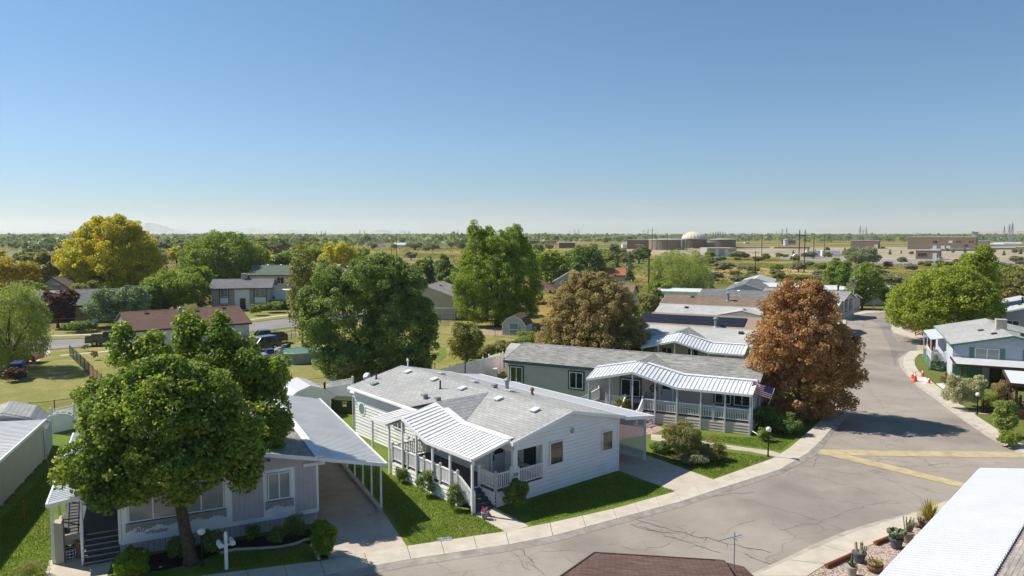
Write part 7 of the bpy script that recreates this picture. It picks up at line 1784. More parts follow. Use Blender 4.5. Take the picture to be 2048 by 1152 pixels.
# ------------------------------------------------------------------ water treatment plant
def block(label, x0, x1, ytop, ybase, dep, wall, roofm, name='plant_building', cat='building', rz=None, doors=(), wins=(), par=.5, xs=None):
    "flat roofed building whose front face spans the photo columns x0..x1"
    a, c = g(x0, ybase, 0), g(x1, ybase, 0); h = hz(ytop, a); al = math.atan2(x0 - 1024, F_PX); L = (c - a).length * (math.cos(al) if rz is None else 1); d = -al * 1.2 if rz is None else 0
    dp = dep
    t = thing(name, label, cat, a, d + (rz or 0)); mb = MB(); mb.box(0, L, 0, dp, 0, h); mb.obj('wall', wall, t)
    mb = MB(); mb.box(-.15, L + .15, -.15, dp + .15, h, h + par); mb.obj('roof', roofm, t)
    for s, w_, z, hh in doors: MB().box(s * L, s * L + w_, -.15, -.02, z, z + hh).obj('door', M['metal_bright'], t)
    for s, w_, z, hh in wins: MB().box(s * L, s * L + w_, -.15, -.02, z, z + hh).obj('window', M['glass'], t)
    return t, L, h
RF = mat('pale_flat_roof', (.45, .41, .36), .9, .05, .1)
TK = M['brick']; TD = M['brick_dark']
def tank(label, px, ybase, hw, ytop, m, roof=None, dome=None):
    p = g(px, ybase, 0); r = hw * p.y / F_PX; h = hz(ytop, p); t = thing('tank', label, 'tank', (p.x, p.y + r, 0))
    mb = MB(); mb.lathe([(r, 0), (r, h)], (0, 0, 0), 40); mb.obj('wall', m, t, False)
    mb = MB(); mb.lathe([(r + .3, h - .1), (r + .3, h + .5), (r * .5, h + 1.0), (.2, h + 1.2)], (0, 0, 0), 40); mb.obj('roof', roof or RF, t)
    if dome:
        hd = hz(dome, Vector((p.x, p.y + r, 0))) - h; mb = MB(); n = 44; base = 0
        for i in range(9):
            e = i / 8 * math.pi / 2
            for k in range(n):
                a = 2 * math.pi * k / n; rr_ = r * (.97 + (.015 if k % 2 else -.015)) * math.cos(e); mb.v.append((rr_ * math.cos(a), rr_ * math.sin(a), h + .3 + hd * math.sin(e)))
        for i in range(8):
            for k in range(n): mb.f.append([i * n + k, i * n + (k + 1) % n, (i + 1) * n + (k + 1) % n, (i + 1) * n + k]); mb.m.append(0)
        mb.obj('dome', mat('cream_dome', (.62, .55, .44), .7, .04, .3), t)
    return t
t, L, h = block('brown brick plant building left of the round tank', 1254, 1305, 480, 498, 22, TK, RF, xs=1288, wins=[(.05, 1, 5, .7), (.12, 1, 5, .7), (.2, 1, 5, .7), (.3, 1, 5, .7), (.5, 1, 5, .7), (.58, 1, 5, .7), (.7, 1, 5, .7), (.8, 1, 5, .7)], doors=[(.62, 2, 0, 3)])
block('lower brown brick annex before the left plant building', 1270, 1286, 490, 498.6, 8, TK, RF)
tank('wide brown round tank with pale rim left of the dome', 1341, 500, 36, 480, TK)
for i, x in enumerate((1313, 1363, 1372)):
    p = g(x, 500, 0); t = thing('pipe_column', ('grey vertical pipe at the left side of the wide tank', 'grey vertical pipe at the right side of the wide tank', 'teal marked pipe beside the wide tank')[i], 'pipe', (p.x, p.y - 1, 0)); mb = MB(); mb.tube([(0, 0, 0), (0, 0, hz(480, p)), (0, 1.5, hz(479, p))], .8, 10); mb.obj('pipe', M['grey_metal'] if i < 2 else M['green_trim'], t)
tank('pale domed digester tank of the treatment plant', 1394, 497, 25, 478, TD, None, 464)
tank('brown round tank right of the dome', 1453, 497, 25, 479.5, TD)
block('square brown plant building below the dome', 1377, 1435, 485.5, 496.5, 20, TK, RF, xs=1402)
t, L, h = block('long grey metal warehouse with two white doors before the dome', 1414, 1473, 497.5, 513, 16, mat('grey_metal_cladding', (.36, .37, .38), .6, .05), mat('tan_flat_roof', (.55, .44, .34), .8, .05), doors=[(.27, 2.2, 0, 5), (.6, 2.2, 0, 5)], rz=0)
block('low brown plant building left behind the dark rounded tree', 1118, 1150, 486, 496, 15, TD, RF); block('flat roofed dark plant building far left', 1060, 1094, 479, 488, 15, TD, RF)
block('small grey plant building beside the transmission towers', 1563, 1590, 480.5, 489, 12, TD, RF, xs=1576); tank('small pale blue round tank before the grey building', 1573, 491, 4.5, 480, M['metal_white'])
block('square brown plant building right of the trailers', 1701, 1756, 481.5, 497, 26, TK, RF, xs=1737, doors=[(.85, 3, 0, 4)])
t, L, h = block('largest brown plant building with dark windows', 1815, 1946, 474.5, 498.5, 45, TK, RF, xs=1901, wins=[(.38, 3, 6, 2), (.72, 1, 6.5, 1.5), (.76, 1, 6.5, 1.5), (.9, 1, 6.5, 1.5), (.94, 1, 6.5, 1.5), (.83, 3, 3, 1.6)], doors=[(.38, 3, 0, 3.6), (.5, 3, 0, 3.6), (.58, 3, 0, 3.6), (.61, 3, 6, 2)])
mb = MB(); mb.box(L * .93, L * 1.02, 6, 14, h, h + 5); mb.add([(L * .92, 5, h + 5), (L * 1.03, 5, h + 4.4), (L * 1.03, 15, h + 4.4), (L * .92, 15, h + 5), (L * .92, 5, h + 5.4), (L * 1.03, 5, h + 4.8), (L * 1.03, 15, h + 4.8), (L * .92, 15, h + 5.4)], [(4, 5, 6, 7), (0, 1, 5, 4), (1, 2, 6, 5), (2, 3, 7, 6), (3, 0, 4, 7)]); mb.obj('roof_house', mat('pale_green_metal', (.35, .4, .37), .6, .05), t)
block('brown plant building at the right of the largest one', 1946, 1976, 482, 495, 14, TK, RF, xs=1966)
block('small brown plant building with a white door in the front yard', 1831, 1878, 501.5, 518, 12, TK, RF, xs=1858, doors=[(.72, 2, 0, 3.4)], wins=[(.1, 4, 1.8, 1.6)])
block('long low brown building at the right edge of the plant', 2031, 2110, 494.5, 504, 14, TK, RF)
for i, (x0, x1, y0, y1) in enumerate(((1610, 1640, 504, 514), (1640, 1680, 503, 513))):
    trailer(('white plant trailer with windows on the left', 'white plant trailer on the right')[i], (x0 + x1) / 2, y1 + 1, R(-4), (x1 - x0) * .34 * .8, 3, 4.0, M['white'])
for i, (x0, x1, y) in enumerate(((1880, 1960, 502), (1960, 2040, 499), (2000, 2060, 491), (1548, 1620, 497), (1420, 1560, 496.5))):
    a, c = g(x0, y, 0), g(x1, y, 0); t = thing('settling_basin', ('low grey settling basin before the largest plant building', 'low grey settling basin at the right of the plant', 'pale basin rim at the far right', 'tan basin wall left of the square building', 'pale low wall right of the warehouse')[i], 'basin', a)
    mb = MB(); mb.box(0, c.x - a.x, 0, 14, 0, 1.6); mb.obj('wall', (M['grey_metal'], M['pot_stone'], M['metal_white'], M['plant_dirt'], M['concrete'])[i], t)
    for k in range(5): mb = MB(); x = (c.x - a.x) * (k + .5) / 5; mb.tube([(x, 0, 1.6), (x, 0, 2.7)], .12, 6); mb.obj('rail_post', M['metal_white'], t)
# houses and sheds lost among the far trees
for i, (x0, x1, yt, yb, m, r_) in enumerate(((743, 768, 483, 494, M['white_wall'], M['sh_red']), (787, 812, 486, 495, M['white_wall'], M['metal_white']), (372, 400, 484, 489, M['white_wall'], M['metal_bright']), (528, 560, 480, 490, M['cream_wall'], M['sh_brown']),
                                     (10, 34, 512, 522, M['grey_siding'], M['sh_grey']), (905, 914, 482, 492, M['tan_wall'], M['sh_brown']), (1960, 2010, 487, 492, M['white_wall'], M['metal_bright']), (1995, 2045, 485, 490, M['white_wall'], M['metal_white']), (1245, 1254, 484, 497, M['white_wall'], M['sh_grey']), (1490, 1500, 483, 487, M['cream_wall'], M['sh_tan']), (30, 66, 488, 492, M['white_wall'], M['sh_grey']))):
    a, c = g(x0, yb, 0), g(x1, yb, 0); h = hz(yt, a); L = (c - a).length
    house('farmhouse', ('distant white house with red brown roof at the pasture edge', 'distant white shed with pale roof right of the red roof', 'long white roofed shed far behind the yellow green tree', 'distant house behind the white vehicles', 'grey roof cut by the left edge beyond the orange tree', 'small tan distant house by the tall tree', 'long white roof at the far right of the plant', 'white shed far at the right edge', 'white gable at the left side of the plant', 'tiny cream house right of the round tank', 'low white house at the far left pasture')[i], a, 0, L, min(12, max(7, L * .6)), h * .62, h, m, M['white'], r_, lap=(), cat='house')

# ------------------------------------------------------------------ poles and wires
def pole(label, px, ybase, ytop, r=.15, arms=((.06, 1.3),), name='power_pole', m=None, z=0):
    b = g(px, ybase, z); h = hz(ytop, b); t = thing(name, label, 'power pole', b, R(8))
    mb = MB(); mb.tube([(0, 0, 0), (0, 0, h)], [r, r * .7], 8); mb.obj('pole', m or M['brown_wood'], t)
    for f, w in arms: mb = MB(); mb.box(-w, w, -.06, .06, h * (1 - f) - .12, h * (1 - f)); mb.obj('crossarm', m or M['brown_wood'], t)
    return t, b, h
pole('tall dark power pole with a crossarm before the rounded willow', 1297, 594, 499, .19, ((.2, 1.0),)); pole('thin power pole left of the dry golden strip', 1510, 556, 502, .16)
pole('thin dark power pole in the pasture left of the tall tree', 793, 524, 466, .16); pole('power pole rising from the trees left of the thin one', 783, 522, 485, .14); pole('power pole at the far plant road', 1523, 522, 468, .2); pole('power pole left of the wide tank', 1304, 500, 457, .35, ((.1, 4),)); pole('thin pole before the wide tank', 1334, 505, 470, .2)
pole('power pole right of the twin poles', 1627, 518, 466, .25); pole('thin power pole behind the plant trailers', 1648, 516, 470, .2, ((.1, 3),)); pole('power pole beside the low pale building far left of the plant', 1110, 488, 466, .25); pole('thin pole left of the spruces', 1190, 490, 463, .2)
a, c = g(1597, 544, 0), g(1608, 544, 0); h = hz(460, a); t = thing('power_pole', 'twin wooden poles joined by a crossarm in the dry field', 'power pole', a)
for x in (0, c.x - a.x): MB().tube([(x, 0, 0), (x, 0, h)], [.22, .16], 8).obj('pole', M['brown_wood'], t)
mb = MB(); mb.box(-1.6, c.x - a.x + 1.6, -.1, .1, h * .87, h * .885); mb.obj('crossarm', M['brown_wood'], t)
def wire(label, pts, r=.02, sag=.5, m=None):
    mb = MB(); P = []
    for a, c in zip(pts[:-1], pts[1:]): P += [a.lerp(c, k / 10) - Vector((0, 0, sag * 4 * (k / 10) * (1 - k / 10))) for k in range(10)]
    P.append(pts[-1]); o = pts[0]; mb.tube([p - o for p in P], r, 5); q = tag(mb.obj('power_line', m or M['grey_metal']), label, 'wire'); q.location = o
W1 = [gd(-20, 636, 78), gd(300, 622, 96), gd(720, 562, 130), gd(1065, 547, 150), gd(1297, 512, 158)]
wire('upper thin wire across the far houses at the left', W1, .014, .5); wire('lower thin wire across the far houses at the left', [p - Vector((0, .6, .45)) for p in W1], .014, .5)
wire('wire along the twin poles toward the plant', [gd(1304, 459, 590), gd(1603, 464, 269), gd(2080, 478, 260)], .03, 3); wire('second wire over the plant', [gd(1000, 478, 700), gd(1304, 463, 590), gd(1530, 472, 440), gd(1648, 475, 420), gd(2080, 480, 400)], .04, 4)
# transmission towers on the horizon
def tower_proto():
    t = thing('transmission_tower', 'thin transmission tower on the horizon', 'pylon', (0, 0, 0), 0, 'transmission towers on the horizon'); mb = MB()
    for sx_ in (-1, 1):
        for sy_ in (-1, 1): mb.bar((sx_ * 2.4, sy_ * 2.4, 0), (sx_ * .5, sy_ * .5, 30), .45); mb.bar((sx_ * .5, sy_ * .5, 30), (0, 0, 36), .35)
    for k in range(6): z0, z1 = k * 5, (k + 1) * 5; w0, w1 = 2.4 - 1.9 * z0 / 30, 2.4 - 1.9 * z1 / 30; mb.bar((-w0, 0, z0), (w1, 0, z1), .28); mb.bar((w0, 0, z0), (-w1, 0, z1), .28)
    mb.obj('lattice_mast', M['grey_metal'], t); mb = MB()
    for z, w in ((22, 5), (26.5, 4.2), (31, 3.4)): mb.bar((-w, 0, z), (w, 0, z), .4)
    mb.obj('crossarm', M['grey_metal'], t); return t
tp = tower_proto(); first = True
for x, yt, d, where in ((178, 461, 2600, 'left of the yellow green tree'), (633, 462, 2500, 'above the far trees left of centre'), (643, 460, 2400, 'above the far trees left of centre'), (651, 460, 2300, 'above the far trees left of centre'), (720, 458, 2300, 'above the small mountain'), (729, 458, 2200, 'above the small mountain'), (810, 461, 2500, 'right of the small mountain'), (818, 459, 2300, 'right of the small mountain'),
                        (908, 459, 2300, 'left of the tall bright green tree'), (916, 457, 2200, 'left of the tall bright green tree'), (1140, 461, 2400, 'right of the tall bright green tree'), (1149, 457, 2000, 'right of the tall bright green tree'), (1157, 456, 1900, 'right of the tall bright green tree'), (1287, 458, 2200, 'above the left plant building'), (1296, 456, 2000, 'above the left plant building'),
                        (1552, 461, 2500, 'left of the twin poles'), (1564, 455, 1900, 'left of the twin poles'), (1573, 454, 1800, 'left of the twin poles'), (1720, 450, 1500, 'above the square plant building'), (1726, 458, 1900, 'above the square plant building'), (1732, 453, 1600, 'above the square plant building'), (2008, 450, 1500, 'over the pale hill at the right'), (2018, 447, 1300, 'over the pale hill at the right'), (2024, 443, 1150, 'over the pale hill at the right')):
    p = gd(x, 470, d); h = gd(x, yt, d).z; s = h / 36; lb = 'thin transmission tower on the horizon ' + where
    if first: tp.location = (p.x, d, 0); tp.scale = (s, s, s); tp['label'] = lb; first = False
    else: dup(tp, (p.x, d, 0), 0, lb, s)

# ------------------------------------------------------------------ far trees, brush, distant woods and hills
def make_proto(nm, shape, n, pal_, seed, leaf):
    lobes = auto_lobes(0, 0, .12, 1, .42, .42, seed, 16, shape, (.22, .46)) if shape != 'cone' else auto_lobes(0, 0, .04, 1, .24, .24, seed, 9, 'cone')
    me = crown(lobes, n, leaf, seed, k=14, clump=.065, spread=.9); me.materials.append(PAL[pal_])
    o = trunk_mb((0, 0, 0), .2, lobes[:4], .028, seed).obj("trunk", M['bark']); tm = o.data; bpy.data.objects.remove(o)
    return me, tm
FAR = {}
for nm, sh, pl_ in (('dark', 'egg', 'dark'), ('far', 'round', 'far'), ('green', 'round', 'green'), ('olive', 'round', 'olive'), ('grey', 'round', 'grey'), ('willow', 'round', 'willow'), ('cone', 'cone', 'dark'), ('yellow', 'round', 'yellow')):
    FAR[nm] = [make_proto(nm, sh, 4200, pl_, 200 + i * 7 + len(nm), .07) for i in range(2)]
WORDS = {'dark': 'dark green', 'far': 'dull green', 'green': 'mid green', 'olive': 'olive', 'grey': 'grey green', 'willow': 'pale green', 'cone': 'dark pointed', 'yellow': 'yellowish'}
def far_tree(nm, px, ybase, hgt, wid, label, group, i, name='tree', trunk=True):
    b = g(px, ybase, 0); me, tm = FAR[nm][i % 2]
    t = thing(name, label, 'tree' if name == 'tree' else 'bush', b, (i * 2.4) % 6.28, group)
    t.scale = (wid / .84, wid / .84, hgt)
    o = bpy.data.objects.new("crown", me); C.objects.link(o); o.parent = t
    if trunk: o = bpy.data.objects.new("trunk", tm); C.objects.link(o); o.parent = t
    return t
def spot(px):
    L = ((110, 'left of the big yellow tree'), (330, 'behind the big yellow tree'), (480, 'right of the big yellow tree'), (640, 'above the green roofed house'), (780, 'above the big dark tree'), (910, 'left of the tall feathery tree'), (1090, 'behind the tall feathery tree'), (1250, 'left of the treatment plant'), (1480, 'behind the domed tank'), (1700, 'behind the twin poles'), (1830, 'between the two largest plant buildings'), (2100, 'behind the largest plant building'))
    for x, s in L:
        if px < x: return s
    return 'at the right edge'
MASS = [[], []]
def mass_tree(nm, px, ybase, hgt, wid, i):
    b = g(px, ybase, 0); me = FAR[nm][i % 2][0]; n = len(me.vertices)
    co = np.empty(n * 3, np.float32); me.vertices.foreach_get('co', co); co = co.reshape(-1, 4, 3)
    tv = np.empty(n, np.float32); me.attributes['tint'].data.foreach_get('value', tv); k = slice(0, None, 5)
    MASS[0].append(co[k] * np.array([wid / .84, wid / .84, hgt]) + np.array([b.x, b.y, 0])); MASS[1].append(tv.reshape(-1, 4)[k, 0])
rnd = random.Random(17); idx = 0
def scatter(n, x0, x1, y0, y1, h0, h1, kinds, where, group, name='tree', wr=(.75, 1.25), trunk=True):
    global idx
    for i in range(n):
        px_ = x0 + (x1 - x0) * (i + rnd.uniform(.05, .95)) / n; yb = rnd.uniform(y0, y1); k = rnd.choice(kinds); h = rnd.uniform(h0, h1)
        size = 'tall ' if h > h0 + (h1 - h0) * .72 else 'small ' if h < h0 + (h1 - h0) * .28 else ''
        if where == 'in the far treeline': mass_tree(k, px_, yb, h, h * rnd.uniform(*wr), idx); idx += 1; continue
        far_tree(k, px_, yb, h, h * rnd.uniform(*wr), f"{size}{WORDS[k]} {'tree' if name == 'tree' else 'bush'} {where} {spot(px_)}", group, idx, name, trunk); idx += 1
scatter(60, -40, 1000, 473.5, 477, 11, 17, ['far', 'far', 'dark', 'green'], 'in the far treeline', 'trees of the far treeline')
scatter(60, 1000, 2090, 473.5, 476.5, 11, 17, ['far', 'far', 'dark', 'green'], 'in the far treeline', 'trees of the far treeline')
scatter(34, -30, 380, 477, 488, 8, 15, ['far', 'dark', 'green', 'grey', 'far'], 'in the second row', 'trees behind the far houses', 'tree', (.9, 1.7))
scatter(44, 380, 960, 476.5, 489, 8, 13, ['far', 'dark', 'green', 'olive', 'grey', 'far'], 'in the second row', 'trees behind the far houses', 'tree', (.9, 1.8))
scatter(18, 1070, 1260, 477, 489, 8, 12, ['far', 'dark', 'green'], 'in the second row', 'trees behind the far houses')
scatter(10, 1480, 2080, 478.5, 481, 8, 12, ['far', 'dark', 'green'], 'in the row', 'trees behind the far houses')
scatter(12, -20, 120, 490, 512, 4, 8, ['far', 'dark', 'grey', 'olive'], 'in the left pasture', 'trees of the left pasture')
scatter(34, 300, 660, 488, 522, 6, 12, ['green', 'olive', 'far', 'grey', 'willow', 'willow'], 'in the middle field', 'trees of the middle fields', 'tree', (.9, 1.7))
scatter(10, 690, 930, 490, 506, 4, 8, ['grey', 'olive', 'far'], 'at the pasture edge', 'trees of the middle fields')
scatter(9, 1060, 1260, 500, 530, 5, 9, ['willow', 'grey', 'olive', 'green'], 'in the field', 'trees of the middle fields')
scatter(7, 630, 720, 520, 545, 6, 10, ['willow', 'yellow', 'green'], 'behind the beige roofs', 'trees of the middle fields')
scatter(26, 1400, 2060, 527, 548, 2, 4.2, ['olive', 'grey', 'green', 'olive'], 'in the dry field', 'bushes of the dry field', 'bush', (1.2, 2.2), False)
scatter(12, 1440, 1680, 514, 526, 2, 4, ['olive', 'grey', 'willow'], 'below the plant', 'bushes of the dry field', 'bush', (1.2, 2.0), False)
scatter(14, 1460, 1790, 548, 566, 1.2, 2.6, ['olive', 'grey', 'willow'], 'in the near dry field', 'bushes of the dry field', 'bush', (1.4, 2.4), False)
scatter(12, 1790, 2060, 500, 512, 2.5, 4, ['cone', 'cone', 'olive'], 'in the plant yard', 'small evergreens of the plant yard', 'tree', (.9, 1.3))
scatter(9, 1568, 1800, 505, 510, 2.5, 4.5, ['cone', 'cone', 'dark'], 'in the plant yard', 'small evergreens of the plant yard', 'tree', (.9, 1.3))
for i, x in enumerate((1420, 1426, 1431, 1436, 1441, 1446, 1451)): far_tree('cone', x, 480, 20 - abs(3 - i) * 1.0, 9, 'dark upright poplar in the clump right of the dome', 'poplar clump right of the dome', 300 + i)
for i, (x, yb, h, w, k) in enumerate(((706, 478, 17, 8, 'cone'), (733, 490, 13, 12, 'dark'), (724, 492, 8, 9, 'grey'), (830, 500, 7, 18, 'grey'), (822, 520, 5, 7, 'grey'), (865, 502, 7, 12, 'olive'), (60, 492, 13, 16, 'far'), (92, 496, 14, 9, 'dark'), (388, 481, 16, 16, 'dark'), (440, 476, 17, 8, 'cone'), (457, 476, 18, 7, 'cone'), (600, 484, 12, 17, 'far'), (565, 480, 15, 24, 'dark'), (510, 540, 4, 4, 'dark'), (1660, 478, 16, 40, 'dark'), (1280, 478, 15, 22, 'dark'), (1475, 519, 5, 9, 'grey'), (1420, 518, 5, 6, 'willow'), (1040, 476, 14, 30, 'green'))):
    far_tree(k, x, yb, h, w, ('tall pointed tree above the pasture', 'dark tree beside the distant red roof', 'round pale tree left of the distant red roof', 'wide silvery bush right of the distant shed', 'single grey bush in the straw pasture', 'olive bush at the right of the straw pasture', 'wide dull tree in the left pasture', 'dark tree rising in the left pasture', 'dark round tree above the middle green tree', 'first tall pointed tree left of centre', 'second tall pointed tree left of centre', 'wide tree behind the sparse olive tree', 'wide dark tree behind the white vehicles', 'small dark bush behind the green roof', 'widest dark tree behind the twin poles', 'wide dark tree behind the left plant building', 'silvery round bush beside the warehouse', 'pale yellow green tree before the warehouse', 'wide green tree far behind the tall feathery tree')[i], None, 400 + i)
scatter(26, -30, 1000, 474.5, 478, 10, 15, ['far', 'far', 'green'], 'in the far treeline', 'trees of the far treeline', 'tree', (1.3, 2.2))
scatter(12, 1000, 2080, 474.5, 476.5, 10, 14, ['far', 'far', 'green'], 'in the far treeline', 'trees of the far treeline', 'tree', (1.3, 2.2))
scatter(20, -20, 620, 522, 572, 6, 10, ['olive', 'green', 'far', 'willow', 'grey', 'yellow'], 'between the far houses', 'trees between the far houses', 'tree', (.9, 1.5))
scatter(14, 60, 620, 588, 632, 1.6, 3.2, ['green', 'olive', 'dark', 'willow'], 'in the far front yards', 'bushes of the far front yards', 'bush', (1.1, 1.9), False)
scatter(12, 1060, 1300, 522, 566, 6, 9, ['olive', 'green', 'far', 'willow', 'dark'], 'between the far houses', 'trees between the far houses', 'tree', (.9, 1.5))
scatter(10, 640, 1000, 566, 640, 4, 7, ['green', 'olive', 'dark', 'willow'], 'behind the big trees', 'trees between the far houses', 'tree', (.9, 1.5))
scatter(16, 1420, 2060, 548, 572, 1.5, 3, ['willow', 'olive', 'grey'], 'at the field edge', 'bushes of the dry field', 'bush', (1.8, 3.2), False)
V = np.concatenate(MASS[0]); c_ = V.mean(1); e_ = V[:, 0] - V[:, 2]; f_ = V[:, 1] - V[:, 3]; n_ = len(V)
V = c_[:, None] + (V - c_[:, None]) * 2.1
me = bpy.data.meshes.new('far_treeline'); me.vertices.add(n_ * 4); me.vertices.foreach_set('co', V.astype(np.float32).ravel()); me.loops.add(n_ * 4); me.loops.foreach_set('vertex_index', np.arange(n_ * 4, dtype=np.int32))
me.polygons.add(n_); me.polygons.foreach_set('loop_start', np.arange(0, n_ * 4, 4, dtype=np.int32)); me.polygons.foreach_set('loop_total', np.full(n_, 4, np.int32))
a_ = me.attributes.new('tint', 'FLOAT', 'POINT'); a_.data.foreach_set('value', np.repeat(np.concatenate(MASS[1]), 4).astype(np.float32)); me.update(calc_edges=True); me.materials.append(PAL['far'])
o = bpy.data.objects.new('far_treeline', me); C.objects.link(o); tag(o, 'far belt of green trees just below the horizon', 'treeline', None, 'stuff')
# bare tree
b = g(572, 505, 0); t = thing('bare_tree', 'leafless grey tree before the white vehicles in the field', 'tree', b); mb = MB(); rr = random.Random(4); H_ = hz(452, b)
def branch(p, d, L, r, lv):
    q = p + d * L; mb.tube([p, p.lerp(q, .5) + Vector((rr.uniform(-.1, .1) * L, rr.uniform(-.1, .1) * L, 0)), q], [r, r * .8, r * .55], 5, False)
    if lv:
        for k in range(3 if lv > 1 else 4): branch(p.lerp(q, rr.uniform(.45, 1)), (d + Vector((rr.uniform(-.7, .7), rr.uniform(-.7, .7), rr.uniform(-.15, .35)))).normalized(), L * rr.uniform(.5, .75), r * .5, lv - 1)
for k in range(5): branch(Vector((rr.uniform(-2.5, 2.5), 0, 0)), Vector((rr.uniform(-.3, .3), 0, 1)).normalized(), H_ * .42, .16, 3)
mb.obj('branches', M['bark_grey'], t)
# distant woods as one mass
rng = np.random.default_rng(77); Pl, Nl, Ll, Tl = [], [], [], []
for i in range(5200):
    d = (1150 if i % 4 else 700) + 5000 * rng.random() ** 1.3; x = rng.uniform(-.86, .86) * d; hh = rng.uniform(8, 15.5); r = hh * rng.uniform(.6, 1.3)
    if .05 < x / d < .75 and d < 1300: continue
    n = 40; v = rng.normal(size=(n, 3)); v /= np.linalg.norm(v, axis=1)[:, None]; v[:, 2] = np.abs(v[:, 2]) * 1.0
    Pl.append(np.array([x, d, hh * .1]) + v * np.array([r, r, hh * .9]) * rng.uniform(.75, 1.05, (n, 1))); q = v + rng.normal(size=(n, 3)) * .4; q[:, 2] += .3; Nl.append(q / np.linalg.norm(q, axis=1)[:, None]); Ll.append(rng.uniform(.5, 1.0, n) * hh * .5); Tl.append(np.clip(rng.random() * .75 + rng.random(n) * .3, 0, 1))
P_, N_, L_, T_ = np.concatenate(Pl), np.concatenate(Nl), np.concatenate(Ll), np.concatenate(Tl)
me = leaf_mesh('distant_woods', P_, N_, L_, L_ * .8, T_, rng); me.materials.append(PAL['far']); o = bpy.data.objects.new('distant_woods', me); C.objects.link(o); tag(o, 'far off belt of woods along the horizon', 'woods', None, 'stuff')
# field brush: low scrub one could not count
Pl, Nl, Ll, Tl = [], [], [], []
for i in range(9500):
    px_, py_ = rng.uniform(-50, 2100), 486 + 96 * rng.random() ** 1.2
    if px_ > 1180 and py_ < 528: continue
    if px_ < 1180 and py_ > 560: continue
    if 1290 < px_ < 1760 and py_ > 568: continue
    if 650 < px_ < 900 and 512 < py_ < 562: 
        if rng.random() < .85: continue
    p = g(px_, py_, 0); s = rng.uniform(.3, .9) * (1.9 if px_ < 1000 else 1); n = 11
    v = rng.normal(size=(n, 3)); v[:, 2] = np.abs(v[:, 2]); v *= np.array([s, s, s * .55]); Pl.append(np.array([p.x, p.y, .05]) + v); q = rng.normal(size=(n, 3)) * .7; q[:, 2] += .7; Nl.append(q / np.linalg.norm(q, axis=1)[:, None]); Ll.append(rng.uniform(.5, 1.1, n) * s); Tl.append(np.clip(rng.random() + rng.normal(size=n) * .15, 0, 1))
P_, N_, L_, T_ = np.concatenate(Pl), np.concatenate(Nl), np.concatenate(Ll), np.concatenate(Tl)
me = leaf_mesh('field_brush', P_, N_, L_, L_ * .6, T_, rng); me.materials.append(PAL['brush']); o = bpy.data.objects.new('field_brush', me); C.objects.link(o); tag(o, 'low olive scrub scattered over the dry fields', 'brush', None, 'stuff')

# grass blades on the near lawns
def inside(px_, py_, poly):
    ins = np.zeros(len(px_), bool); j = len(poly) - 1
    for i in range(len(poly)):
        xi, yi, xj, yj = *poly[i], *poly[j]
        ins ^= ((yi > py_) != (yj > py_)) & (px_ < (xj - xi) * (py_ - yi) / (yj - yi + 1e-12) + xi); j = i
    return ins
def blades(name, label, polys, dens, hgt, pal_, seed):
    rng = np.random.default_rng(seed); A = []
    for poly in polys:
        W = [g(x, y) for x, y in poly]; xs_, ys_ = [p.x for p in W], [p.y for p in W]; ar = (max(xs_) - min(xs_)) * (max(ys_) - min(ys_)); n = int(ar * dens)
        X, Y = rng.uniform(min(xs_), max(xs_), n), rng.uniform(min(ys_), max(ys_), n); k = inside(X, Y, [(p.x, p.y) for p in W]); A.append(np.stack([X[k], Y[k], np.full(k.sum(), .1)], 1))
    P = np.concatenate(A); n = len(P); N = rng.normal(size=(n, 3)); N[:, 2] *= .25; N /= np.linalg.norm(N, axis=1)[:, None]; L = hgt * rng.uniform(.6, 1.5, n); P[:, 2] += L * .25
    me = leaf_mesh(name, P, N, L * 1.2, L * .35, np.clip(rng.normal(.5, .22, n), 0, 1), rng, 2.0); me.materials.append(PAL[pal_]); o = bpy.data.objects.new(name, me); C.objects.link(o); tag(o, label, 'grass', None, 'stuff')
pal('grass', (.10, .16, .02), (.17, .235, .038), (.28, .28, .08), trans=.35)
blades('lawn_grass', 'short green grass on the lawns of the mobile homes', [[(694, 930), (772, 1015), (822, 1091), (1008, 1062), (950, 1030), (780, 950)], [(1062, 1050), (1350, 982), (1238, 950), (1060, 1000)], [(1302, 915), (1427, 957), (1545, 917), (1400, 895), (1310, 885)],
        [(1330, 868), (1560, 902), (1615, 862), (1650, 818), (1560, 850), (1500, 876)], [(0, 1152), (100, 1152), (104, 1020), (96, 930), (60, 980), (0, 1040)], [(380, 1148), (640, 1118), (600, 1090), (470, 1110)]], 330, .075, 'grass', 5)

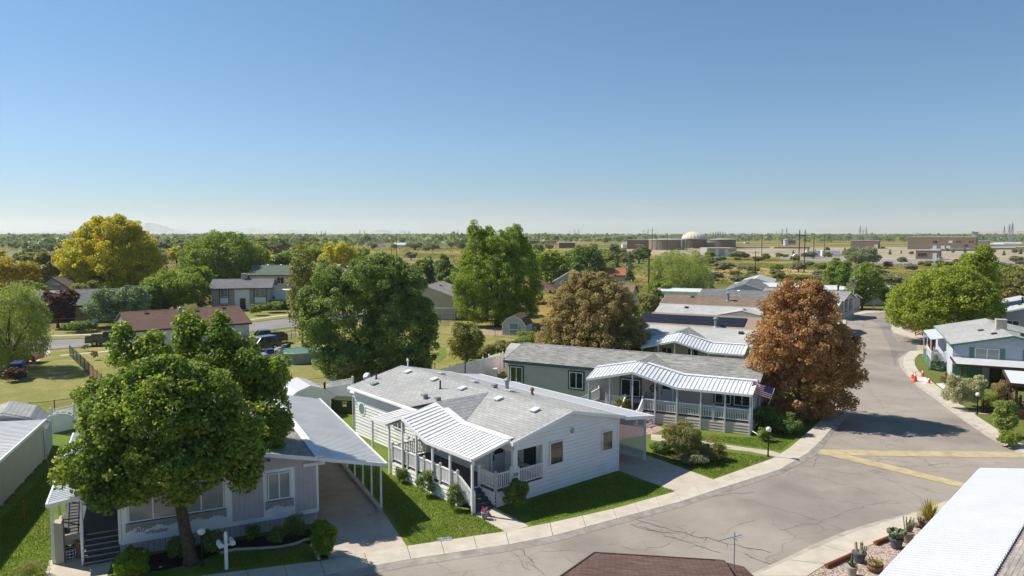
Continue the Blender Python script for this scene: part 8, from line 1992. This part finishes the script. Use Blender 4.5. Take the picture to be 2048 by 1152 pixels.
# hills on the horizon
def ridge(name, label, dist, pts, m, depth):
    "pts: (px, py) skyline; a solid ridge with a rounded body"
    rr = random.Random(len(pts)); P = []
    for (x0, y0), (x1, y1) in zip(pts[:-1], pts[1:]):
        for k in range(6): t = k / 6; P.append(gd(x0 + (x1 - x0) * t, y0 + (y1 - y0) * t + rr.uniform(-.35, .35), dist))
    mb = MB(); rows = [(-depth, 0), (-depth * .55, .5), (-depth * .2, .86), (0, 1), (depth, 0)]
    for p in P:
        for dy_, f in rows: j = rr.uniform(-.12, .12) * depth if 0 < f < 1 else 0; mb.v.append((p.x * (1 + dy_ / dist), p.y + dy_ + j, max(p.z * f * (1 + (rr.uniform(-.12, .12) if f < 1 else 0)), -1)))
    n = len(rows)
    for i in range(len(P) - 1):
        for k in range(n - 1): mb.f.append([i * n + k, (i + 1) * n + k, (i + 1) * n + k + 1, i * n + k + 1]); mb.m.append(0)
    return tag(mb.obj(name, m), label, None, None, 'structure')
HM = mat('dry_mountain_rock', (.33, .33, .34), 1, .3, .002)
ridge('mountain', 'bare hazy mountain left of centre behind the yellow green tree', 9500, [(266, 463), (282, 449), (300, 445), (322, 450), (342, 457), (375, 462), (395, 466), (405, 468)], HM, 900)
ridge('mountain', 'faint blue mountain range above the green roofed house', 13500, [(400, 467), (430, 464), (475, 457), (500, 455), (525, 460), (560, 463), (590, 458), (615, 460), (650, 464), (680, 467)], HM, 1500)
ridge('mountain', 'small pale blue peak left of the tall feathery tree', 11000, [(732, 467), (745, 462), (760, 459), (775, 461), (785, 464), (800, 459), (812, 463), (835, 465), (850, 468)], HM, 1200)
ridge('mountain', 'faint hills at the far left horizon', 12500, [(-60, 464), (0, 463), (60, 465), (100, 462), (128, 460), (150, 464), (170, 467)], HM, 1500)
ridge('hill', 'pale hill right of the dome', 8000, [(1440, 468), (1460, 464), (1490, 463), (1510, 465), (1560, 467), (1600, 468)], HM, 800)
ridge('hill', 'tan hill at the right edge of the horizon', 7000, [(1880, 471), (1910, 468), (1950, 464), (1985, 462.5), (2020, 462), (2060, 462), (2120, 464)], mat('tan_hill', (.34, .25, .17), 1, .2, .003), 700)

# ------------------------------------------------------------------ air
mb = MB(); mb.box(-15000, 15000, -120, 16000, -2, 260)
hm = bpy.data.materials.new('haze'); hm.use_nodes = True; hn = hm.node_tree.nodes; hn.remove(hn["Principled BSDF"])
pv = hn.new("ShaderNodeVolumePrincipled"); pv.inputs['Color'].default_value = (.96, .98, 1.0, 1); pv.inputs['Density'].default_value = 8e-5; pv.inputs['Anisotropy'].default_value = .25
hm.node_tree.links.new(pv.outputs[0], hn["Material Output"].inputs['Volume'])
o = mb.obj('haze', hm); tag(o, 'pale blue haze over the plain', 'haze', None, 'stuff')
